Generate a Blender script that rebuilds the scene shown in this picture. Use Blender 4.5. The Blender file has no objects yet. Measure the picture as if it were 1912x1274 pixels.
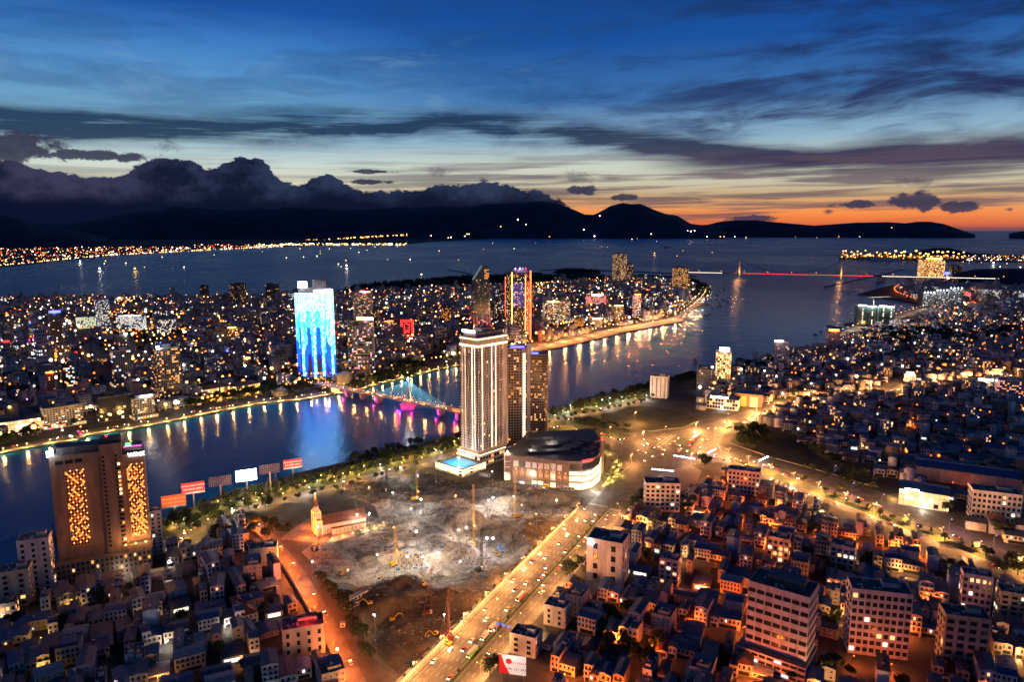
import bpy, math, random
from mathutils import Vector, Matrix, noise
from mathutils.geometry import tessellate_polygon
R = math.radians
random.seed(7)
S = bpy.context.scene
COL = S.collection
rnd = random.random
uni = random.uniform

# ------------------------------------------------------------------ camera
FOC, CAM_H, CX, CY = 1330.0, 260.0, 956.0, 637.0
PITCH = math.atan(209 / FOC)
cam = bpy.data.objects.new('camera', bpy.data.cameras.new('camera'))
COL.objects.link(cam)
cam.location = (0, 0, CAM_H)
cam.rotation_euler = (math.pi / 2 - PITCH, 0, 0)
cam.data.sensor_width = 36
cam.data.lens = 36 * FOC / 1912
cam.data.clip_start = 1
cam.data.clip_end = 200000
S.camera = cam


def ray(px, py):
    u, v = (px - CX) / FOC, (CY - py) / FOC
    return Vector((u, math.cos(PITCH) + v * math.sin(PITCH), -math.sin(PITCH) + v * math.cos(PITCH)))


def G(px, py, z=0.0):
    """the point of the plane at height z that the photograph shows at this pixel"""
    d = ray(px, py)
    t = (z - CAM_H) / d.z
    return (d.x * t, d.y * t)


def hgt(y, py):
    d = ray(CX, py)
    return CAM_H + y * d.z / d.y


def AZEL(px, py):
    d = ray(px, py)
    return math.degrees(math.atan2(d.x, d.y)), math.degrees(math.asin(d.z / d.length))


def srgb(r, g, b):
    f = lambda c: (c / 255 / 12.92) if c <= 10 else ((c / 255 + 0.055) / 1.055) ** 2.4
    return (f(r), f(g), f(b), 1)


# ------------------------------------------------------------------ node expressions
class X:
    """a socket with arithmetic"""
    def __init__(s, t, k): s.t, s.k = t, k
    def _m(s, op, *a, clamp=False):
        n = s.t.nodes.new('ShaderNodeMath'); n.operation = op; n.use_clamp = clamp
        for i, v in enumerate((s,) + a):
            if isinstance(v, X): s.t.links.new(v.k, n.inputs[i])
            else: n.inputs[i].default_value = v
        return X(s.t, n.outputs[0])
    def __add__(s, o): return s._m('ADD', o)
    def __radd__(s, o): return s._m('ADD', o)
    def __sub__(s, o): return s._m('SUBTRACT', o)
    def __rsub__(s, o): return (s * -1.0) + o
    def __mul__(s, o): return s._m('MULTIPLY', o)
    def __rmul__(s, o): return s._m('MULTIPLY', o)
    def __truediv__(s, o): return s._m('DIVIDE', o)
    def fn(s, op, *a): return s._m(op, *a)
    def clamp(s): return s._m('ADD', 0.0, clamp=True)
    def smooth(s, a, b, lo=0.0, hi=1.0):
        n = s.t.nodes.new('ShaderNodeMapRange'); n.interpolation_type = 'SMOOTHSTEP'
        s.t.links.new(s.k, n.inputs[0])
        for i, v in enumerate((a, b, lo, hi)): n.inputs[i + 1].default_value = v
        return X(s.t, n.outputs[0])


def vec(t, x, y, z=0.0):
    n = t.nodes.new('ShaderNodeCombineXYZ')
    for i, v in enumerate((x, y, z)):
        if isinstance(v, X): t.links.new(v.k, n.inputs[i])
        else: n.inputs[i].default_value = v
    return n.outputs[0]


def nz(t, v, scale, detail=6, rough=.55, dist=0.0):
    n = t.nodes.new('ShaderNodeTexNoise')
    t.links.new(v, n.inputs['Vector'])
    n.inputs['Scale'].default_value = scale; n.inputs['Detail'].default_value = detail
    n.inputs['Roughness'].default_value = rough; n.inputs['Distortion'].default_value = dist
    return X(t, n.outputs[0])


def ramp(t, x, stops, interp='LINEAR'):
    n = t.nodes.new('ShaderNodeValToRGB')
    t.links.new(x.k, n.inputs[0]); cr = n.color_ramp; cr.interpolation = interp
    while len(cr.elements) < len(stops): cr.elements.new(0.5)
    for e, (p, c) in zip(cr.elements, stops): e.position = p; e.color = c
    return n.outputs[0]


def mixc(t, f, a, b):
    n = t.nodes.new('ShaderNodeMix'); n.data_type = 'RGBA'
    for k, v in ((0, f), (6, a), (7, b)):
        if isinstance(v, X): t.links.new(v.k, n.inputs[k])
        elif hasattr(v, 'links'): t.links.new(v, n.inputs[k])
        else: n.inputs[k].default_value = v
    return n.outputs[2]


def curve(t, x, pts, x0, x1, y0, y1):
    """y(x) through points, linear pieces"""
    n = t.nodes.new('ShaderNodeFloatCurve'); c = n.mapping.curves[0]
    pts = sorted(pts)
    q = [((a - x0) / (x1 - x0), (b - y0) / (y1 - y0)) for a, b in pts]
    c.points[0].location = q[0]; c.points[1].location = q[-1]
    for a in q[1:-1]: c.points.new(*a)
    n.mapping.extend = 'HORIZONTAL'; n.mapping.update()
    t.links.new(((x - x0) / (x1 - x0)).k, n.inputs['Value'])
    return X(t, n.outputs[0]) * (y1 - y0) + y0


# ------------------------------------------------------------------ sky
world = bpy.data.worlds.new('World'); S.world = world; world.use_nodes = True
W = world.node_tree; W.nodes.clear()
tc = W.nodes.new('ShaderNodeTexCoord')
sp = W.nodes.new('ShaderNodeSeparateXYZ'); W.links.new(tc.outputs['Generated'], sp.inputs[0])
sx, sy, sz = (X(W, sp.outputs[i]) for i in range(3))
A = sx.fn('ARCTAN2', sy) * (180 / math.pi)
L = sz.fn('ARCSINE') * (180 / math.pi)
wob = nz(W, vec(W, A * .05, L * .12), 1.0, 4, .5) - .5
# clear dusk gradient: one ramp away from the sunset, one towards it
def lv(py): return AZEL(CX, py)[1] / 20
Ln = (L / 20.0).clamp()
cool = ramp(W, Ln, [(0, srgb(96, 96, 120)), (lv(395), srgb(190, 168, 146)), (lv(352), srgb(222, 212, 180)), (lv(315), srgb(206, 220, 214)), (lv(275), srgb(160, 194, 208)), (lv(225), srgb(112, 164, 200)),
                    (lv(160), srgb(88, 148, 204)), (lv(100), srgb(62, 124, 196)), (lv(40), srgb(30, 86, 168)), (1, srgb(16, 60, 138))])
warm = ramp(W, Ln, [(0, srgb(124, 74, 86)), (lv(420), srgb(222, 104, 64)), (lv(402), srgb(250, 142, 72)), (lv(386), srgb(238, 166, 104)), (lv(368), srgb(200, 166, 124)), (lv(345), srgb(202, 196, 170)),
                    (lv(310), srgb(206, 214, 200)), (lv(265), srgb(146, 182, 204)), (lv(190), srgb(62, 116, 176)), (lv(80), srgb(24, 82, 160)), (1, srgb(14, 56, 130))])
sunset = ((A - 17.0) * (math.pi / 180)).fn('COSINE').smooth(.80, .99)
col = mixc(W, sunset, cool, warm)
# high thin cloud in streaks
v1 = vec(W, A * .045 + L * .03 + wob * .8, L * .36 - A * .010 + wob * 1.2)
n1 = nz(W, v1, 1.6, 9, .58, .5)
v2 = vec(W, A * .09 - L * .12, L * .30 + A * .02, 7.0)
n2 = nz(W, v2, 1.3, 10, .62, 1.0)
v3 = vec(W, A * .05, L * 1.1 - A * .012, 3.0)
n3 = nz(W, v3, 1.5, 8, .55, .3)
hi = L.smooth(4.5, 8.0)
d_hi = (n1 * .62 + n2 * .5).smooth(.45, .70) * hi
right = A.smooth(-6, 24)
d_hi = (d_hi * (right * .5 + .56)).clamp()
col = mixc(W, d_hi * .88, col, mixc(W, right, srgb(28, 74, 130), srgb(24, 48, 92)))
light = n2.smooth(.5, .78) * L.smooth(6.5, 9) * L.smooth(16, 11) * A.smooth(22, -18) * .45
col = mixc(W, light, col, srgb(132, 178, 218))


def gauss(x, c, w):
    q = (x - c) / w
    return (q * q * -1.0).fn('EXPONENT') if hasattr(q, 't') else q
# long dark bands
l1 = curve(W, A, [(AZEL(p, q)[0], AZEL(p, q)[1]) for p, q in ((-200, 215), (0, 225), (300, 236), (700, 232), (1000, 240), (1180, 262), (1400, 286), (1912, 285), (2200, 285))], -60, 60, 0, 20)
b1 = (gauss(L + wob * 2.2 + (n2 - .5) * 1.6, l1, .95) * (n3 * .9 + n1 * .7).smooth(.48, .92) * 1.5).clamp() * L.smooth(2.8, 4.0)
col = mixc(W, b1 * .93, col, mixc(W, right, srgb(24, 52, 84), srgb(46, 50, 82)))
l2 = AZEL(1600, 165)[1]
b2 = (gauss(L + wob * 2.5 + (n2 - .5) * 2, l2, 1.5) * (n1 * .6 + n2 * .6).smooth(.44, .72)).clamp() * A.smooth(4, 20)
col = mixc(W, b2 * .85, col, srgb(36, 42, 86))
b3 = (gauss(L + wob * 1.0 + (n3 - .5) * 1.2, AZEL(1700, 292)[1], .62) * 1.25).clamp() * A.smooth(8, 16)
col = mixc(W, b3 * .9, col, srgb(54, 50, 82))
# low streaks lit from below
d_lo = n3.smooth(.44, .62) * L.smooth(.2, 1.0) * L.smooth(7.0, 4.0)
col = mixc(W, d_lo * (sunset * .35 + .45), col, mixc(W, sunset, srgb(104, 112, 122), srgb(96, 82, 96)))

# cumulus: bank over the mountains and single puffs
cn = nz(W, vec(W, A * .5, L * .7), 1.5, 10, .66, .25)
cn2 = nz(W, vec(W, A * .5, L * .75, 5.0), .45, 5, .5)
crowd = [(-400, 250), (0, 300), (60, 312), (120, 325), (180, 332), (230, 326), (262, 305), (300, 292), (350, 296), (400, 312), (430, 296), (470, 290), (500, 308), (520, 335), (545, 346), (585, 328), (615, 326), (645, 345), (700, 356), (780, 350),
         (850, 345), (930, 343), (990, 355), (1030, 366), (1060, 382), (1100, 420), (1300, 470)]
top = curve(W, A, [AZEL(*q) for q in crowd], -60, 60, -5, 15)
puff = (cn - .5) * 3.0
bank = (top - L + puff * .62 + (cn2 - .5) * .9).smooth(-.04, .12) * A.smooth(7, 3.5)
ell = [(30, 276, 70, 26, 1), (175, 290, 95, 9, 1), (318, 270, 24, 12, .6), (690, 320, 46, 4, 1), (690, 340, 52, 5, 1), (1086, 355, 34, 10, 1), (1165, 368, 26, 6, 1), (1597, 382, 32, 8, 1), (1708, 377, 44, 18, 1), (1788, 386, 30, 11, 1),
       (1404, 409, 44, 8, 1), (1712, 341, 42, 10, .45), (820, 322, 32, 12, .5), (1084, 330, 30, 13, .5), (1303, 372, 17, 5, .8), (1549, 395, 12, 5, .8), (1552, 384, 9, 4, .7), (1884, 391, 8, 4, .8), (905, 338, 14, 8, .8)]
single = None
for px, py, rx, ry, k in ell:
    a0, e0 = AZEL(px, py); ra, re = rx / FOC * 57.3, ry / FOC * 57.3
    qa, qe = (A - a0) / ra, (L - e0) / re
    d = (1.0 - (qa * qa + qe * qe).fn('SQRT') + puff * (.75 if k == 1 else 1.2)).smooth(0, .35 if k == 1 else .9) * k
    single = d if single is None else single.fn('MAXIMUM', d)
shade = (cn2 * .7 + cn * .5 + (top - L) * -.05).smooth(.42, .72)
left = A.smooth(-14, -34)
ccol = mixc(W, shade, mixc(W, left, srgb(10, 22, 50), srgb(24, 28, 56)), mixc(W, left, srgb(44, 58, 88), srgb(62, 60, 90)))
ccol = mixc(W, (L + (cn2 - .5) * 1.5).smooth(2.9, 1.6), ccol, srgb(9, 18, 46))
col = mixc(W, bank, col, ccol)
col = mixc(W, single * .95, col, mixc(W, shade, srgb(22, 30, 56), srgb(58, 58, 84)))
col = mixc(W, L.smooth(0, -1.5), col, srgb(20, 30, 60))
dim = L.smooth(15, 50, 1.0, .17)
vm = W.nodes.new('ShaderNodeVectorMath'); vm.operation = 'SCALE'; W.links.new(col, vm.inputs[0]); W.links.new(dim.k, vm.inputs['Scale']); col = vm.outputs[0]
sky = W.nodes.new('ShaderNodeTexSky'); sky.sky_type = 'NISHITA'; sky.sun_disc = False
sky.sun_elevation = R(0.5); sky.sun_rotation = R(17); sky.altitude = 260
add = W.nodes.new('ShaderNodeMix'); add.data_type = 'RGBA'; add.blend_type = 'ADD'
add.inputs[0].default_value = .0008
W.links.new(col, add.inputs[6]); W.links.new(sky.outputs[0], add.inputs[7])
bg = W.nodes.new('ShaderNodeBackground'); W.links.new(add.outputs[2], bg.inputs[0]); bg.inputs[1].default_value = .80
wo = W.nodes.new('ShaderNodeOutputWorld'); W.links.new(bg.outputs[0], wo.inputs[0])
world.cycles.sampling_method = 'MANUAL'; world.cycles.sample_map_resolution = 512

S.view_settings.view_transform = 'Standard'; S.view_settings.look = 'None'
S.view_settings.exposure = 0.3; S.view_settings.gamma = 1; S.view_settings.use_curve_mapping = False
cy = S.cycles
cy.use_denoising = True
cy.max_bounces = 4; cy.diffuse_bounces = 2; cy.glossy_bounces = 2; cy.transmission_bounces = 2; cy.transparent_max_bounces = 4
cy.sample_clamp_indirect = 3.0; cy.use_light_tree = True; cy.caustics_reflective = False; cy.caustics_refractive = False


# ------------------------------------------------------------------ materials
MATS = {}
def mat(name, c, rough=.75, metal=0.0, var=.0, vscale=.3, emit=None, es=0.0, bump=0.0, bscale=1.0, sample=False, streak=False):
    if name in MATS: return MATS[name]
    m = bpy.data.materials.new(name); m.use_nodes = True; t = m.node_tree
    b = t.nodes['Principled BSDF']
    b.inputs['Roughness'].default_value = rough; b.inputs['Metallic'].default_value = metal
    c = tuple(c) + (1,) if len(c) == 3 else c
    b.inputs['Base Color'].default_value = c
    if var > 0 or bump > 0:
        g = t.nodes.new('ShaderNodeNewGeometry'); pos = g.outputs['Position']
        if streak:
            mp = t.nodes.new('ShaderNodeMapping'); t.links.new(pos, mp.inputs[0]); mp.inputs['Scale'].default_value = (1, 1, .22); pos = mp.outputs[0]
        n = nz(t, pos, vscale, 6, .65)
        if var > 0:
            lo = tuple(x * (1 - var) for x in c[:3]) + (1,); hi_ = tuple(min(1, x * (1 + var * .6)) for x in c[:3]) + (1,)
            t.links.new(mixc(t, n.smooth(.35, .65), lo, hi_), b.inputs['Base Color'])
        if bump > 0:
            n2_ = nz(t, pos, bscale, 5, .6); bn = t.nodes.new('ShaderNodeBump'); bn.inputs['Strength'].default_value = bump
            t.links.new(n2_.k, bn.inputs['Height']); t.links.new(bn.outputs[0], b.inputs['Normal'])
    if emit is not None:
        b.inputs['Emission Color'].default_value = tuple(emit) + (1,) if len(emit) == 3 else emit
        b.inputs['Emission Strength'].default_value = es
        m.cycles.emission_sampling = 'FRONT' if sample else 'NONE'
    MATS[name] = m
    return m


def water_mat():
    m = bpy.data.materials.new('water'); m.use_nodes = True; t = m.node_tree; MATS['water'] = m
    b = t.nodes['Principled BSDF']
    b.inputs['Base Color'].default_value = (.003, .11, .28, 1); b.inputs['IOR'].default_value = 1.21
    g = t.nodes.new('ShaderNodeNewGeometry'); pos = g.outputs['Position']
    s = t.nodes.new('ShaderNodeSeparateXYZ'); t.links.new(pos, s.inputs[0])
    x, y = X(t, s.outputs[0]), X(t, s.outputs[1])
    big = nz(t, vec(t, x * .0011, y * .0006), 1.0, 5, .6, .6)
    rip = nz(t, vec(t, x * .05, y * .03), 1.0, 4, .6, .2)
    fine = nz(t, vec(t, x * .35, y * .22), 1.0, 3, .6, .2)
    bay = (y - x * .3).smooth(1500, 3200)
    b.inputs['Roughness'].default_value = .2
    t.links.new((big.smooth(.35, .65) * .06 + bay * .07 + .19).k, b.inputs['Roughness'])
    bn = t.nodes.new('ShaderNodeBump'); bn.inputs['Strength'].default_value = 1.0; bn.inputs['Distance'].default_value = 3.2
    t.links.new((rip * (bay * 3.6 + .30) + fine * (bay * -.04 + .045)).k, bn.inputs['Height']); t.links.new(bn.outputs[0], b.inputs['Normal'])
    return m


water_mat()


# ------------------------------------------------------------------ mesh builder
class MB:
    def __init__(s): s.v, s.f, s.m, s.ms = [], [], [], []
    def mi(s, name):
        if name not in s.ms: s.ms.append(name)
        return s.ms.index(name)
    def face(s, pts, m):
        k = len(s.v); s.v.extend(pts); s.f.append(tuple(range(k, k + len(pts)))); s.m.append(s.mi(m))
    def box(s, cx, cy, z0, w, d, h, ang, m, mt=None, bottom=False):
        c, n = math.cos(ang), math.sin(ang); k = len(s.v); a, b = w / 2, d / 2
        for z in (z0, z0 + h):
            for x, y in ((-a, -b), (a, -b), (a, b), (-a, b)):
                s.v.append((cx + x * c - y * n, cy + x * n + y * c, z))
        i = s.mi(m)
        for q in ((0, 1, 5, 4), (1, 2, 6, 5), (2, 3, 7, 6), (3, 0, 4, 7)):
            s.f.append(tuple(k + j for j in q)); s.m.append(i)
        s.f.append((k + 4, k + 5, k + 6, k + 7)); s.m.append(s.mi(mt) if mt else i)
        if bottom: s.f.append((k + 3, k + 2, k + 1, k)); s.m.append(i)
    def beam(s, p, q, r, m, sides=4):
        p, q = Vector(p), Vector(q); d = (q - p)
        if d.length < 1e-6: return
        d.normalize(); u = d.cross(Vector((0, 0, 1)) if abs(d.z) < .95 else Vector((1, 0, 0))).normalized(); w = d.cross(u)
        k = len(s.v); i = s.mi(m)
        for e in (p, q):
            for j in range(sides):
                a = 2 * math.pi * (j + .5) / sides; s.v.append(tuple(e + (u * math.cos(a) + w * math.sin(a)) * r))
        for j in range(sides):
            j2 = (j + 1) % sides; s.f.append((k + j, k + j2, k + sides + j2, k + sides + j)); s.m.append(i)
        s.f.append(tuple(k + sides + j for j in range(sides))); s.m.append(i)
        s.f.append(tuple(k + j for j in reversed(range(sides)))); s.m.append(i)
    def cyl(s, cx, cy, z0, r, h, m, n=10, r2=None, mt=None):
        r2 = r if r2 is None else r2; k = len(s.v); i = s.mi(m)
        for z, rr in ((z0, r), (z0 + h, r2)):
            for j in range(n):
                a = 2 * math.pi * j / n; s.v.append((cx + rr * math.cos(a), cy + rr * math.sin(a), z))
        for j in range(n):
            j2 = (j + 1) % n; s.f.append((k + j, k + j2, k + n + j2, k + n + j)); s.m.append(i)
        s.f.append(tuple(k + n + j for j in range(n))); s.m.append(s.mi(mt) if mt else i)
    def ball(s, c, r, m, sq=1.0, n=6):
        k = len(s.v); i = s.mi(m); rows = 3
        s.v.append((c[0], c[1], c[2] + r * sq))
        for a in range(1, rows + 1):
            th = math.pi * a / (rows + 1)
            for j in range(n):
                ph = 2 * math.pi * j / n; s.v.append((c[0] + r * math.sin(th) * math.cos(ph), c[1] + r * math.sin(th) * math.sin(ph), c[2] + r * sq * math.cos(th)))
        s.v.append((c[0], c[1], c[2] - r * sq)); last = len(s.v) - 1
        for j in range(n):
            j2 = (j + 1) % n
            s.f.append((k, k + 1 + j, k + 1 + j2)); s.m.append(i)
            for a in range(rows - 1):
                s.f.append((k + 1 + a * n + j, k + 1 + (a + 1) * n + j, k + 1 + (a + 1) * n + j2, k + 1 + a * n + j2)); s.m.append(i)
            s.f.append((last, k + 1 + (rows - 1) * n + j2, k + 1 + (rows - 1) * n + j)); s.m.append(i)
    def poly(s, pts, z0, z1, m, side=None, holes=()):
        """a sheet at z1 with walls down to z0"""
        loops = [[Vector((x, y, 0)) for x, y in pts]] + [[Vector((x, y, 0)) for x, y in h] for h in holes]
        flat = [p for l in loops for p in l]; k = len(s.v); i = s.mi(m)
        s.v.extend((p.x, p.y, z1) for p in flat)
        for a, b, c in tessellate_polygon(loops):
            pa, pb, pc = flat[a], flat[b], flat[c]
            if (pb - pa).cross(pc - pa).z < 0: b, c = c, b
            s.f.append((k + a, k + b, k + c)); s.m.append(i)
        if side:
            for l in loops:
                for j in range(len(l)):
                    p, q = l[j], l[(j + 1) % len(l)]
                    s.face([(p.x, p.y, z1), (q.x, q.y, z1), (q.x, q.y, z0), (p.x, p.y, z0)], side)
    def strip(s, path, w, z, m, closed=False, off=0.0):
        L_, R_ = offset(path, w / 2 + off), offset(path, -w / 2 + off)
        for j in range(len(path) - 1):
            s.face([(R_[j][0], R_[j][1], z), (R_[j + 1][0], R_[j + 1][1], z), (L_[j + 1][0], L_[j + 1][1], z), (L_[j][0], L_[j][1], z)], m)
    def mesh(s, name):
        me = bpy.data.meshes.new(name); me.from_pydata(s.v, [], s.f)
        for n in s.ms: me.materials.append(MATS[n])
        if len(s.ms) > 1: me.polygons.foreach_set('material_index', s.m)
        me.update(); return me


def offset(path, d):
    """parallel of an open polyline, d to the left"""
    out = []
    for i, p in enumerate(path):
        a = path[max(0, i - 1)]; b = path[min(len(path) - 1, i + 1)]
        dx, dy = b[0] - a[0], b[1] - a[1]; l = math.hypot(dx, dy) or 1
        out.append((p[0] - dy / l * d, p[1] + dx / l * d))
    return out


def walk(path, step, start=0.0):
    """points every step metres along a polyline: (x, y, heading)"""
    out, t = [], start
    for a, b in zip(path, path[1:]):
        l = math.dist(a, b); h = math.atan2(b[1] - a[1], b[0] - a[0])
        while t < l:
            out.append((a[0] + (b[0] - a[0]) * t / l, a[1] + (b[1] - a[1]) * t / l, h)); t += step
        t -= l
    return out


def smooth_path(path, n=3):
    for _ in range(n):
        q = [path[0]]
        for a, b in zip(path, path[1:]):
            q += [(a[0] * .75 + b[0] * .25, a[1] * .75 + b[1] * .25), (a[0] * .25 + b[0] * .75, a[1] * .25 + b[1] * .75)]
        path = q + [path[-1]]
    return path


def inside(x, y, poly):
    c = False; j = len(poly) - 1
    for i in range(len(poly)):
        xi, yi = poly[i]; xj, yj = poly[j]
        if (yi > y) != (yj > y) and x < (xj - xi) * (y - yi) / (yj - yi) + xi: c = not c
        j = i
    return c


def obj(name, me, parent=None, loc=None, rot=None, kind=None):
    if isinstance(me, MB): me = me.mesh(name)
    o = bpy.data.objects.new(name, me); COL.objects.link(o)
    if parent: o.parent = parent
    if loc: o.location = loc
    if rot: o.rotation_euler = (0, 0, rot)
    if kind: o['kind'] = kind
    return o


def tag(o, label, cat, group=None):
    o['label'] = label; o['category'] = cat
    if group: o['group'] = group
    return o


def thing(name, label, cat, loc=(0, 0, 0), rot=0.0, group=None):
    o = bpy.data.objects.new(name, None); COL.objects.link(o)
    o.location = loc; o.rotation_euler = (0, 0, rot); o.empty_display_size = 1
    return tag(o, label, cat, group)


KIDS = {}
def dup(root, loc, rot=0.0, label=None, scale=None):
    """a copy of a thing with copies of its parts and sub-parts, mesh data shared"""
    if root.name not in KIDS:
        allk = {}
        for k in root.children: allk[k] = list(k.children)
        KIDS[root.name] = allk
    r = root.copy(); COL.objects.link(r); r.location = loc; r.rotation_euler = (0, 0, rot)
    if label: r['label'] = label
    if scale: r.scale = scale if hasattr(scale, '__len__') else (scale,) * 3
    for k, gs in KIDS[root.name].items():
        c = k.copy(); COL.objects.link(c); c.parent = r
        for g in gs:
            d = g.copy(); COL.objects.link(d); d.parent = c
    return r


def point_light(x, y, z, col_, w, r=.5, name='lamp_light', parent=None):
    l = bpy.data.lights.new(name, 'POINT'); l.color = col_; l.energy = w; l.shadow_soft_size = r
    o = bpy.data.objects.new(name, l); COL.objects.link(o); o.location = (x, y, z)
    if parent: o.parent = parent
    return o


_ORD = ['', 'second', 'third', 'fourth', 'fifth', 'sixth', 'seventh', 'eighth', 'ninth', 'tenth', 'eleventh', 'twelfth', 'thirteenth', 'fourteenth', 'fifteenth', 'sixteenth', 'seventeenth', 'eighteenth', 'nineteenth']
_TENS = {2: 'twenty', 3: 'thirty', 4: 'forty', 5: 'fifty', 6: 'sixty', 7: 'seventy', 8: 'eighty', 9: 'ninety'}
_TENTH = {2: 'twentieth', 3: 'thirtieth', 4: 'fortieth', 5: 'fiftieth', 6: 'sixtieth', 7: 'seventieth', 8: 'eightieth', 9: 'ninetieth'}
def ordinal(i):
    """1 -> first"""
    if i == 1: return 'first'
    if i < 20: return _ORD[i - 1]
    if i >= 100: return 'hundred and ' + ordinal(i - 100) if i > 100 else 'hundredth'
    return _TENTH[i // 10] if i % 10 == 0 else _TENS[i // 10] + '-' + (ordinal(i % 10))
# ------------------------------------------------------------------ ground, water, land
mat('asphalt', (.10, .09, .08), .7, var=.35, vscale=.12)
mat('asphalt_junction', (.065, .06, .058), .65, var=.3, vscale=.08)
mat('pavement', (.22, .2, .18), .85, var=.3, vscale=.4)
mat('quay', (.3, .27, .23), .85, var=.3, vscale=.3)
mat('city_ground', (.07, .065, .06), .9, var=.4, vscale=.05)
mat('far_ground', (.03, .03, .032), .95, var=.4, vscale=.004)
mat('forest_ground', (.012, .018, .012), .95)
mat('grass_field', (.035, .038, .018), .95, var=.45, vscale=.05, bump=.3, bscale=.6)
mat('lawn', (.05, .075, .02), .95, var=.35, vscale=.1)
mat('road_paint', (.42, .40, .36), .6, var=.25, vscale=.6)
mat('mountain_forest_hazed', (.018, .034, .075), 1.0, var=.5, vscale=.0015)  # distance haze put into the forest colour as navy blue
mat('kerb', (.4, .38, .34), .8)

P = lambda *q: [G(a, b) for a, b in q]
west_bank = P((-260, 905), (0, 847), (70, 833), (140, 822), (165, 812), (250, 800), (310, 789), (400, 770), (500, 752), (560, 747), (640, 733), (684, 724), (711, 716), (760, 704), (811, 692), (858, 682), (930, 668), (1000, 655), (1060, 643),
              (1150, 622), (1230, 604), (1275, 597), (1290, 594), (1276, 586), (1310, 572), (1326, 568), (1305, 562), (1318, 548), (1328, 540), (1326, 534), (1300, 524), (1285, 517))
north_coast = P((1285, 517), (1200, 512), (1130, 517), (1080, 518), (1000, 518), (870, 521), (760, 530), (640, 541), (540, 549), (330, 556), (200, 556), (0, 558), (-500, 575))
west_land = west_bank + north_coast[1:] + [(-2500, 900)]
east_bank = P((-300, 1150), (0, 1073), (60, 1052), (130, 1032), (240, 1000), (313, 965), (417, 922), (490, 902), (560, 882), (634, 865), (735, 842), (815, 819), (859, 806), (940, 790), (1025, 773), (1113, 748), (1194, 725), (1268, 701), (1367, 681),
              (1441, 667), (1500, 652), (1566, 637), (1600, 622), (1590, 612), (1576, 610), (1575, 604), (1620, 600), (1674, 585), (1716, 571), (1690, 565), (1650, 557), (1601, 550), (1640, 538), (1668, 532), (1720, 526), (1790, 507), (1912, 503), (2200, 500))
east_land = east_bank + [(5200, 2500), (3000, 300), (900, 100), (-600, 100)]

site = P((628, 906), (700, 893), (800, 882), (868, 893), (935, 897), (1010, 908), (1092, 931), (1060, 965), (1012, 1016), (940, 1093), (868, 1165), (775, 1255), (735, 1268), (700, 1240), (672, 1180), (640, 1110), (595, 1062), (562, 1032), (600, 1005), (655, 988), (708, 968), (700, 945), (655, 930))

scx, scy = sum(p[0] for p in site) / len(site), sum(p[1] for p in site) / len(site)
g = MB(); g.poly([(-80000, -3000), (90000, -3000), (90000, 110000), (-80000, 110000)], -2, -2, 'water', None, holes=[[(scx + (x - scx) * 1.03, scy + (y - scy) * 1.03) for x, y in site]])
obj('river_and_bay_water', g, kind='structure')
g = MB(); g.poly(west_land, -4, 0, 'city_ground', 'quay'); obj('west_bank_ground', g, kind='structure')
g = MB(); g.poly(east_land, -4, 0, 'city_ground', 'quay', holes=[site]); obj('east_bank_ground', g, kind='structure')
g = MB(); g.poly([(-1500, -400), (900, -400), (900, 100), (-600, 100)], -4, -.01, 'city_ground', None); obj('ground_under_camera', g, kind='structure')
far_coast = P((-400, 520), (0, 499), (60, 493), (100, 488), (200, 478), (330, 467), (420, 463), (520, 460), (640, 457.5), (755, 456.5), (800, 452))
g = MB(); g.poly(far_coast + [(2000, 30000), (-30000, 30000), (-9000, 4000)], -4, 0, 'far_ground', 'far_ground'); obj('far_shore_ground', g, kind='structure')
g = MB()
g.poly(P((1566, 481), (1600, 484), (1700, 486), (1790, 488), (1850, 488), (1912, 489.5), (2200, 492), (2200, 481), (1912, 477), (1800, 472), (1700, 473), (1570, 477)), -4, 0, 'far_ground', 'far_ground')
obj('port_ground', g, kind='structure')


def blob_land(name, pts, top_):
    g = MB(); g.poly(P(*pts), -4, top_, 'forest_ground', 'forest_ground'); return obj(name, g, kind='structure')
blob_land('sand_spit_island', [(1030, 509), (1075, 512), (1120, 511), (1122, 508), (1080, 505), (1045, 505)], 1)
blob_land('long_spit_land', [(985, 511.5), (1010, 512), (1012, 509), (990, 508.5)], 1)
blob_land('cape_land', [(1601, 549.8), (1650, 556.8), (1690, 564.8), (1714, 570.5), (1705, 548), (1680, 536), (1650, 537)], 2.0)


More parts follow.
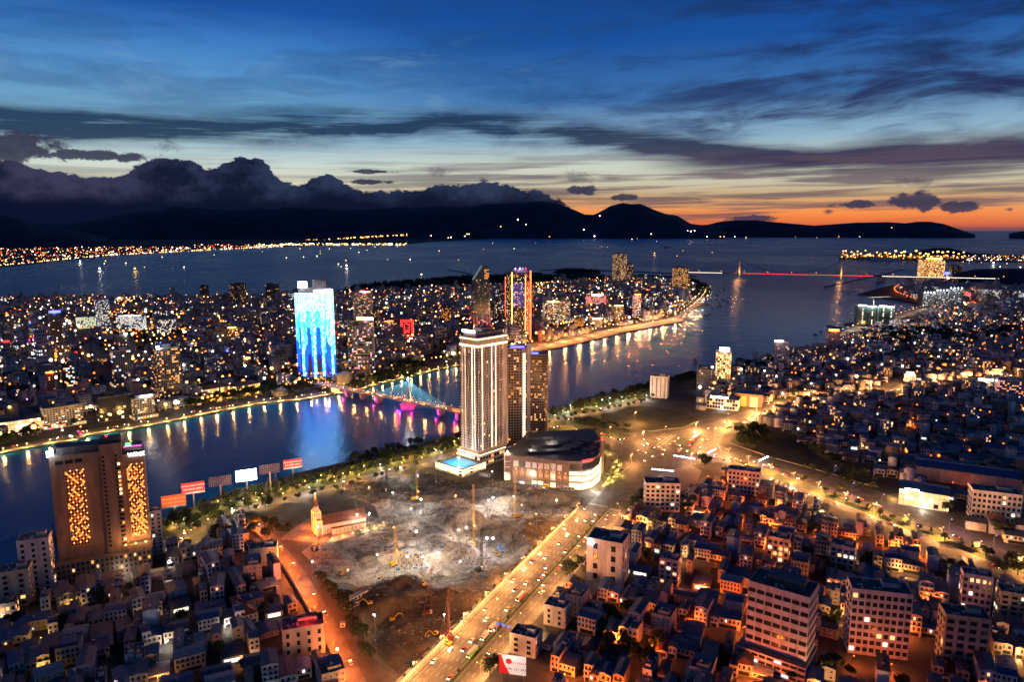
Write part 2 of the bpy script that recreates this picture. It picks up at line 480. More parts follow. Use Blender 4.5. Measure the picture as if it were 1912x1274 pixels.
# ------------------------------------------------------------------ mountains
def massif(name, prof, dist, depth, seed, rough=.08):
    """prof: (px, py of the ridge); one continuous ridge of hills"""
    pts = sorted(prof); n = 260; m = 12; vs = []; fs = []
    x0, x1 = pts[0][0], pts[-1][0]
    for i in range(n + 1):
        px = x0 + (x1 - x0) * i / n
        for (a, ya), (b, yb) in zip(pts, pts[1:]):
            if a <= px <= b: break
        f = (px - a) / (b - a); py = ya + (yb - ya) * f
        az = math.atan2(ray(px, 430).x, ray(px, 430).y)
        hz = max(0, CAM_H + dist * math.tan(math.radians(AZEL(px, py)[1])))
        for j in range(m + 1):
            t = j / m
            dd = dist + depth * (t - .5)
            s = math.sin(math.pi * min(1, t / 1.0)) ** .9
            w = noise.fractal(Vector((dd * .0006 * math.sin(az) + seed, dd * .0006 * math.cos(az), 0)), .9, 2.1, 5)
            k = 1 + rough * w * (3.5 if t != .5 else 1)
            z = hz * s * k if 0 < j < m else -40
            vs.append((dd * math.sin(az), dd * math.cos(az), z))
    for i in range(n):
        for j in range(m):
            a = i * (m + 1) + j; fs.append((a, a + m + 1, a + m + 2, a + 1))
    me = bpy.data.meshes.new(name); me.from_pydata(vs, [], fs); me.materials.append(MATS['mountain_forest_hazed'])
    me.polygons.foreach_set('use_smooth', [True] * len(fs)); me.update()
    return obj(name, me, kind='structure')


massif('mountain_range', [(-700, 400), (-300, 395), (0, 415), (120, 418), (200, 408), (250, 396), (300, 392), (330, 384), (420, 392), (540, 388), (700, 390), (860, 386), (960, 378), (1010, 374), (1030, 376), (1050, 384), (1090, 401), (1110, 402), (1140, 386), (1160, 381), (1195, 381),
       (1225, 394), (1245, 401), (1262, 402), (1290, 418), (1310, 420), (1340, 421), (1352, 421)], 26000, 11000, 3, .03)
massif('mountain_headland', [(1240, 447), (1262, 425), (1290, 421), (1320, 420), (1345, 414), (1372, 411), (1412, 411), (1440, 414), (1475, 417), (1520, 421), (1560, 418), (1600, 415.5), (1655, 415), (1690, 417), (1712, 414), (1735, 414), (1760, 418), (1790, 428), (1822, 438)], 27500, 5000, 11, .02)
massif('west_hill', [(-500, 350), (-200, 372), (-60, 385), (0, 399), (40, 410), (70, 426), (90, 434), (105, 430), (130, 428), (160, 435), (200, 445)], 15000, 6000, 23, .04)
massif('east_cape_hill', [(1885, 436), (1900, 433), (1930, 428), (2050, 420)], 26000, 4000, 31, .03)
massif('port_hill', [(1690, 475), (1720, 468), (1745, 463), (1775, 463), (1800, 468), (1830, 476)], 8600, 500, 41, .06)
massif('peninsula_hill', [(1788, 512), (1830, 504), (1912, 503), (2100, 500)], 4300, 420, 51, .03)
# ------------------------------------------------------------------ roads
asphalt_poly = P((640, 1400), (776, 1265), (858, 1183), (1018, 1019), (1110, 930), (1148, 893), (1160, 865), (1148, 845), (1120, 830), (1060, 818), (1000, 806), (900, 785), (866, 778), (870, 768), (940, 778), (1030, 792), (1120, 803), (1170, 809), (1230, 811),
                 (1290, 800), (1340, 786), (1400, 764), (1461, 748), (1566, 737), (1640, 727), (1711, 717), (1812, 708), (1912, 697), (2100, 676), (2100, 684), (1912, 705), (1812, 717), (1711, 726), (1600, 740), (1500, 757), (1440, 772), (1390, 790),
                 (1352, 812), (1343, 830), (1365, 841), (1430, 858), (1495, 874), (1580, 899), (1666, 926), (1790, 982), (1904, 1042), (2020, 1105), (1985, 1145), (1867, 1075), (1760, 1025), (1644, 979), (1532, 934), (1451, 889), (1400, 873), (1339, 863),
                 (1290, 868), (1245, 880), (1192, 915), (1092, 1038), (1021, 1124), (951, 1198), (891, 1274), (800, 1400))
g = MB(); g.poly(asphalt_poly, 0, .008, 'asphalt'); obj('junction_and_avenue_road', g, kind='structure')

A0, ADIR = (-57.0, 382.0), math.radians(64.2)
def AV(s, o, z=0.0):
    c, n = math.cos(ADIR), math.sin(ADIR)
    return (A0[0] + c * s + n * o, A0[1] + n * s - c * o) + ((z,) if z else ())
B0, BDIR = (261.0, 817.0), math.radians(-62.6)
def BV(s, o, z=0.0):
    """right-hand road: o to its right (towards the lower edge)"""
    c, n = math.cos(BDIR), math.sin(BDIR)
    return (B0[0] + c * s + n * o, B0[1] + n * s - c * o) + ((z,) if z else ())

up_road = P((1290, 812), (1350, 797), (1400, 777), (1461, 757), (1566, 741), (1711, 722), (1812, 713), (1912, 701), (2100, 680))
river_road = smooth_path(P((280, 1035), (372, 986), (451, 953), (518, 934), (618, 911), (700, 888), (783, 865), (850, 848), (900, 830), (960, 812), (1028, 783), (1113, 767), (1194, 750), (1222, 738)), 2)
red_road = smooth_path(P((470, 975), (505, 1005), (532, 1040), (560, 1078), (600, 1145), (640, 1222), (690, 1330)), 2)
bank_mid = smooth_path(west_bank[:16], 1)
coast = west_bank[17:24]
west_road = offset(west_bank[:16], 22)
coast_road = smooth_path(offset(west_bank[16:22] + P((1300, 582), (1322, 560), (1330, 541)), 30), 1)
port_road = smooth_path(P((1560, 628), (1620, 606), (1690, 590), (1770, 560), (1830, 545)), 2)
city_roads = [P((100, 799), (56, 774), (0, 738), (-90, 690)), P((600, 722), (520, 735), (420, 700), (330, 670), (200, 640), (0, 600)), P((0, 655), (60, 645), (100, 628), (190, 612), (260, 596)), P((345, 745), (430, 700), (560, 655), (700, 625)),
              P((720, 712), (800, 672), (860, 640), (900, 610)), P((1010, 650), (960, 600), (900, 570), (820, 552)), P((1200, 612), (1160, 575), (1120, 545)), P((250, 790), (200, 700), (170, 640), (150, 590))]
far_roads = [P((1560, 700), (1640, 668), (1760, 640), (1912, 640)), P((1640, 726), (1720, 690), (1800, 672), (1912, 665)), P((1730, 560), (1800, 590), (1850, 600), (1912, 606)), P((1330, 700), (1420, 705), (1520, 700), (1600, 690), (1700, 660))]
cape_road = smooth_path(P((1790, 528), (1730, 530), (1685, 534), (1668, 541), (1672, 551), (1700, 560), (1718, 566), (1760, 560)), 2)
for nm, path, w in [('riverside_road', river_road, 15), ('narrow_city_road', red_road, 11), ('west_embankment_road', west_road, 13), ('coast_road', coast_road, 22), ('port_access_road', port_road, 26), ('cape_ring_road', cape_road, 16)]:
    g = MB(); g.strip(path, w, .004 if nm != 'riverside_road' else .014, 'asphalt'); obj(nm, g, kind='structure')
for path in city_roads + far_roads:
    g = MB(); g.strip(smooth_path(path, 2), 14, .004, 'asphalt'); obj('city_road', g, kind='structure')
g = MB(); g.strip(offset(west_bank[:24], 6), 11, .02, 'pavement'); obj('embankment_pavement', g, kind='structure')
g = MB(); g.poly(offset(river_road, 44) + offset(river_road, 8)[::-1], 0, .006, 'lawn'); obj('riverside_lawn', g, kind='structure')
g = MB(); g.poly(P((860, 690), (930, 672), (1060, 646), (1180, 618), (1280, 599), (1260, 594), (1150, 612), (1030, 634), (930, 655), (860, 676)), 0, .03, 'pavement'); obj('beach_pavement', g, kind='structure')

# dark fields by the junction
mat('kerb_stone', (.42, .4, .36), .8)
for nm, pts, m_, z in [('vacant_field', ((1102, 781), (1180, 759), (1215, 760), (1280, 772), (1306, 786), (1275, 799), (1214, 806), (1160, 798)), 'grass_field', .5),
                       ('road_island_lawn', ((1020, 800), (1075, 796), (1150, 807), (1182, 814), (1160, 818), (1100, 815), (1040, 808)), 'lawn', .15),
                       ('tree_belt_lawn', ((1035, 786), (1095, 786), (1190, 803), (1170, 806), (1090, 797), (1035, 795)), 'lawn', .15),
                       ('mall_corner_lawn', ((1090, 822), (1125, 826), (1140, 832), (1138, 838), (1110, 840), (1090, 836)), 'lawn', .15),
                       ('vacant_scrub', ((1362, 828), (1372, 812), (1400, 802), (1460, 806), (1500, 830), (1520, 862), (1560, 880), (1640, 910), (1620, 906), (1540, 882), (1440, 855)), 'grass_field', .4)]:
    g = MB(); g.poly(P(*pts), 0, z, m_, 'kerb_stone'); obj(nm, g, kind='structure')
g = MB(); g.poly(P((1122, 838), (1150, 846), (1163, 866), (1150, 893), (1118, 925), (1100, 915), (1128, 880), (1132, 850)), 0, .13, 'pavement', 'kerb_stone'); obj('mall_pavement', g, kind='structure')
g = MB(); g.poly(P((1195, 912), (1240, 882), (1290, 868), (1310, 880), (1300, 905), (1260, 925), (1210, 935)), 0, .03, 'pavement', 'kerb_stone'); obj('corner_pavement', g, kind='structure')
g = MB()
L_ = [AV(s, -1.2) for s in range(-130, 316, 10)]
g.strip([AV(s, -4.5) for s in range(-130, 300, 10)], 7, .02, 'pavement'); obj('avenue_verge_pavement', g, kind='structure')
g = MB(); g.strip([AV(s, 36.5) for s in range(-130, 300, 10)], 4, .02, 'pavement'); obj('avenue_side_pavement', g, kind='structure')
for nm, fn, s0, s1, o, w, m_ in [('avenue_median_kerb', AV, -130, 285, 21.6, 2.2, 'lawn'), ('side_road_median_kerb', BV, 20, 430, 22.8, 11, 'lawn')]:
    g = MB()
    for s in range(s0, s1, 15):
        p = [fn(s, o - w / 2), fn(s, o + w / 2), fn(s + 15, o + w / 2), fn(s + 15, o - w / 2)]
        g.poly(p, 0, .16, m_, 'kerb_stone')
    obj(nm, g, kind='structure')
# paint
g = MB()
def dash(g, fn, o, s0, s1, ln=4.0, gap=5.0, w=.22):
    s = s0
    while s < s1:
        g.face([fn(s, o - w / 2) + (.018,), fn(s, o + w / 2) + (.018,), fn(s + ln, o + w / 2) + (.018,), fn(s + ln, o - w / 2) + (.018,)], 'road_paint'); s += ln + gap
for o in (3.5, 7.0, 10.5, 14.0, 17.5): dash(g, AV, o, -120, 290)
for o in (26.5, 30.0): dash(g, AV, o, -120, 290)
for o in (.6, 20.0, 23.2, 33.6): dash(g, AV, o, -120, 290, 20, .01, .2)
for o in (4.5, 8.5, 31.5, 36): dash(g, BV, o, 30, 420)
for o in (.8, 16.6, 29, 40): dash(g, BV, o, 30, 420, 20, .01, .2)
for o in range(1, 20, 1): # stop line and crossing
    g.face([AV(296, o) + (.018,), AV(296, o + .5) + (.018,), AV(300, o + .5) + (.018,), AV(300, o) + (.018,)], 'road_paint')
for o in range(24, 34, 1):
    g.face([AV(292, o) + (.018,), AV(292, o + .5) + (.018,), AV(296, o + .5) + (.018,), AV(296, o) + (.018,)], 'road_paint')
for path, w in [(P((1150, 893), (1180, 866), (1178, 845), (1196, 868), (1225, 853), (1178, 845)), .8), (P((1140, 815), (1165, 832), (1183, 845)), .6), (P((1205, 822), (1245, 829), (1280, 815), (1200, 818)), .8), (P((1340, 830), (1347, 843), (1365, 850)), .8),
                (P((1230, 835), (1262, 812)), .8), (P((1225, 832), (1255, 812)), .8), (P((1280, 850), (1330, 860)), .6)]:
    g.strip(path, w, .018, 'road_paint')
for px in range(1090, 1130, 4): # zebra by the field
    a, b = G(px + 60, 812.5), G(px + 63, 815.5); g.strip([a, b], 1.0, .018, 'road_paint')
obj('road_markings', g, kind='structure')


# ------------------------------------------------------------------ lamps
mat('steel_pole', (.25, .25, .26), .5, .6)
mat('dark_metal', (.05, .05, .055), .5, .5)
EM = {'orange': ((1, .20, .025), 3.2), 'amber': ((1, .40, .10), 5), 'yellow': ((1, .58, .14), 5), 'white': ((1, .86, .7), 8), 'cold': ((.78, .88, 1), 10), 'red': ((1, .03, .02), 3), 'blue': ((.06, .12, 1), 4), 'green': ((.06, 1, .12), 2.5),
      'magenta': ((1, .03, .25), 3), 'violet': ((.55, .3, 1), 5)}
for k, (c, e) in EM.items(): mat('glow_' + k, (.02, .02, .02), emit=c, es=e)
LAMPCOL = {'orange': (1, .17, .02), 'amber': (1, .42, .12), 'yellow': (1, .55, .14), 'white': (1, .86, .72), 'cold': (.8, .88, 1), 'red': (1, .05, .04), 'blue': (.1, .2, 1), 'green': (.1, 1, .2), 'magenta': (1, .05, .35), 'violet': (.6, .35, 1)}


def lamp_proto(colour, h, arm, bulb, double=False, nm='street_lamp'):
    t = thing(nm, 'x', nm.replace('_', ' '))
    g = MB(); g.cyl(0, 0, 0, .16, h, 'steel_pole', 6, .09); obj('pole', g, t)
    for sgn in ((1, -1) if double else (1,)):
        g = MB(); g.beam((0, 0, h - .1), (arm * sgn, 0, h + .5), .07, 'steel_pole'); a = obj('lamp_arm', g, t)
        g = MB(); g.ball((arm * sgn, 0, h + .35), bulb, 'glow_' + colour, .6); obj('lamp_head', g, a)
    COL.objects.unlink(t)
    for c in t.children_recursive: COL.objects.unlink(c)
    return t
LP = {}
NL = [0]
def lamp(x, y, h, colour, watts, label, group, rot=0.0, arm=1.6, bulb=.5, double=False, z=0.0, lr=.7, nm='street_lamp'):
    key = (colour, h, arm, bulb, double, nm)
    if key not in LP: LP[key] = lamp_proto(*key)
    r = dup(LP[key], (x, y, z), rot, label); r['group'] = group
    if watts:
        o = point_light(arm * .6 if not double else 0, 0, h - .9, LAMPCOL[colour], watts, lr, parent=r)
    NL[0] += 1
    return r


# avenue: lamps along the fence side and in the median
k = 0
for s in range(-60, 300, 30):
    k += 1; x, y = AV(s, -.6)
    lamp(x, y, 10, 'amber', 30000, f'{ordinal(k)} street lamp up the avenue along the white site fence', 'lamps along the site fence', rot=ADIR - math.pi / 2, arm=2.2, bulb=.45)
k = 0
for s in range(-45, 290, 30):
    k += 1; x, y = AV(s, 35.6)
    lamp(x, y, 10, 'amber', 20000, f'{ordinal(k)} street lamp up the avenue on the side of the houses', 'lamps on the house side of the avenue', rot=ADIR + math.pi / 2, arm=2.2, bulb=.45)
k = 0
for s in range(18, 420, 31):
    k += 1; x, y = BV(s, 22.8)
    lamp(x, y, 10, 'amber', 76000, f'{ordinal(k)} double lamp from the junction in the planted median of the right-hand road', 'double lamps in the planted median', rot=BDIR + math.pi / 2, arm=2.6, bulb=.45, double=True)
for k, (px, py) in enumerate(((1488, 897), (1557, 872), (1590, 905), (1646, 927), (1575, 935), (1709, 988), (1772, 975), (1800, 984), (1855, 1006), (1420, 875))):
    x, y = G(px, py + 14); lamp(x, y, 9, 'violet', 1200, ('small blue-white lamp ' + ['left of the two lit gates', 'above the bus park', 'beside the lower carriageway past the bus park', 'in front of the glass showroom', 'above the tree-lined verge', 'under the row of round trees',
         'before the white six-storey hotel', 'near the corner of the white six-storey hotel', 'at the far right road end', 'where the queue of cars begins'][k]), 'small blue-white lamps', bulb=.4, nm='small_lamp')
k = 0
for (x, y, h) in walk(up_road, 36, 20)[:22]:
    k += 1; o = 8.5 if k % 2 else -8.5
    lamp(x - math.sin(h) * o, y + math.cos(h) * o, 10, 'amber', 90000, f'{ordinal(k)} street lamp from the junction on the road leading up to the right', 'lamps on the upper road', rot=h, arm=2, bulb=.5)
# tall masts of the junction
masts = [((1185, 792), 16, 'amber', 90000, 'tall mast lamp with amber starlight before the dark field'), ((1200, 826), 13, 'amber', 60000, 'amber mast lamp at the left of the junction'), ((1241, 816), 13, 'amber', 60000, 'amber mast lamp at the lower edge of the field'), ((1297, 812), 13, 'yellow', 60000, 'yellow mast lamp beside the red buses'),
         ((1334, 822), 15, 'amber', 80000, 'amber mast lamp right of the red buses'), ((1309, 841), 13, 'amber', 60000, 'amber mast lamp by the long bright sign beams'), ((1410, 785), 15, 'yellow', 60000, 'yellow mast lamp above the scrub beside the upper road'), ((1178, 868), 12, 'amber', 36000, 'amber mast lamp by the lit palms'),
         ((1138, 815), 12, 'amber', 36000, 'amber mast lamp between mall roof and road island'), ((1060, 800), 12, 'amber', 36000, 'amber mast lamp behind the mall'), ((1290, 866), 12, 'amber', 36000, 'amber mast lamp behind the round tree')]
for (px, py), h, c, w, lb in masts:
    x, y = G(px, py); lamp(x, y, h, c, w, lb, 'mast lamps of the junction', bulb=.8, arm=1.2, nm='mast_lamp')
# long bright sign beams over the junction
mat('glow_beam_cold', (.1, .1, .1), emit=(.85, .86, 1), es=14, sample=True)
mat('glow_beam_violet', (.1, .1, .1), emit=(.72, .5, 1), es=14, sample=True)
for (p, q, zz, c, lb) in [((1216, 878), (1258, 882), 7, 'cold', 'long white lit gantry beam over the lower junction arm'), ((1257, 852), (1298, 859), 7, 'violet', 'long violet lit gantry beam in the middle of the junction'), ((1321, 846), (1336, 838), 6, 'violet', 'short violet lit beam right of the junction'),
                      ((1416, 861), (1434, 852), 6, 'cold', 'slanting white lit beam above the right-hand road')]:
    a, b = G(p[0], p[1] + 10), G(q[0], q[1] + 10)
    t = thing('lit_gantry', lb, 'lit gantry', (a[0], a[1], 0))
    d = Vector((b[0] - a[0], b[1] - a[1], 0))
    for e in (Vector((0, 0, 0)), d):
        g = MB(); g.beam(e, e + Vector((0, 0, zz + .6)), .15, 'steel_pole'); obj('post', g, t)
    g = MB(); g.beam(Vector((0, 0, zz + .8)), d + Vector((0, 0, zz + .8)), .2, 'steel_pole'); bm_ = obj('cross_beam', g, t)
    for i in range(9):
        g = MB(); g.ball(tuple(d * ((i + .5) / 9) + Vector((0, 0, zz))), .85, 'glow_beam_' + c, .7); obj('lamp_head', g, bm_)
# embankment lamps, west side: short yellow uplit posts
k = 0
for (x, y, h) in walk(offset(west_bank[1:16], 2.2), 24, 4):
    k += 1
    lamp(x, y, 4.6, 'yellow', 20000, f'{ordinal(k)} golden lamp post on the west embankment, counted from the left', 'golden lamp posts on the west embankment', arm=.1, bulb=.9, lr=1.0, nm='embankment_lamp')
k = 0
for (x, y, h) in walk(offset(west_bank[16:23], 26), 62, 10):
    k += 1
    lamp(x, y, 16, 'amber', 150000, f'{ordinal(k)} big amber floodlight mast along the pale beach promenade', 'floodlight masts on the beach promenade', arm=.3, bulb=1.9, lr=2.0, nm='floodlight_mast')
k = 0
for (x, y, h) in walk(coast_road, 55, 600)[:26]:
    for sd in (-9, 9):
        k += 1; lamp(x - math.sin(h) * sd, y + math.cos(h) * sd, 12, 'amber' if k % 3 else 'white', 30000 if k % 2 else 0, f'{ordinal(k)} street lamp on the coast road bending to the suspension bridge', 'lamps on the coast road', arm=.5, bulb=1.0)
# riverside road, near side
k = 0
for (x, y, h) in walk(river_road, 27, 30):
    k += 1
    c = 'yellow' if k % 3 else 'white'
    lamp(x + math.sin(h) * 8.5, y - math.cos(h) * 8.5, 8, c, 18000, f'{ordinal(k)} {"golden" if k % 3 else "white"} lamp along the near riverside road, counted from the hotel', 'lamps on the near riverside road', rot=h + math.pi / 2, bulb=.6)
for k, (x, y, h) in enumerate(walk(offset(river_road, 17), 19, 60)[:52]):
    lamp(x, y, 3.5, ('yellow', 'amber', 'amber', 'white')[k % 4], 2600 if k % 2 else 0, f'{ordinal(k + 1)} low park lamp among the riverside trees, counted from the billboards', 'low park lamps by the river', arm=.1, bulb=.5, nm='park_lamp')
# narrow red road
for k, (x, y, h) in enumerate(walk(red_road, 24, 20)):
    lamp(x + math.sin(h) * 4.6, y - math.cos(h) * 4.6, 7.5, 'orange', 22000, f'{ordinal(k + 1)} orange lamp down the narrow road left of the pit', 'orange lamps on the narrow road', rot=h + math.pi / 2, bulb=.32)
# cape ring road and port road
for k, (x, y, h) in enumerate(walk(cape_road, 45, 5)):
    lamp(x, y, 12, 'orange', 26000 if k % 3 == 0 else 0, f'{ordinal(k + 1)} orange lamp on the ring road round the dark cape', 'orange lamps round the cape', arm=.3, bulb=2.3, lr=2)
for k, (x, y, h) in enumerate(walk(port_road, 45, 10)):
    lamp(x, y, 12, 'amber' if k % 3 else 'white', 14000, f'{ordinal(k + 1)} lamp on the wide road behind the green netted towers', 'lamps on the wide road by the netted towers', arm=.3, bulb=1.0)


# ------------------------------------------------------------------ cable stayed river bridge
mat('bridge_concrete', (.4, .37, .33), .8, var=.2)
mat('cable_cyan', (.05, .1, .12), emit=(.12, .6, .85), es=2.0)
mat('bridge_pier_pink', (.7, .55, .55), .7)
bA, bB = G(588, 724, 0), G(872, 783, 0)
zb = 9.0
d = Vector((bB[0] - bA[0], bB[1] - bA[1], 0)); BL = d.length; dh = d.normalized(); hb = math.atan2(d.y, d.x)
br = thing('river_bridge', 'cable-stayed road bridge over the river with cyan cables and pink lit piers', 'bridge', (bA[0], bA[1], 0), hb)
def deckz(x): return zb + 1.5 - 2.4 * abs(x / BL - .55)
g = MB()
N = 40
for i in range(N):
    x0, x1 = -30 + (BL + 50) * i / N, -30 + (BL + 50) * (i + 1) / N
    z0 = min(deckz(x0), max(.2, (x0 + 30) * .25)) if i < 8 else deckz(x0); z1 = min(deckz(x1), max(.2, (x1 + 30) * .25)) if i < 8 else deckz(x1)
    if x0 > BL - 10: z0 = max(.1, z0 - (x0 - BL + 10) * .3)
    if x1 > BL - 10: z1 = max(.1, z1 - (x1 - BL + 10) * .3)
    for y0, y1, za, m_ in ((-6.5, 6.5, 0, 'asphalt'), (-8, -6.5, .2, 'pavement'), (6.5, 8, .2, 'pavement')):
        g.face([(x0, y0, z0 + za), (x1, y0, z1 + za), (x1, y1, z1 + za), (x0, y1, z0 + za)], m_)
    for y in (-8, 8):
        g.face([(x0, y, z0 - 1.6), (x1, y, z1 - 1.6), (x1, y, z1 + .2), (x0, y, z0 + .2)], 'bridge_concrete')
    g.face([(x0, 8, z0 - 1.6), (x1, 8, z1 - 1.6), (x1, -8, z1 - 1.6), (x0, -8, z0 - 1.6)], 'bridge_concrete')
obj('deck', g, br)
for side in (-7.8, 7.8):
    g = MB()
    for i in range(N * 2):
        x0 = (BL) * i / (N * 2); g.beam((x0, side, deckz(x0)), (x0, side, deckz(x0) + 1.2), .07, 'steel_pole')
    g.beam((0, side, deckz(0) + 1.2), (BL * .55, side, deckz(BL * .55) + 1.2), .08, 'steel_pole'); g.beam((BL * .55, side, deckz(BL * .55) + 1.2), (BL, side, deckz(BL) + 1.2), .08, 'steel_pole')
    obj('railing', g, br)
# x of things along the bridge measured on the photograph's deck
def bx_(px):
    best = min(range(0, 400), key=lambda i: abs((lambda w: CX + FOC * w[0] / ((w[1]) * math.cos(PITCH) + (CAM_H - 9) * math.sin(PITCH)))((bA[0] + dh.x * i, bA[1] + dh.y * i)) - px))
    return best
xp = bx_(763)
g = MB()
for sgn in (-1, 1):
    g.beam((xp, sgn * 7.2, 6), (xp, sgn * .8, 34), .9, 'bridge_concrete', 6)
g.beam((xp, 0, 33), (xp, 0, 41), 1.1, 'bridge_concrete', 8); pylon = obj('pylon', g, br)
mat('glow_pylon', (.1, .1, .1), emit=(.9, .92, 1), es=16, sample=True)
g = MB(); g.cyl(xp, 0, 40.5, 1.2, 4.5, 'glow_pylon', 8, .8); obj('lantern', g, pylon)
point_light(xp, 0, 48, (.85, .9, 1), 9000, 1.5, parent=br)
for sgn in (-1, 1):
    for i in range(9):
        xe = xp + sgn * (9 + i * 7.7)
        for y in (-6.9, 6.9):
            g = MB(); g.beam((xp + sgn * .5, 0, 39.5 - (8 - i) * .5), (xe, y, deckz(xe) + .2), .085, 'cable_cyan', 3); obj('stay_cable', g, br)
piers = [(650, 'magenta', 1), (678, 'pale', 1), (707, 'magenta', 1), (763, 'magenta', 2.2), (824, 'magenta', 1), (858, 'magenta', 1), (624, 'pale', 1)]
for px, c, k in piers:
    x = bx_(px); g = MB()
    g.cyl(x, 0, -2.5, 5.5 * k, 3.2, 'bridge_concrete', 12)
    if k > 1: g.cyl(x, 0, .7, 10.5, 2.6, 'bridge_pier_pink', 16, 11.5); g.cyl(x, 0, 3.3, 8, 4.2, 'bridge_pier_pink', 12, 6)
    else: g.box(x, 0, .7, 4.5, 13, zb - 2.6, 0, 'bridge_pier_pink')
    pr = obj('pier', g, br)
    g = MB()
    n_ = 18 if k > 1 else 4
    for i in range(n_):
        a = 2 * math.pi * i / n_
        if k > 1: g.ball((x + 12.2 * math.cos(a), 12.2 * math.sin(a), 3.6), .55, 'glow_magenta')
    if k > 1: obj('pink_lamp_ring', g, pr)['kind'] = 'stuff'
    if c == 'magenta':
        for yy in ((-12, 12) if k > 1 else (-10.5,)):
            point_light(x - 1.0, yy - (6 if k > 1 else 0), 2.2, (1, .03, .30), 9000 if k > 1 else 4000, .8, parent=br)
        if k > 1: point_light(x - 15, -9, 3, (1, .03, .3), 5000, .8, parent=br); point_light(x + 15, -9, 3, (1, .03, .3), 5000, .8, parent=br)
for i in range(22):
    x = 4 + i * (BL - 8) / 21
    for y in (-7.4, 7.4):
        g = MB(); g.beam((x, y, deckz(x)), (x, y, deckz(x) + 3.4), .08, 'steel_pole'); pl = obj('lamp_post', g, br)
        g = MB(); g.ball((x, y, deckz(x) + 3.6), .42, 'glow_amber'); obj('lamp_head', g, pl)
    if i % 2 == 0: point_light(x, 0, deckz(x) + 4.5, LAMPCOL['amber'], 16000, .5, parent=br)
for k, (px, py) in enumerate(((818, 752), (831, 757), (704, 790), (678, 806))):
    x, y = G(px, py); t = thing('channel_marker', ['channel marker post beyond the bridge', 'lamp topped channel post beyond the bridge', 'channel marker post in front of the bridge', 'low dark buoy in front of the bridge'][k], 'channel marker', (x, y, -2))
    g = MB(); g.cyl(0, 0, 0, .9, 2.5, 'bridge_concrete', 8); obj('base', g, t)
    g = MB(); g.beam((0, 0, 2.4), (0, 0, 11 if k != 3 else 4), .35, 'bridge_concrete', 6); obj('post', g, t)
    g = MB(); g.cyl(0, 0, 10.8 if k != 3 else 3.9, .8, 1.2, 'dark_metal', 8); obj('cap', g, t)

# ------------------------------------------------------------------ far suspension bridge
sA, sB = G(1284, 517), G(1900, 531)
d = Vector((sB[0] - sA[0], sB[1] - sA[1], 0)); SL = d.length; hs = math.atan2(d.y, d.x); dn = d.normalized()
sb = thing('suspension_bridge', 'long suspension bridge with two dark towers across the river mouth', 'bridge', (sA[0], sA[1], 0), hs)
def sx_(px):
    return min(range(0, int(SL)), key=lambda i: abs(CX + FOC * (sA[0] + dn.x * i) / ((sA[1] + dn.y * i) * math.cos(PITCH) + (CAM_H - 26) * math.sin(PITCH)) - px))
mat('deck_glow_red', (.1, .02, .02), emit=(1, .06, .03), es=2.6)
mat('deck_glow_white', (.1, .1, .1), emit=(1, .82, .62), es=3.2)
t1, t2 = sx_(1381), sx_(1571)
zs = 26
g = MB(); g.box(SL / 2, 0, zs - 3, SL, 18, 3, 0, 'dark_metal', 'asphalt', True); dk = obj('deck', g, sb)
for nm, a, b, m_ in [('white_light_rail', 0, max(120, t1 - 90), 'deck_glow_white'), ('red_light_rail', t1 + 20, t2 + 150, 'deck_glow_red'), ('white_light_rail', t2 + 190, SL, 'deck_glow_white')]:
    g = MB(); x = a
    while x < b: g.box(x, -9.3, zs - 1.6, 5.0, .8, 2.0, 0, m_); x += 7.5
    obj(nm, g, dk)['kind'] = 'stuff'
for tx in (t1, t2):
    g = MB(); g.box(tx, 0, -4, 26, 34, 7, 0, 'bridge_concrete')
    for y in (-9, 9): g.beam((tx, y, 2), (tx, y * .8, 98), 4.2, 'bridge_concrete', 6)
    point_light(tx - 10, -24, 34, LAMPCOL['amber'], 90000, 2, parent=sb)  # unseen amber light added to brighten the tower
    for z in (60, 92): g.box(tx, 0, z, 4, 16, 4, 0, 'bridge_concrete', None, True)
    obj('tower', g, sb)
for y in (-9, 9):
    for (a, za, b, zb_, sag) in [(t1 - 270, zs, t1, 98, 4), (t1, 98, t2, 98, 66), (t2, 98, t2 + 170, zs, 4)]:
        g = MB(); n_ = 14; pr_ = None
        for i in range(n_ + 1):
            t = i / n_; q = (a + (b - a) * t, y, za + (zb_ - za) * t - sag * 4 * t * (1 - t))
            if pr_: g.beam(pr_, q, .9, 'dark_metal', 3)
            if i % 1 == 0 and q[2] > zs + 2: g.beam(q, (q[0], y, zs), .18, 'dark_metal', 3)
            pr_ = q
        obj('main_cable', g, sb)
for tx in (t1 - 280, t2 + 185):
    g = MB(); g.box(tx, 0, -3, 40, 22, zs - .5, 0, 'bridge_concrete'); obj('anchorage', g, sb)
x = t2 + 260
while x < SL:
    g = MB(); g.box(x, 0, -3, 4, 14, zs - .5, 0, 'bridge_concrete'); obj('pier', g, sb); x += 60
for i in range(13):
    x = SL * (i + .5) / 13
    g = MB(); g.beam((x, 0, zs), (x, 0, zs + 9), .3, 'dark_metal', 3); lp_ = obj('lamp_post', g, sb)
    g = MB(); g.ball((x, 0, zs + 9.5), 1.5, 'glow_green' if i == 7 else 'glow_amber'); obj('lamp_head', g, lp_)
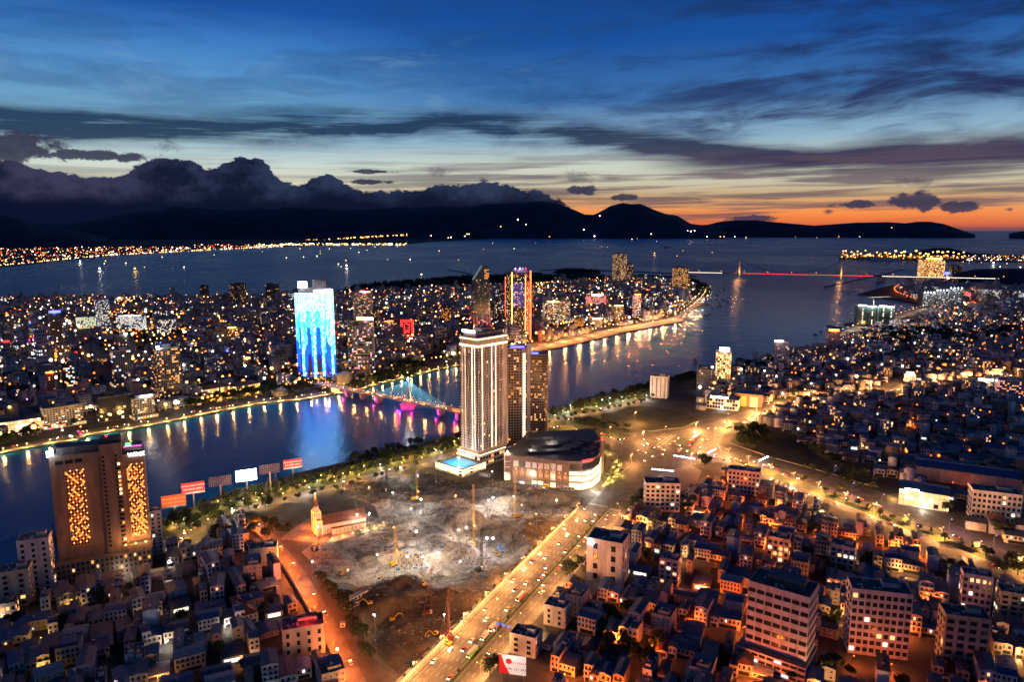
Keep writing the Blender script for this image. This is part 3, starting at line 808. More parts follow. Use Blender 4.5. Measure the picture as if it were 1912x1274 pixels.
# low breakwater arm crossing under it
a, b = G(1540, 536), G(1690, 503)
g = MB(); g.beam((a[0], a[1], -1), (b[0], b[1], -1), 4.0, 'dark_metal', 6); tag(obj('breakwater', g), 'long thin dark breakwater slanting past the right bridge tower', 'breakwater')
for k, pts in enumerate((((1545, 608), (1574, 612)), ((1535, 476), (1570, 477)), ((835, 504), (856, 507), (880, 512)), ((1180, 507), (1260, 511), (1300, 516)), ((1010, 505), (1045, 503)), ((1110, 505), (1145, 506)))):
    g = MB()
    for p, q in zip(P(*pts), P(*pts)[1:]): g.beam((p[0], p[1], -1.5), (q[0], q[1], -1.5), 3.5 if k > 1 else 2.5, 'forest_ground', 6)
    tag(obj('breakwater', g), ['short dark jetty left of the green netted towers', 'jetty at the left end of the port', 'curved dark breakwater off the wooded shore', 'thin dark mole between the twin towers and the bridge', 'thin breakwater left of the wooded spit', 'thin breakwater right of the wooded spit'][k], 'breakwater')
# ------------------------------------------------------------------ building materials
WALLS = {'white': (.58, .54, .54), 'cream': (.52, .44, .34), 'grey': (.30, .28, .29), 'lilac': (.48, .41, .50), 'peach': (.52, .37, .3), 'pale_blue': (.36, .42, .52), 'concrete': (.28, .27, .26), 'tan': (.44, .34, .25), 'dark': (.09, .085, .09), 'yellow': (.65, .47, .16), 'brown': (.22, .15, .11), 'mint': (.42, .55, .48)}
for k, c in WALLS.items(): mat('wall_' + k, c, .85, var=.28, vscale=.22, streak=True)
for k, c in {'tin': (.11, .12, .15), 'blue': (.05, .11, .24), 'rust': (.17, .07, .045), 'slab': (.12, .115, .11), 'tile': (.13, .06, .045), 'pale': (.3, .31, .33), 'green': (.06, .12, .09)}.items():
    mat('roof_' + k, c, .6, .0, var=.35, vscale=.5)
mat('glass_dark', (.02, .025, .035), .15)
mat('glass_blue', (.03, .06, .10), .12)
mat('frame_white', (.6, .6, .6), .6)
mat('tank_steel', (.45, .46, .48), .3, .8)
for k, (c, s) in {'warm': ((1, .52, .2), 1.3), 'amber': ((1, .33, .05), 1.5), 'white': ((1, .85, .62), 1.6), 'cool': ((.75, .87, 1), 1.2), 'dim': ((1, .55, .28), .3), 'green': ((.8, 1, .55), 1.3), 'pink': ((1, .3, .45), 1.6), 'bright': ((1, .62, .25), 3.2)}.items():
    mat('lit_' + k, (.05, .05, .05), emit=c, es=s)
for k, (c, s) in {'white': ((1, .95, .92), 9), 'cold': ((.85, .9, 1), 12), 'amber': ((1, .55, .12), 7), 'red': ((1, .03, .03), 5), 'blue': ((.08, .1, 1), 5), 'orange': ((1, .25, .03), 6), 'magenta': ((1, .05, .4), 4), 'violet': ((.6, .35, 1), 4), 'green': ((.1, 1, .15), 4), 'warmline': ((1, .62, .3), 4.5)}.items():
    mat('sign_' + k, (.05, .05, .05), emit=c, es=s, sample=True)

NOGO = []   # footprints: (cx, cy, r, poly)
def nogo(poly):
    cx = sum(p[0] for p in poly) / len(poly); cy = sum(p[1] for p in poly) / len(poly)
    NOGO.append((cx, cy, max(math.dist((cx, cy), p) for p in poly), poly))


def rect(cx, cy, w, d, ang, grow=0.0):
    c, n = math.cos(ang), math.sin(ang); a, b = w / 2 + grow, d / 2 + grow
    return [(cx + x * c - y * n, cy + x * n + y * c) for x, y in ((-a, -b), (a, -b), (a, b), (-a, b))]


def win_face(g, p, q, z0, z1, cols, rows, lit, mats, out, fw=.62, fh=.6, glass='glass_dark', base=.22, rng=random):
    """windows on a wall from p to q (outward side on the right hand), proud by out"""
    dx, dy = q[0] - p[0], q[1] - p[1]; l = math.hypot(dx, dy); dx /= l; dy /= l; ox, oy = dy * out, -dx * out
    cw, rh = l / cols, (z1 - z0) / rows
    for r in range(rows):
        za = z0 + rh * (r + base); zb_ = za + rh * fh
        for c in range(cols):
            a = cw * (c + .5 - fw / 2); b = cw * (c + .5 + fw / 2)
            m = rng.choice(mats) if rng.random() < lit else glass
            g.face([(p[0] + dx * a + ox, p[1] + dy * a + oy, za), (p[0] + dx * b + ox, p[1] + dy * b + oy, za), (p[0] + dx * b + ox, p[1] + dy * b + oy, zb_), (p[0] + dx * a + ox, p[1] + dy * a + oy, zb_)], m)


def place(px, py, pw, ptop, ang, ratio):
    x, y = G(px, py); sc = (y * math.cos(PITCH) + CAM_H * math.sin(PITCH)) / FOC
    a = math.radians(ang); ca, sa = abs(math.cos(a)), abs(math.sin(a))
    w = pw * sc / (ca + ratio * sa); d = w * ratio
    back = (w * sa + d * ca) / 2; l = math.hypot(x, y)
    h = hgt(y, ptop)
    return x * (1 + back / l), y * (1 + back / l), w, d, h, a


def tower(label, px, py, pw, ptop, ang=0, ratio=.6, wall='grey', fl=3.4, cw=3.2, lit=.2, mats=('warm', 'white', 'dim'), roof='slab', band=0, crown=None, name='high_rise', cat='high-rise', group=None, glass='glass_dark', fw=.62, fh=.6, podium=None, sides=(0, 1, 3), edge=None, skip=False, mast=None, core=True):
    x, y, w, d, h, a = place(px, py, pw, ptop, ang, ratio)
    t = thing(name, label, cat, (x, y, 0), a, group)
    nogo(rect(x, y, w, d, a, 3))
    g = MB(); g.box(0, 0, 0, w, d, h, 0, 'wall_' + wall, 'roof_' + roof); wl = obj('wall', g, t)
    out = .06 + h * .0012
    g = MB(); rows = max(2, round(h / fl)); cs = [(-w / 2, -d / 2), (w / 2, -d / 2), (w / 2, d / 2), (-w / 2, d / 2)]
    rng = random.Random(px * 131 + py)
    if not skip:
        for i in sides:
            p, q = cs[i], cs[(i + 1) % 4]; cols = max(2, round(math.dist(p, q) / cw))
            win_face(g, p, q, 1.5, h - 1.2, cols, rows, lit, ['lit_' + m for m in mats], out, fw, fh, glass, rng=rng)
        wn = obj('window_grid', g, wl); wn['kind'] = 'stuff'
    if band:
        g = MB()
        for r in range(1, rows + 1):
            g.box(0, 0, 1.5 + (h - 2.7) * r / rows - .2, w + band * 2, d + band * 2, .28, 0, 'wall_' + wall, None, True)
        b = obj('balcony_slab', g, wl); b['kind'] = 'stuff'
    g = MB(); pr = min(1.3, h * .03 + .4)
    for i in range(4):
        p, q = cs[i], cs[(i + 1) % 4]; mx, my = (p[0] + q[0]) / 2 * .985, (p[1] + q[1]) / 2 * .985
        g.box(mx, my, h, math.dist(p, q) * .985, .35, pr, (0, math.pi / 2)[i % 2], 'wall_' + wall)
    obj('parapet', g, t)
    if core:
        g = MB(); g.box(w * rng.uniform(-.18, .18), d * .05, h, w * rng.uniform(.25, .45), d * rng.uniform(.4, .6), min(5, h * .09 + 1.2), 0, 'wall_' + wall, 'roof_' + roof)
        obj('stair_house', g, t)
        if w > 9:
            g = MB(); g.cyl(w * .32, -d * .2, h, .9, 1.8, 'tank_steel', 8); obj('water_tank', g, t)
    if crown:
        col_, x0, x1, hh = crown
        g = MB(); g.box(w * (x0 + x1) / 2, -d / 2 + .3, h + pr + .2, w * (x1 - x0), .6, hh, 0, 'sign_' + col_); obj('roof_sign', g, t)
        cc = {'warmline': 'amber'}.get(col_, col_)
        point_light(w * (x0 + x1) / 2, -d / 2 - 3, h + pr + 2, LAMPCOL.get(cc, (1, .9, .9)), 60 * h + 3000, 1.0, parent=t)
    if mast: 
        g = MB(); g.beam((w * .1, 0, h), (w * .1, 0, h + mast), .3, 'steel_pole', 4); m_ = obj('mast', g, t)
        g = MB(); g.ball((w * .1, 0, h + mast), .9, 'glow_red'); obj('warning_lamp', g, m_)
    if podium:
        pw_, pd_, ph_, pl_ = podium
        g = MB(); g.box(0, -d * .1, 0, w * pw_, d * pd_, ph_, 0, 'wall_' + wall, 'roof_' + roof); po = obj('podium', g, t)
        g = MB(); W2, D2 = w * pw_, d * pd_; c2 = [(-W2 / 2, -D2 / 2 - d * .1), (W2 / 2, -D2 / 2 - d * .1), (W2 / 2, D2 / 2 - d * .1), (-W2 / 2, D2 / 2 - d * .1)]
        for i in (0, 1, 3): win_face(g, c2[i], c2[(i + 1) % 4], .5, ph_, max(2, round(math.dist(c2[i], c2[(i + 1) % 4]) / 4)), max(1, round(ph_ / 4)), pl_, ['lit_warm', 'lit_amber', 'lit_white'], .12, rng=rng)
        obj('shopfront', g, po)['kind'] = 'stuff'
        nogo(rect(x, y, W2, D2, a, 2))
    if edge:
        g = MB()
        for cx_, cy_ in cs[:2]: g.box(cx_, cy_, 1, .8, .8, h, 0, 'sign_' + edge)
        obj('edge_light', g, t)['kind'] = 'stuff'
    return t, w, d, h


# ---- west bank and far city, from the photograph
T = tower
T('dark slab block on the skyline, second left of the blue lit tower', 446, 574, 28, 531, -10, .6, 'dark', lit=.12, mats=('dim', 'warm'))
T('dark block on the skyline just left of the blue lit tower', 510, 565, 26, 532, 10, .6, 'dark', lit=.06)
T('small dark slab on the skyline above the green-lit offices', 383, 560, 14, 534, 0, .5, 'dark', lit=.05)
T('slim white slab tower with dark glass side and cool lit strip at upper left', 195, 624, 27, 560, -32, .7, 'white', lit=.35, mats=('cool', 'white'), mast=6)
T('brown tower crowned with a deep blue light band at the far left', 108, 645, 25, 586, 35, .9, 'brown', lit=.12, crown=('blue', -.5, .5, 5))
T('low office block with greenish yellow lit windows left of the slim white slab', 164, 615, 38, 592, 20, .6, 'grey', lit=.8, mats=('green', 'white'))
T('wide bright office block with rows of white lit windows', 247, 620, 52, 592, 18, .5, 'white', lit=.75, mats=('white', 'cool'), crown=('white', -.4, .4, 1.2))
T('grey block full of small cool lit windows behind the bare tower', 312, 624, 38, 597, 25, .6, 'grey', lit=.45, mats=('cool', 'white'))
T('low block with white windows standing behind the cool lit grey block', 300, 602, 28, 581, 25, .6, 'grey', lit=.5, mats=('white',))
T('broad brown hotel block with two rows of windows beside the blue lit tower', 464, 621, 50, 586, 12, .5, 'tan', lit=.18, band=.4)
T('small block washed in bright yellow light below the broad brown hotel', 441, 639, 28, 614, 12, .6, 'yellow', lit=.5, mats=('amber', 'bright'), crown=('amber', -.5, .1, 1.5))  # the yellow light wash is put into the wall colour
T('dim grey block close to the left side of the blue lit tower', 527, 630, 28, 601, 20, .6, 'grey', lit=.06)
T('narrow plain tan block in the middle of the left city', 394, 645, 17, 618, 20, .8, 'tan', lit=.06)
T('white tower with dark curtain-wall front and blue-white lit foot', 230, 722, 40, 656, 40, .9, 'white', fl=3.6, lit=.14, mats=('warm', 'cool'), glass='glass_blue', fw=.85, fh=.85, podium=(1.3, 1.3, 6, .7))
T('white slab-sided block above the pink lit street', 400, 699, 36, 669, 35, .8, 'pale_blue', lit=.1)
T('pale blue office block left of the blue lit tower foot', 528, 682, 42, 646, 28, .7, 'pale_blue', lit=.08, band=.2)
T('dark glass tower with teal sheen near the left edge', 130, 725, 26, 683, 30, .8, 'dark', lit=.18, mats=('cool', 'warm'), glass='glass_blue', fw=.85, fh=.8)
T('slim dark tower with orange light on top near the left edge', 98, 742, 17, 699, 30, .8, 'brown', lit=.2, crown=('orange', -.5, .5, 1.6))
T('black glass-grid building by the west embankment', 215, 790, 66, 744, 46, .55, 'dark', fl=4, cw=3.5, lit=.05, fw=.9, fh=.85, glass='glass_dark')
T('grey office with a long white roof sign by the west embankment', 268, 784, 42, 746, 46, .7, 'grey', lit=.25, crown=('white', -.2, .45, 2.2), podium=(1.2, 1.3, 5, .9))
T('cream block with brightly lit shops beside the neon street', 118, 800, 72, 764, 42, .6, 'cream', lit=.3, podium=(1.1, 1.3, 5, .9))
T('grey-white mid-rise with a shining lamp on its roof in the left city', 229, 655, 28, 627, 28, .8, 'grey', lit=.12, crown=('white', .2, .45, 3))
T('low hotel with warm lit ground floors left of centre', 87, 674, 38, 653, 25, .6, 'tan', lit=.7, mats=('warm', 'amber'), crown=('amber', -.2, .4, 1.2))
T('plain tan block beside the warm lit low hotel', 120, 669, 26, 645, 25, .7, 'tan', lit=.15)
T('low cream block with orange lights in the middle of the left city', 183, 687, 36, 671, 30, .6, 'cream', lit=.3, mats=('amber', 'warm'))
T('small white hotel by the river left of the bridge head', 530, 723, 26, 703, 45, .8, 'white', lit=.35)
T('narrow white block behind the yellow colonial building', 491, 713, 19, 691, 40, .8, 'white', lit=.1)
T('tower with a red sign strip at the far left edge', 12, 672, 26, 640, 20, .8, 'brown', lit=.25, crown=('red', -.1, .5, 1.4))
T('tall pale tower with a lit central strip behind the grid building', 679, 618, 37, 547, 8, .7, 'white', lit=.4, mats=('warm', 'dim'), crown=('warmline', -.1, .45, 1.6), mast=7)
T('dim residential tower with scattered lights right of the pale strip tower', 703, 622, 18, 578, 10, .8, 'dark', lit=.35, mats=('warm', 'dim'))
T('white hotel with an orange crown line left of the red panel building', 726, 634, 25, 602, 15, .7, 'pale_blue', lit=.2, crown=('orange', -.4, .4, 1.2))
T('long low white block behind the riverside trees', 731, 656, 56, 634, 18, .4, 'grey', lit=.12)
T('white block with gridded balconies left of the central tower', 786, 653, 28, 631, 15, .7, 'white', lit=.12, band=.4)
T('pale twin apartment slab with an orange roof sign', 1028, 608, 30, 566, 12, .6, 'cream', lit=.4, mats=('warm', 'white'), crown=('amber', -.3, .5, 3), fl=3.6)
T('pale twin apartment slab without a roof sign', 1053, 605, 22, 563, 12, .8, 'cream', lit=.35, mats=('warm', 'white'), fl=3.6)
T('hotel outlined in red and crowned with a white sign', 1112, 579, 36, 553, 14, .6, 'peach', lit=.8, mats=('pink', 'amber'), crown=('cold', -.35, .35, 4), edge='red')
T('small tan hotel with yellow and red crown by the promenade', 1152, 602, 21, 573, 14, .8, 'tan', lit=.25, crown=('amber', -.5, .5, 2.5))
T('tallest far tower with a jagged top on the right skyline', 1156, 531, 25, 474, 10, .8, 'tan', lit=.5, mats=('warm', 'dim'), fl=4.4, cw=4.2, mast=5)
T('lower dark twin of the tallest far tower', 1174, 528, 13, 493, 10, .9, 'dark', lit=.35, mats=('warm', 'dim'), fl=4.4, cw=4.2)
T('apartment tower full of amber windows near the suspension bridge', 1269, 548, 27, 500, 10, .8, 'brown', lit=.55, mats=('amber', 'dim', 'warm'), fl=4.4, cw=4.2)
T('dim windowless-looking block on the wooded skyline', 1087, 541, 19, 520, 8, .7, 'grey', lit=.02)
T('thin tower with a red and white lit strip behind the promenade', 1188, 594, 14, 552, 10, .9, 'tan', lit=.6, mats=('amber', 'pink', 'white'), crown=('orange', -.5, .5, 3))
T('block with a column of yellow windows behind the curved tower', 833, 600, 19, 575, 12, .8, 'dark', lit=.4, mats=('amber',))
T('dark slab left of the red edged tower', 930, 604, 14, 560, 5, .8, 'dark', lit=.25)
T('pinkish dark slab right behind the red edged tower', 990, 600, 14, 530, 5, .8, 'brown', lit=.4, mats=('dim', 'amber'))
T('white low building with a bright white sign above the beach promenade', 1112, 612, 24, 597, 14, .6, 'white', lit=.3, crown=('white', -.4, .5, 2))
T('orange washed low house above the beach promenade', 1082, 610, 18, 597, 14, .6, 'yellow', lit=.6, mats=('amber',))
# east bank
T('hotel with amber window grid and a blazing white crown on the right bank', 1349, 713, 31, 658, -15, .6, 'tan', lit=.9, mats=('amber', 'bright'), fl=3.6, cw=3.2, crown=('cold', -.3, .35, 6))
T('plain pale tower with a small white sign at its upper left corner', 1457, 676, 30, 640, -15, .7, 'lilac', lit=.02, crown=('white', -.5, .1, 2))
T('plain tower with a round orange-lit crown by the river', 1552, 658, 25, 620, -10, .8, 'lilac', lit=.03, crown=('orange', -.4, .4, 4))
T('small pale block between the two plain riverside towers', 1528, 662, 25, 645, -15, .7, 'cream', lit=.05)
T('low row of pale blocks right of the small-signed tower', 1497, 671, 32, 652, -15, .5, 'grey', lit=.15)
T('white windowless tower block at the corner of the dark field', 1231, 745, 38, 706, -22, .7, 'white', fl=3.8, cw=7, lit=.03, fw=.22, fh=.8)
T('pale block with arched top windows left of the amber window hotel', 1314, 731, 30, 692, -20, .7, 'grey', lit=.12)
T('amber tower with a golden roof sign beside the port', 1737, 519, 42, 485, -8, .5, 'yellow', fl=4.6, cw=4.8, lit=.75, mats=('amber', 'bright', 'warm'), crown=('amber', -.35, .35, 6))
T('dark unlit tower beside the blue dome by the port', 1782, 520, 18, 497, -8, .8, 'dark', lit=.1)
T('small tower glowing red-orange right of the dark unfinished towers', 1803, 564, 13, 549, -8, .8, 'peach', lit=.9, mats=('amber', 'pink'), crown=('red', -.4, .4, 3))
T('small bright white block behind the green netted towers', 1674, 611, 15, 598, -12, .7, 'white', lit=.5, mats=('white', 'warm'))
T('pale block with two lit lobby windows at the end of the wide port road', 1748, 592, 22, 579, -12, .6, 'white', lit=.3)
for i in range(7):
    T(f'{ordinal(i + 1)} pale lit apartment slab from the left in the row at the right edge', 1834 + i * 15, 563 + i * .3, 13, 541 + i * .4, -6, .5, 'white', fl=4, cw=4, lit=.5, mats=('white', 'cool', 'dim'), group='pale apartment slabs at the right edge', core=False)
T('lit showroom with a wide white sign at the right edge', 1835, 728, 40, 713, -25, .7, 'cream', lit=.5, crown=('white', -.3, .4, 3), podium=(1.1, 1.2, 5, .9))
T('white hotel block at the right edge beside the lit showroom', 1884, 742, 52, 712, -25, .6, 'white', lit=.35, mats=('warm', 'amber', 'pink'))
T('small shop block with a white and red sign box in the right town', 1697, 717, 24, 701, -25, .7, 'lilac', lit=.1, crown=('white', -.3, .3, 4))

# pale tower with bare open balconies, by the west embankment
t, w, d, h = T('tall bare concrete apartment tower with open balconies on the west bank', 316, 757, 52, 652, 44, .8, 'grey', fl=3.3, cw=3.0, lit=.22, mats=('amber', 'warm', 'dim'), band=.9, podium=(1.4, 1.5, 7, .9), crown=('cold', -.5, -.35, 3), fw=.8, fh=.78)
x, y, w, d, h, a = place(295, 748, 18, 680, 0, 1)
t = thing('round_tower', 'round grey tower attached to the bare balcony tower', 'tower', (x, y, 0)); g = MB(); g.cyl(0, 0, 0, w / 2, h, 'wall_grey', 16); wl = obj('wall', g, t)
g = MB()
for r in range(int(h / 4)): g.cyl(0, 0, 2 + r * 4, w / 2 + .15, 1.4, 'glass_dark' if r % 4 else 'lit_warm', 16)
obj('window_band', g, wl)['kind'] = 'stuff'
# yellow colonial building
for i, (px, pw) in enumerate(((402, 50), (456, 56))):
    x, y, w, d, h, a = place(px, 748 - i * 8, pw, 728 - i * 5, 45, .45)
    t = thing('colonial_building', ['yellow floodlit colonial building with a hipped roof, left wing', 'yellow floodlit colonial building, right wing by the trees'][i], 'building', (x, y, 0), a); nogo(rect(x, y, w, d, a, 3))
    g = MB(); g.box(0, 0, 0, w, d, h, 0, 'wall_yellow'); wl = obj('wall', g, t)
    g = MB(); win_face(g, (-w / 2, -d / 2), (w / 2, -d / 2), .5, h, 14, 2, .6, ['lit_warm', 'lit_bright'], .2, .45, .7); win_face(g, (-w / 2, d / 2), (-w / 2, -d / 2), .5, h, 6, 2, .6, ['lit_warm', 'lit_bright'], .2, .45, .7)
    obj('window_row', g, wl)['kind'] = 'stuff'
    g = MB(); k = .25; B = [(-w / 2 - 1, -d / 2 - 1, h), (w / 2 + 1, -d / 2 - 1, h), (w / 2 + 1, d / 2 + 1, h), (-w / 2 - 1, d / 2 + 1, h)]; r1, r2 = (-w / 2 + d / 2, 0, h + 5), (w / 2 - d / 2, 0, h + 5)
    for f in ([B[0], B[1], r2, r1], [B[1], B[2], r2], [B[2], B[3], r1, r2], [B[3], B[0], r1]): g.face(f, 'roof_tile')
    obj('roof', g, t)
    for q in (-.35, 0, .35): point_light(w * q, -d / 2 - 5, 2.5, LAMPCOL['yellow'], 9000, .6, parent=t)

# ---- blue LED tower
x, y, w, d, h, a = place(596, 714, 72, 547, 4, .4)
nogo(rect(x, y, w, d, a, 8))
t = thing('lit_tower', 'tower covered in cascading white and blue light strips', 'high-rise', (x, y, 0), a)
g = MB(); g.box(0, 0, 0, w, d, h, 0, 'wall_dark', 'roof_slab'); wl = obj('wall', g, t)
for k_, c, s in (('led_white', (.18, .54, 1), 10), ('led_cyan', (.015, .24, 1), 7), ('led_blue', (.0, .06, 1), 4.5), ('led_dim', (.0, .04, .8), .8), ('led_pale', (.06, .38, 1), 9)): mat(k_, (.02, .03, .05), emit=c, es=s, sample=True)
rng = random.Random(3)
for n_ in range(46):
    g = MB(); u = (n_ + .5) / 46; xx = -w / 2 + w * u
    fall = .42 + .08 * math.sin(u * 7 + 1) + .12 * rng.random()
    near = min(abs(u - q) for q in (.17, .46, .68, .93)); 
    if near < .035: fall = 1.0
    elif near < .075: fall = .5 + .2 * rng.random()
    if .08 < u < .14 or .28 < u < .36 or .52 < u < .62: fall = min(fall, .38)
    if u > .78 and near > .035: fall = .5 + (u - .78) * .9
    seg = 44
    for s_ in range(seg):
        v = s_ / seg
        if v < fall * .5: m_ = rng.choice(('led_white', 'led_pale', 'led_white')) if v < .14 + .12 * rng.random() or (u > .8) else rng.choice(('led_pale', 'led_cyan', 'led_pale', 'led_white'))
        elif v < fall: m_ = rng.choice(('led_pale', 'led_cyan', 'led_white')) if near < .035 or u > .78 else rng.choice(('led_cyan', 'led_pale', 'led_cyan'))
        elif v < fall + .28: m_ = 'led_blue'
        elif v < fall + .36: m_ = 'led_dim'
        else: continue
        z1 = h * (1 - v) - .4; z0_ = h * (1 - v - 1 / seg)
        g.box(xx, -d / 2 - .35, z0_, w / 46 * rng.choice((.4, .6, .72)), .5, z1 - z0_ - .1, 0, m_)
    obj('light_strip', g, wl)
g = MB(); win_face(g, (w / 2, -d / 2), (w / 2, d / 2), 3, h - 2, 7, 40, .05, ['lit_cool'], .15); win_face(g, (-w / 2, d / 2), (-w / 2, -d / 2), 3, h - 2, 7, 40, .05, ['lit_cool'], .15); win_face(g, (-w / 2, -d / 2), (w / 2, -d / 2), 2, 18, 16, 3, .5, ['lit_warm', 'lit_amber', 'lit_white'], .15)
obj('window_grid', g, wl)['kind'] = 'stuff'
g = MB(); g.box(w * .0, d * .1, h, w * .86, d * .6, 8, 0, 'wall_dark', 'roof_slab'); g.box(w * .12, d * .1, h + 8, w * .36, d * .5, 13, 0, 'wall_dark', 'roof_slab'); cr = obj('crown_block', g, t)
g = MB(); g.box(-w * .32, -d * .1, h + 8, w * .23, 2, 10, 0, 'sign_cold'); obj('roof_sign', g, cr)
g = MB(); g.box(w * .12, -d * .42, h + .4, w * .26, 1.5, 4, 0, 'sign_cold'); obj('roof_sign', g, cr)
g = MB(); g.box(w * .38, -d * .42, h + .6, w * .2, 1.5, 4.5, 0, 'sign_cold'); obj('roof_sign', g, cr)
point_light(-w * .32, -d * .3 - 6, h + 14, (.85, .88, 1), 40000, 2, parent=t)
g = MB(); g.box(-w * .15, -d * .3, 0, w * 1.25, d * 1.7, 11, 0, 'wall_dark', 'roof_slab'); po = obj('podium', g, t)
g = MB(); win_face(g, (-w * .775, -d * 1.15), (w * .475, -d * 1.15), .5, 11, 20, 2, .75, ['lit_warm', 'lit_amber', 'lit_bright'], .15); obj('shopfront', g, po)['kind'] = 'stuff'

# ---- grid facade building
x, y, w, d, h, a = place(677, 706, 50, 600, 8, .7); nogo(rect(x, y, w, d, a, 5))
t = thing('grid_building', 'building wrapped in an irregular white lattice with an orange and white crown sign', 'high-rise', (x, y, 0), a)
g = MB(); g.box(0, 0, 0, w, d, h, 0, 'wall_dark', 'roof_slab'); wl = obj('wall', g, t)
rng = random.Random(9); g = MB()
cs = [(-w / 2, -d / 2), (w / 2, -d / 2), (w / 2, d / 2), (-w / 2, d / 2)]
for i in (0, 1, 3): win_face(g, cs[i], cs[(i + 1) % 4], 4, h, 14, 26, .22, ['lit_warm', 'lit_pink', 'lit_cool', 'lit_dim'], .2, .8, .8, rng=rng)
obj('window_grid', g, wl)['kind'] = 'stuff'
mat('lattice_white', (.7, .68, .75), .6)
for r in range(27):
    g = MB(); z = 16 + (h - 16) * r / 26
    x0 = -w / 2
    while x0 < w / 2:
        l_ = rng.choice((4, 7, 10, 14)); 
        if rng.random() < .8: g.box(min(w / 2, x0 + l_ / 2), -d / 2 - .6, z, min(l_, w / 2 - x0), .5, .6, 0, 'lattice_white', None, True)
        if rng.random() < .7: g.box(x0, -d / 2 - .6, z, .5, .5, (h - 16) / 26 * rng.choice((1, 1, 2)), 0, 'lattice_white')
        x0 += l_
    g.box(w / 2 + .5, 0, z, .5, d, .5, 0, 'lattice_white', None, True)
    obj('lattice_bar', g, wl)
g = MB(); g.box(0, -d * .2, h + 1, w * .3, 2, 5, 0, 'sign_amber'); obj('roof_sign', g, t)
g = MB(); g.box(w * .33, -d * .2, h + 1, w * .34, 2, 3.5, 0, 'sign_white'); obj('roof_sign', g, t)
g = MB(); g.box(0, -d * .2, 0, w * 1.15, d * 1.4, 15, 0, 'wall_dark', 'roof_slab'); po = obj('podium', g, t)
g = MB(); win_face(g, (-w * .575, -d * .9), (w * .575, -d * .9), 1, 15, 12, 3, .6, ['lit_warm', 'lit_amber', 'lit_bright'], .15); obj('shopfront', g, po)['kind'] = 'stuff'

# ---- building with the red picture-frame panel
x, y, w, d, h, a = place(757, 633, 38, 595, 4, .6); nogo(rect(x, y, w, d, a, 4))
t = thing('panel_building', 'dark building with a red neon frame and emblem on its front', 'building', (x, y, 0), a)
g = MB(); g.box(0, 0, 0, w, d, h, 0, 'wall_dark', 'roof_slab'); wl = obj('wall', g, t)
g = MB(); win_face(g, (-w / 2, -d / 2), (w / 2, -d / 2), 2, h - 1, 9, 14, .06, ['lit_warm'], .15); obj('window_grid', g, wl)['kind'] = 'stuff'
fx, fz, fw_, fh_ = w * .12, h * .5, w * .62, h * .84
g = MB(); g.box(fx, -d / 2 - .8, fz - fh_ / 2, fw_, .8, fh_, 0, 'wall_dark', None, True); pn = obj('sign_panel', g, wl)
g = MB(); yy = -d / 2 - 1.6
for k in (1.0, .8):
    a_, b_ = fw_ * k / 2, fh_ * k / 2
    q = [(fx - a_, yy, fz - b_), (fx + a_, yy, fz - b_), (fx + a_, yy, fz + b_), (fx - a_, yy, fz + b_)]
    for i in range(4): g.beam(q[i], q[(i + 1) % 4], .75, 'sign_red')
obj('neon_frame', g, pn)
g = MB(); pts = [(-.22, .28), (.0, .30), (.12, .2), (.2, .3), (.24, .12), (.1, .04), (.22, -.02), (.12, -.24), (.02, -.1), (-.1, -.16), (-.22, -.3), (-.22, .28)]
q = [(fx + u * fw_, yy, fz + v * fh_) for u, v in pts]
for i in range(len(q) - 1): g.beam(q[i], q[i + 1], .6, 'sign_red')
obj('neon_emblem', g, pn)
point_light(fx, -d / 2 - 8, h * .4, (1, .04, .03), 9000, 2, parent=t)

# ---- curved sail tower
x, y, w, d, h, a = place(898, 640, 38, 497, 10, .9); nogo(rect(x, y, w, d, a, 4))
t = thing('sail_tower', 'dark tapering tower with a curved sail-shaped top lit amber', 'high-rise', (x, y, 0), a)
g = MB(); n_ = 22; prev = None
def sail(v):
    k = 1 - .28 * max(0, v - .2) ** 1.6
    return k
rows = []
for i in range(n_ + 1):
    v = i / n_; k = sail(v) * w / 2
    lx = -k + (0 if v < .82 else (v - .82) / .18 * k * 1.15); z = h * v
    rows.append([(lx, -d / 2 * sail(v), z), (k, -d / 2 * sail(v), z), (k, d / 2 * sail(v), z), (lx, d / 2 * sail(v), z)])
for i in range(n_):
    for j in range(4): g.face([rows[i][j], rows[i][(j + 1) % 4], rows[i + 1][(j + 1) % 4], rows[i + 1][j]], 'glass_blue' if j % 2 == 0 else 'glass_dark')
g.face(rows[-1], 'roof_slab'); wl = obj('wall', g, t)
g = MB(); rng = random.Random(5)
for i in range(44):
    v = (i + .3) / 46; k = sail(v) * w / 2; z = h * v
    for c in range(13):
        if v > .82: 
            if c < 9: continue
            m_ = 'lit_amber' if rng.random() < .75 else 'glass_dark'
        elif rng.random() < (.16 if v > .35 else .3): m_ = rng.choice(('lit_dim', 'lit_warm', 'lit_pink' if v < .3 else 'lit_dim'))
        else: continue
        x0 = -k + 2 * k * (c + .2) / 13; x1 = x0 + 2 * k * .6 / 13; yy = -d / 2 * sail(v) - .35
        g.face([(x0, yy, z), (x1, yy, z), (x1, yy, z + 2.2), (x0, yy, z + 2.2)], m_)
obj('window_grid', g, wl)['kind'] = 'stuff'
g = MB()
for c in (-.95, -.55, .1, .6, .95):
    for i in range(22): g.ball((c * w / 2 * .97, -d / 2 - .6, 6 + i * 2.6), .5, 'glow_magenta' if i % 2 else 'glow_red')
obj('neon_dots', g, wl)['kind'] = 'stuff'

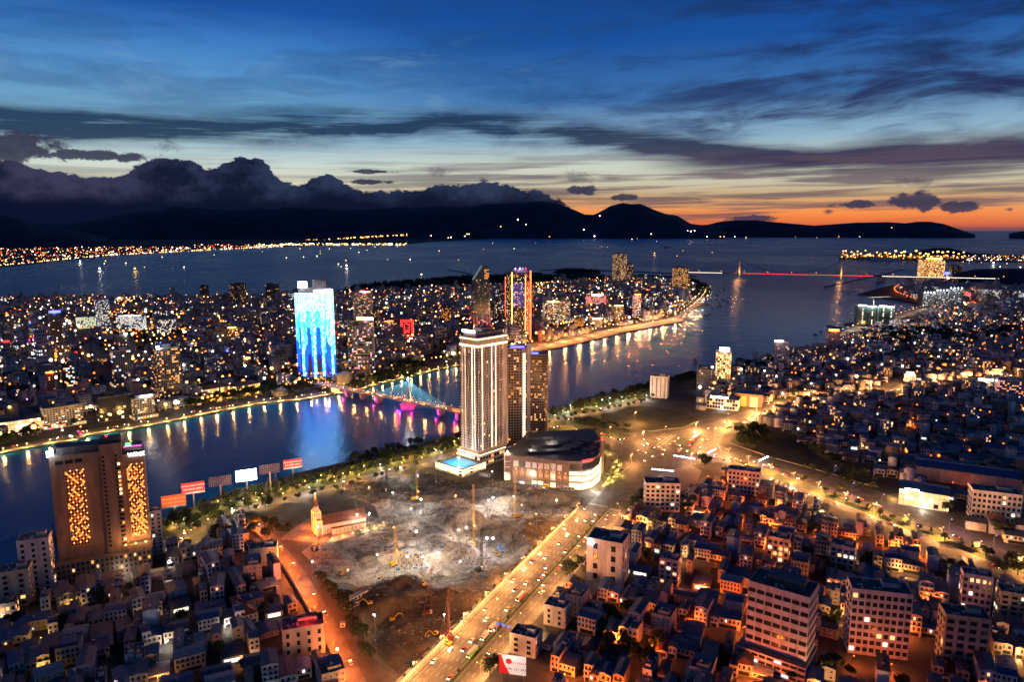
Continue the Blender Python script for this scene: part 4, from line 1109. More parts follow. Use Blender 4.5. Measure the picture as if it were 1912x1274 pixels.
# ---- red edged tower
x, y, w, d, h, a = place(967, 643, 47, 510, 30, .62); nogo(rect(x, y, w, d, a, 4))
t = thing('red_edged_tower', 'tall glass tower with glowing red-orange vertical edges and a violet lit top', 'high-rise', (x, y, 0), a)
g = MB(); g.box(0, 0, 0, w, d, h, 0, 'wall_dark', 'roof_slab'); wl = obj('wall', g, t); rng = random.Random(4)
g = MB(); cs = [(-w / 2, -d / 2), (w / 2, -d / 2), (w / 2, d / 2), (-w / 2, d / 2)]
win_face(g, cs[3], cs[0], 4, h - 3, 11, 44, .42, ['lit_warm', 'lit_amber', 'lit_dim', 'lit_white'], .2, .6, .6, rng=rng)
win_face(g, cs[0], cs[1], 4, h - 3, 15, 44, .38, ['lit_warm', 'lit_amber', 'lit_dim', 'lit_white'], .2, .6, .6, rng=rng); win_face(g, cs[1], cs[2], 4, h - 3, 11, 44, .6, ['lit_amber', 'lit_dim', 'lit_amber'], .2, .7, .5, rng=rng)
obj('window_grid', g, wl)['kind'] = 'stuff'
mat('strip_red', (.1, .02, .02), emit=(1, .09, .025), es=5, sample=True); mat('strip_amber', (.1, .05, .02), emit=(1, .36, .1), es=5, sample=True); mat('strip_violet', (.03, .03, .1), emit=(.25, .2, 1), es=.6)
for (cx_, cy_, m_, z0_, z1_, r_) in [(-w / 2, -d / 2, 'strip_amber', 38, h + 2, .7), (w * .22, -d / 2 - .4, 'strip_amber', 30, h - 8, .7), (w / 2, -d / 2, 'strip_red', 4, h + 4, 1.3), (w / 2 + .4, -d * .1, 'strip_red', 4, h - 18, 1.1), (-w / 2, d / 2, 'strip_red', 60, h - 10, .5)]:
    g = MB(); g.box(cx_, cy_, z0_, r_ * 2, r_ * 2, z1_ - z0_, 0, m_); obj('edge_light', g, t)
for i in range(30):
    g = MB(); z = 30 + i * 3.8; g.box(w / 2 - 4.5, -d / 2 - .5, z, 9, .5, .7, 0, 'strip_red'); g.box(w / 2 + .5, -d / 2 + 4, z, .5, 8, .7, 0, 'strip_red'); obj('red_rung', g, wl)
for i in range(9):
    g = MB(); xx = -w / 2 + 3 + i * w * .065; g.box(xx, -d / 2 - .5, h * .52, .5, .5, h * .34, 0, 'strip_violet'); obj('violet_fin', g, wl)
g = MB(); g.box(0, 0, h, w * .8, d * .7, 7, 0, 'wall_grey', 'roof_slab'); cr = obj('crown_block', g, t)
for q, c in ((-.25, 'violet'), (.0, 'white'), (.15, 'blue'), (.3, 'red')):
    g = MB(); g.ball((w * q, -d * .3, h + 9), 2.0, 'glow_' + c); obj('crown_lamp', g, cr)
point_light(0, -d * .6, h + 14, LAMPCOL['violet'], 16000, 2, parent=t); point_light(w / 2 + 6, -d / 2 - 6, 25, (1, .12, .03), 22000, 2, parent=t)

# ---- the central tower
x, y, w, d, h, a = place(904, 872, 86, 632, 48, .6)
CT = (x, y, w, d, h, a); nogo(rect(x, y, w, d, a, 6))
t = thing('central_tower', 'tallest near tower with white light lines and two bright bands round its top', 'high-rise', (x, y, 0), a)
g = MB(); g.box(0, 0, 14, w, d, h - 14, 0, 'wall_tan', 'roof_slab')
g.box(w / 2 - 3, -d / 2 - .4, 14, 6, 1.2, h - 16, 0, 'wall_white'); wl = obj('wall', g, t)
cs = [(-w / 2, -d / 2), (w / 2, -d / 2), (w / 2, d / 2), (-w / 2, d / 2)]; rng = random.Random(8)
g = MB(); win_face(g, (-w / 2, -d / 2), (w / 2 - 7, -d / 2), 18, h - 11, 15, 37, .035, ['lit_warm', 'lit_bright', 'lit_amber'], .12, .74, .72, rng=rng)
win_face(g, cs[3], cs[0], 18, h - 11, 12, 37, .03, ['lit_warm', 'lit_bright'], .12, .74, .72, rng=rng); win_face(g, cs[1], cs[2], 18, h - 11, 8, 37, .03, ['lit_warm'], .12, .4, .6, rng=rng)
obj('window_grid', g, wl)['kind'] = 'stuff'
g = MB()
for r in range(38):
    z = 17.6 + (h - 29) * r / 37
    g.box(-3.5, -d / 2 - .45, z, w - 7, .9, .3, 0, 'wall_white', None, True); g.box(-w / 2 - .45, 0, z, .9, d, .3, 0, 'wall_white', None, True)
obj('balcony_slab', g, wl)['kind'] = 'stuff'
for i in range(16):
    g = MB(); g.box(-w / 2 + (w - 7) * i / 15, -d / 2 - .5, 17, .35, 1.0, h - 28, 0, 'wall_white'); obj('pilaster', g, wl)
for i in range(1, 12):
    g = MB(); g.box(-w / 2 - .5, -d / 2 + d * i / 12, 17, 1.0, .35, h - 28, 0, 'wall_white'); obj('pilaster', g, wl)
mat('line_warm', (.2, .18, .15), emit=(1, .74, .50), es=3.2, sample=True); mat('band_warm', (.2, .18, .15), emit=(1, .66, .38), es=3.5, sample=True)
for (xx, yy, z0_, r_) in [(-w / 2 - .7, d * .34, 18, .2), (-w / 2 - .7, d * .18, 18, .2), (-w / 2 - .7, -d * .2, 18, .2), (-w / 2 - .7, -d * .34, 18, .2), (-w * .38, -d / 2 - 1.1, 18, .2), (-w * .05, -d / 2 - 1.1, 18, .24), (w * .09, -d / 2 - 1.1, 18, .2)][:]:
    g = MB(); g.box(xx, yy, z0_, r_ * 2, r_ * 2, h - z0_ - 9, 0, 'line_warm'); obj('light_line', g, wl)
for zz, hh, gr in ((h - 10, 1.7, .9), (h - 2.2, 1.1, .7)):
    g = MB()
    g.box(0, -d / 2 - gr, zz, w + gr * 2, .6, hh, 0, 'band_warm'); g.box(-w / 2 - gr, 0, zz, .6, d, hh, 0, 'band_warm'); g.box(w / 2 + gr, 0, zz, .6, d, hh, 0, 'band_warm')
    obj('light_band', g, wl)
for i in range(7):  # unseen lights added before the facade, standing for the glow of its lines
    z = 22 + (h - 36) * i / 6
    for q in (-.38, 0, .3): point_light(w * q, -d / 2 - 4, z, LAMPCOL['amber'], 700, .5, parent=t)
    for q in (-.25, .25): point_light(-w / 2 - 4, d * q, z, LAMPCOL['amber'], 700, .5, parent=t)
g = MB(); g.box(0, 1, h, w * .9, d * .7, 4.5, 0, 'wall_grey', 'roof_slab'); g.box(2, 1, h + 4.5, w * .4, d * .4, 4, 0, 'wall_grey', 'roof_slab'); cr = obj('crown_block', g, t)
g = MB(); g.box(-w / 2 + 1, d * .05, h + 5, .8, d * .7, 2.6, 0, 'sign_white'); obj('roof_sign', g, cr)
g = MB(); g.beam((w * .1, 0, h + 8), (w * .1, 0, h + 15), .3, 'steel_pole'); m_ = obj('mast', g, cr); g = MB(); g.ball((w * .25, -2, h + 9), .9, 'glow_red'); obj('warning_lamp', g, t)
g = MB(); g.box(2, 0, 0, w + 8, d + 8, 14, 0, 'wall_white', 'roof_slab'); po = obj('podium', g, t)
g = MB(); c2 = rect(2, 0, w + 8, d + 8, 0); win_face(g, c2[0], c2[1], 1, 13, 12, 2, .3, ['lit_warm', 'lit_amber'], .15, .8, .5); win_face(g, c2[3], c2[0], 1, 13, 9, 2, .8, ['lit_warm', 'lit_bright'], .15, .8, .5); obj('shopfront', g, po)['kind'] = 'stuff'
# swimming pool podium on the river side
g = MB(); g.box(-w / 2 - 20, -6, 0, 36, d + 14, 8, 0, 'wall_cream', 'pavement'); pp = obj('pool_podium', g, t)
mat('pool_water', (.05, .3, .45), .1, emit=(.10, .42, .68), es=.55)
g = MB(); g.box(-w / 2 - 21, -6, 8, 24, d + 4, .3, 0, 'pool_water'); obj('swimming_pool', g, pp)
c2 = rect(-w / 2 - 20, -6, 36, d + 14, 0); g = MB(); win_face(g, c2[0], c2[1], 1, 7.5, 9, 1, .9, ['lit_bright', 'lit_warm'], .2, .8, .7); win_face(g, c2[3], c2[0], 1, 7.5, 9, 1, .9, ['lit_bright', 'lit_warm'], .2, .8, .7); obj('shopfront', g, pp)['kind'] = 'stuff'
for zz, gr, cx_, ww, dd, cy_ in ((8.1, .4, -w / 2 - 20, 36, d + 14, -6), (14.0, .4, -4, w * .9, d + 8, 0), (5.0, .5, -w / 2 - 20, 36, d + 14, -6)):
    g = MB(); g.box(cx_, cy_ - dd / 2 - gr, zz, ww, .5, .7, 0, 'band_warm'); g.box(cx_ - ww / 2 - gr, cy_, zz, .5, dd, .7, 0, 'band_warm'); obj('light_band', g, pp)
nogo(rect(x - 15, y, 90, 60, a, 5))

# ---- twin towers behind it
x, y, w, d, h, a = place(968, 838, 46, 650, 8, .6); nogo(rect(x, y, w, d, a, 3))
t = thing('slab_tower', 'slab tower with a column of lit stair windows right behind the tallest near tower', 'high-rise', (x, y, 0), a)
g = MB(); g.box(0, 0, 0, w, d, h, 0, 'wall_tan', 'roof_slab'); g.box(w * .42, -d * .3, 0, w * .2, d * .6, h + 5, 0, 'wall_white', 'roof_slab'); wl = obj('wall', g, t); rng = random.Random(2)
g = MB(); win_face(g, (-w / 2, -d / 2), (w * .1, -d / 2), 3, h - 1, 5, 36, .16, ['lit_warm', 'lit_amber', 'lit_dim'], .12, .7, .55, rng=rng); obj('window_grid', g, wl)['kind'] = 'stuff'
for r in range(36):
    g = MB(); z = 4 + (h - 10) * r / 36; g.box(w * .2, -d / 2 - .1, z, 3.4, .3, 2.3, 0, 'lit_white'); obj('window', g, wl)
g = MB(); g.box(-w * .1, -d / 2 + .5, h + .1, w * .6, .6, 1.6, 0, 'sign_blue'); obj('light_band', g, t)
x, y, w, d, h, a = place(1002, 838, 44, 662, -6, .8); nogo(rect(x, y, w, d, a, 3))
t = thing('rounded_tower', 'brown tower with a rounded corner and clusters of yellow windows beside the river', 'high-rise', (x, y, 0), a)
g = MB(); pts = [(-w / 2, -d / 2)] + [(w / 2 - 7 + 7 * math.sin(q), -d / 2 + 7 - 7 * math.cos(q)) for q in [i * math.pi / 12 for i in range(7)]] + [(w / 2, d / 2), (-w / 2, d / 2)]
g.poly(pts, 0, h, 'roof_slab', 'wall_brown'); wl = obj('wall', g, t)
g = MB(); rng = random.Random(12)
lit_rows = {5: .7, 6: .3, 10: .3, 11: .7, 12: .5, 19: .7, 20: .3, 23: .7, 29: .25, 33: .5}
for r in range(36):
    z0_, z1_ = 3 + (h - 4) * r / 36, 3 + (h - 4) * (r + 1) / 36
    win_face(g, pts[0], pts[1], z0_, z1_, 9, 1, .08 + lit_rows.get(r, 0) * .6, ['lit_warm', 'lit_amber'], .14, .68, .6, rng=rng)
    for i in range(1, 7): win_face(g, pts[i], pts[i + 1], z0_, z1_, 1, 1, .1 + lit_rows.get(r, 0) * .4, ['lit_warm'], .14, .68, .6, rng=rng)
obj('window_grid', g, wl)['kind'] = 'stuff'
g = MB()
for r in range(37):
    z = 2.8 + (h - 4) * r / 36; g.poly(offset(pts[:9], -.6)[::1] + [(w / 2, d / 2), (-w / 2, d / 2)], z, z + .3, 'wall_tan', 'wall_tan')
obj('balcony_slab', g, wl)['kind'] = 'stuff'
g = MB(); g.box(-w * .15, -d / 2 + 1, h + .1, w * .45, .6, 1.8, 0, 'sign_blue'); obj('light_band', g, t)

# ---- hotel at the left with two amber window strips
x, y, w, d, h, a = place(206, 1085, 158, 852, 27, .32); nogo(rect(x, y, w, d, a, 6))
HT = (x, y, w, d, h, a)
t = thing('strip_hotel', 'large brown hotel at the left with two tall strips of amber windows', 'hotel', (x, y, 0), a)
g = MB(); g.box(-w * .24, 0, 0, w * .52, d, h, 0, 'wall_brown', 'roof_slab'); g.box(w * .14, -1.2, 0, w * .24, d, h + 5, 0, 'wall_brown', 'roof_slab'); g.box(w * .38, -.3, 0, w * .24, d, h - 5, 0, 'wall_brown', 'roof_slab')
wl = obj('wall', g, t)
mat('brass_panel', (.45, .26, .1), .5)
WB = MB(); WB.box(0, 0, 0, 1.0, .25, 1.7, 0, 'lit_amber', None, True); wb1 = WB.mesh('window')
WB = MB(); WB.box(0, 0, 0, 1.0, .25, 1.7, 0, 'glass_dark', None, True); wb2 = WB.mesh('window')
WB = MB(); WB.box(0, 0, 0, 1.0, .25, 1.7, 0, 'lit_bright', None, True); wb3 = WB.mesh('window')
WB = MB(); WB.ball((0, 0, 0), .42, 'glow_amber'); wlm = WB.mesh('wall_lamp')
rng = random.Random(21); n_ = 0
for (u0, u1, z0_, z1_, yy) in [(-.36, -.16, 27, h - 12, -d / 2), (.29, .47, 27, h - 13, -d / 2 - .3)]:
    g = MB(); g.box(w * (u0 + u1) / 2, yy - .1, z0_ - 1, w * (u1 - u0), .3, z1_ - z0_ + 1, 0, 'brass_panel', None, True); pn = obj('facade_panel', g, wl)
    rows_ = 24
    for r in range(rows_):
        for c in range(6):
            xx = w * (u0 + (u1 - u0) * (c + .5) / 6); z = z0_ + (z1_ - z0_) * r / rows_
            o = obj('window', rng.choice((wb1, wb2, wb2, wb2, wb2) if u0 < 0 else (wb1, wb1, wb2, wb2, wb2)), wl, (xx, yy - .35, z))
    g2 = MB()
    for r in range(rows_):
        for c in range(6):
            if (r + c) % 2 == 0: g2.ball((w * (u0 + (u1 - u0) * (c + .5) / 6) + .9, yy - .8, z0_ + (z1_ - z0_) * r / rows_ + 2.4), .38, 'glow_amber')
    o = obj('wall_lamps', g2, wl); o['kind'] = 'stuff'
    for r in range(4): point_light(w * (u0 + u1) / 2, yy - 4, z0_ + (z1_ - z0_) * (r + .5) / 4, LAMPCOL['orange'], 900, 2, parent=t)
for (u, yy, m0, n_r) in [(.055, -d / 2 - 1.2, wb2, 22), (.19, -d / 2 - 1.2, wb2, 22), (.215, -d / 2 - 1.2, None, 20)]:
    for r in range(n_r):
        me = m0 or (wb2 if rng.random() < .6 else rng.choice((wb1, wb3)))
        o = obj('window', me, wl, (w * u, yy - .3, 22 + (h - 24) * r / 22)); o.scale = (1.6, 1, 1)
g = MB(); g.box(-w * .02, -3, 0, w * 1.02, d + 8, 17, 0, 'wall_brown', 'roof_slab'); g.box(w * .38, -4.4, 17, w * .26, d + 3, 6, 0, 'wall_brown', 'roof_slab'); po = obj('podium', g, t)
c2 = rect(-w * .02, -3, w * 1.02, d + 8, 0)
g = MB(); win_face(g, c2[0], c2[1], 1, 16.5, 20, 4, .10, ['lit_amber', 'lit_warm'], .12, .5, .6, rng=rng); win_face(g, c2[3], c2[0], 1, 16.5, 7, 4, .35, ['lit_amber', 'lit_warm'], .12, .5, .6, rng=rng); obj('window_row', g, po)['kind'] = 'stuff'
for q in (.22, .33, .44):
    g = MB(); g.ball((w * q, -d / 2 - 7.5, 23.6), .7, 'glow_yellow'); obj('roof_lamp', g, po); point_light(w * q, -d / 2 - 8, 25.5, LAMPCOL['amber'], 3500, .6, parent=t)
g = MB(); g.box(-w * .49, -d * .3, h - .5, 5.2, 1, 4.4, .9, 'sign_cold'); obj('roof_sign', g, t); point_light(-w * .5, -d / 2 - 3, h + 3, LAMPCOL['cold'], 5000, 1, parent=t)
g = MB(); g.box(-w * .2, 0, h, w * .45, d * .6, 5, 0, 'wall_dark', 'roof_slab'); g.box(w * .14, 1, h + 5, w * .22, d * .6, 2.5, 0, 'wall_dark', 'roof_slab'); obj('crown_block', g, t)
g = MB(); g.ball((w * .1, -2, h + 9), .8, 'glow_red'); obj('warning_lamp', g, t)
g = MB(); g.box(w * .38, -.3, h - 3, w * .2, d * .7, 3.0, 0, 'wall_dark', 'roof_slab'); g.box(w * .38, -d * .38, h, w * .2, .5, .5, 0, 'sign_magenta'); cr = obj('roof_bar', g, t)
g = MB(); g.box(w * .33, -d * .1, h + .2, w * .06, d * .3, .8, 0, 'sign_green'); obj('light_band', g, cr)
def text(body, size, m_, parent, loc, rz=0.0, name='sign_text', extr=.12):
    cu = bpy.data.curves.new(name, 'FONT'); cu.body = body; cu.size = size; cu.extrude = extr; cu.align_x = 'CENTER'; cu.align_y = 'CENTER'; cu.resolution_u = 2; 
    tmp = bpy.data.objects.new(name, cu); me = bpy.data.meshes.new_from_object(tmp); bpy.data.objects.remove(tmp); me.materials.clear(); me.materials.append(MATS[m_])
    o = bpy.data.objects.new(name, me); COL.objects.link(o); o.parent = parent; o.location = loc; o.rotation_euler = (math.pi / 2, 0, rz); return o
text('WINK', 4.2, 'sign_white', t, (w * .415, -d / 2 - 1.0, h - 5.6), extr=.3)
g = MB()
for i in range(3): g.box(-w * .40 + i * w * .1, -d / 2 - .1, h - 6.5, w * .08, .3, 2.8, 0, 'glass_dark', None, True)
obj('window_row', g, wl)['kind'] = 'stuff'

# ---- other near blocks: windows each a part
def near_block(label, px, py, pw, ptop, ang, ratio, wall, cols, rows, lit=.08, name='apartment_block', cat='building', ww=.6, wh=.55, sidecols=3, roof='slab', side=True, band=0, glass='glass_dark', mats=('lit_warm', 'lit_white'), extra=True, group=None):
    x, y, w, d, h, a = place(px, py, pw, ptop, ang, ratio); nogo(rect(x, y, w, d, a, 2.5))
    t = thing(name, label, cat, (x, y, 0), a, group); rng = random.Random(px)
    g = MB(); g.box(0, 0, 0, w, d, h, 0, 'wall_' + wall, 'roof_' + roof); wl = obj('wall', g, t)
    rh = (h - 2) / rows
    cache = {}
    def put(m_, cw_, x_, y_, z_, rz):
        k = (m_, round(cw_, 2))
        if k not in cache:
            q = MB(); q.box(0, 0, 0, cw_ * ww, .16, rh * wh, 0, m_, None, True); q.box(0, -.1, -.18, cw_ * ww + .3, .45, .16, 0, 'frame_white', None, True); cache[k] = q.mesh('window')
        obj('window', cache[k], wl, (x_, y_, z_), rz)
    for r in range(rows):
        z = 1 + rh * (r + .25)
        for c in range(cols): put(rng.choice(mats) if rng.random() < lit else glass, w / cols, -w / 2 + w * (c + .5) / cols, -d / 2 - .04, z, 0)
        if side:
            for c in range(sidecols):
                yy = -d / 2 + d * (c + .5) / sidecols; mm = rng.choice(mats) if rng.random() < lit else glass
                put(mm, d / sidecols * .8, w / 2 + .04, yy, z, math.pi / 2)
                if abs(ang) < 40 or ang > 0: put(mm, d / sidecols * .8, -w / 2 - .04, yy, z, -math.pi / 2)
        if band and r: 
            g = MB(); g.box(0, 0, 1 + rh * r - .1, w + band, d + band, .3, 0, 'wall_white', None, True); obj('ledge', g, wl)
    g = MB()
    for (cx_, cy_, ww_, rz) in ((0, -d / 2 + .15, w, 0), (0, d / 2 - .15, w, 0), (-w / 2 + .15, 0, d - .6, math.pi / 2), (w / 2 - .15, 0, d - .6, math.pi / 2)): g.box(cx_, cy_, h, ww_, .3, 1.0, rz, 'wall_' + wall)
    obj('parapet', g, t)
    if extra:
        g = MB(); g.box(w * .2, d * .15, h, w * .3, d * .35, 3, 0, 'wall_' + wall, 'roof_tin'); obj('stair_house', g, t)
        for q in range(2):
            g = MB(); g.cyl(-w * .25 + q * 2.4, d * .2, h + .5, .9, 2, 'tank_steel', 10); obj('water_tank', g, t)
        g = MB()
        for q in range(5): g.box(rng.uniform(-.4, .1) * w, rng.uniform(-.35, .0) * d, h, 1.3, .9, .9, 0, 'frame_white')
        obj('rooftop_unit', g, t)['kind'] = 'stuff'
    return t, w, d, h
NB = near_block
NB('white six-storey block with paired dark windows at the corner of avenue and junction', 1234, 957, 66, 905, -4, .5, 'white', 7, 6, .04, band=.3, sidecols=2)
NB('white five-storey block behind the bus park', 1388, 928, 62, 884, -22, .45, 'white', 8, 5, .08)
NB('white six-storey hotel with rows of balconies near the right edge', 1851, 980, 88, 925, -22, .5, 'white', 10, 5, .04, band=.5, name='white_hotel', cat='hotel')
t, w, d, h = NB('biggest near block, lilac-white with a long striped window front and roof terrace', 1452, 1268, 132, 1118, -36, .62, 'lilac', 7, 8, .03, ww=.82, wh=.42, sidecols=5, name='office_block')
g = MB(); g.box(-1, -3, 0, w + 5, d + 6, 11, 0, 'wall_lilac', 'roof_slab'); po = obj('podium', g, t)
c2 = rect(-1, -3, w + 5, d + 6, 0); g = MB(); win_face(g, c2[0], c2[1], 0, 11, 9, 3, .15, ['lit_warm', 'lit_cool'], .1, .85, .5); win_face(g, c2[3], c2[0], 0, 11, 5, 3, .2, ['lit_warm'], .1, .6, .5); obj('window_row', g, po)['kind'] = 'stuff'
g = MB(); g.box(w * .05, d * .1, h, w * .6, d * .5, 4.5, 0, 'wall_dark', 'roof_tin'); obj('roof_pavilion', g, t)
NB('tall grey block with a glass bay, right of the biggest near block', 1630, 1232, 112, 1112, -14, .5, 'lilac', 9, 8, .12, sidecols=3, ww=.7, name='office_block', band=.2)
NB('dark brown six-storey block near the lower right corner', 1790, 1250, 84, 1158, -16, .6, 'tan', 4, 6, .07)
NB('grey narrow block left of the road end at the right', 1815, 1160, 56, 1080, -24, .6, 'lilac', 5, 6, .15)
NB('beige block touching the right edge of the view', 1882, 1176, 54, 1112, -20, .8, 'cream', 3, 6, .1)
t, w, d, h = NB('white box building beside the avenue with a lit sign on its upper left corner', 1134, 1098, 84, 1018, -24, .75, 'white', 2, 4, .1, ww=.25, side=True, name='white_box_building')
g = MB(); g.box(-w * .38, -d / 2 - .3, h - 3.4, w * .16, .4, 1.6, 0, 'sign_cold'); obj('sign', g, t); point_light(-w * .38, -d / 2 - 2.5, h - 1, LAMPCOL['cold'], 900, .4, parent=t)
NB('lilac block with two window columns right of the white box building', 1250, 1098, 44, 1050, -26, .8, 'lilac', 3, 5, .2)
NB('pale villa block with stepped corner in the lower right quarter', 1452, 1056, 48, 1010, -26, .8, 'cream', 4, 4, .2)
NB('white house block with lit top windows near the orange lit villa', 1572, 1068, 52, 1026, -30, .8, 'white', 4, 4, .25)
t, w, d, h = NB('cream building with a glowing red roof sign beside the narrow road', 569, 1232, 86, 1180, 18, .6, 'cream', 4, 3, .05, ww=.3, name='signed_building')
g = MB(); g.box(w * .1, -d * .1, h + 1.2, w * .34, .6, 3.2, 0, 'dark_metal'); sg = obj('sign_box', g, t); text('KHACH SAN', 1.9, 'sign_red', t, (w * .1, -d * .1 - .55, h + 2.9)); point_light(w * .1, -d * .1 - 4, h + 3, (1, .03, .03), 2600, .5, parent=t)
NB('white eight-storey tower by the water at the left edge', 77, 1112, 62, 1012, 22, .8, 'white', 3, 9, .12, ww=.3)
NB('cream six-storey house left of the white tower by the water', 36, 1138, 62, 1072, 24, .8, 'cream', 2, 6, .06, ww=.3)
NB('slim white tower attached to the right of the brown hotel', 290, 1040, 36, 960, 30, .6, 'white', 3, 10, .16, ww=.35)
NB('greenish grey windowless block above the narrow road', 494, 1060, 56, 1028, 14, .6, 'mint', 2, 2, .0, ww=.1)
NB('small lit house in front of the cream six-storey house', 16, 1160, 40, 1132, 24, .8, 'tan', 4, 2, .7, mats=('lit_warm', 'lit_amber'))
NB('low white annexe right of the slim white tower', 322, 1034, 26, 1014, 30, .8, 'white', 3, 2, .3)
NB('white terrace house nearest the road gantry', 982, 1232, 62, 1196, -24, .7, 'white', 2, 3, .04, ww=.3, name='terrace_house', cat='house')
NB('white flat-roofed house left of the tree clump beside the avenue', 1040, 1176, 52, 1140, -24, .8, 'white', 2, 3, .06, ww=.25, name='terrace_house', cat='house')

# low warehouses with blue roofs, showroom, second mall
def shed(label, px, py, pw, ptop, ang, ratio, wall, roof, name='warehouse', lit=.0, mats=('lit_white',), rise=3):
    x, y, w, d, h, a = place(px, py, pw, ptop, ang, ratio); nogo(rect(x, y, w, d, a, 3))
    t = thing(name, label, name.replace('_', ' '), (x, y, 0), a)
    g = MB(); g.box(0, 0, 0, w, d, h, 0, 'wall_' + wall); wl = obj('wall', g, t)
    g = MB(); e = .8; z = h + .05
    g.face([(-w / 2 - e, -d / 2 - e, z), (w / 2 + e, -d / 2 - e, z), (w / 2 + e, 0, z + rise), (-w / 2 - e, 0, z + rise)], 'roof_' + roof); g.face([(-w / 2 - e, 0, z + rise), (w / 2 + e, 0, z + rise), (w / 2 + e, d / 2 + e, z), (-w / 2 - e, d / 2 + e, z)], 'roof_' + roof)
    g.face([(w / 2, -d / 2, z), (w / 2, d / 2, z), (w / 2, 0, z + rise)], 'wall_' + wall); g.face([(-w / 2, d / 2, z), (-w / 2, -d / 2, z), (-w / 2, 0, z + rise)], 'wall_' + wall)
    k = int(w / 4)
    for i in range(k): g.box(-w / 2 + w * (i + .5) / k, 0, z + rise - .05, .12, .4, .15, 0, 'roof_' + roof)
    obj('roof', g, t)
    if lit:
        g = MB(); win_face(g, (-w / 2, -d / 2), (w / 2, -d / 2), .3, h - .3, max(3, int(w / 4)), max(1, int(h / 4)), lit, list(mats), .12, .86, .8); win_face(g, (-w / 2, d / 2), (-w / 2, -d / 2), .3, h - .3, max(3, int(d / 4)), max(1, int(h / 4)), lit, list(mats), .12, .86, .8)
        obj('shopfront', g, wl)['kind'] = 'stuff'
        point_light(0, -d / 2 - 6, 4, LAMPCOL['white'], 6000, 1, parent=t); point_light(-w / 2 - 5, 0, 4, LAMPCOL['yellow'], 5000, 1, parent=t)
    return t, w, d, h
t, w, d, h = shed('glass-fronted showroom with a dark blue roof beside the right-hand road', 1722, 955, 100, 925, -30, .7, 'white', 'blue', 'showroom', .97, ('lit_warm', 'lit_warm', 'lit_bright'), 2.5)
g = MB(); g.box(-w * .25, -d / 2 - 1.2, h + .6, w * .28, .4, 1.2, 0, 'sign_cold'); obj('sign', g, t)
shed('long blue-roofed warehouse behind the showroom', 1800, 918, 180, 893, -28, .35, 'grey', 'blue')
shed('blue-roofed warehouse left behind the showroom', 1735, 886, 110, 872, -28, .5, 'grey', 'blue')
shed('grey-roofed shed above the long blue-roofed warehouse', 1850, 884, 110, 868, -28, .35, 'white', 'tin')
shed('dark-roofed warehouse with lit side at the right edge', 1882, 862, 90, 845, -28, .5, 'white', 'blue')
t, w, d, h = shed('white low mall with rooftop lettering on the upper road', 1350, 768, 66, 748, -24, .6, 'white', 'slab', 'low_mall', .35, ('lit_warm',), .5)
text('SHOWROOM', 4.2, 'sign_cold', t, (-w * .1, -d / 2 - .6, h + 2.2), extr=.3)
t, w, d, h = shed('brown hall with green and grey portal panels behind the white low mall', 1398, 762, 62, 738, -24, .8, 'brown', 'slab', 'event_hall', 0, (), .5)
g = MB(); g.box(-w * .2, -d / 2 - .3, 0, w * .28, .4, h * .8, 0, 'wall_yellow'); obj('portal_panel', g, t)
g = MB(); g.box(w * .2, -d / 2 - .3, 0, w * .28, .4, h * .8, 0, 'wall_mint'); obj('portal_panel', g, t)
t, w, d, h = shed('long market hall with a golden lit front at the left edge', 38, 812, 84, 790, 40, .5, 'cream', 'tin', 'market_hall', .95, ('lit_bright', 'lit_warm'), 3)

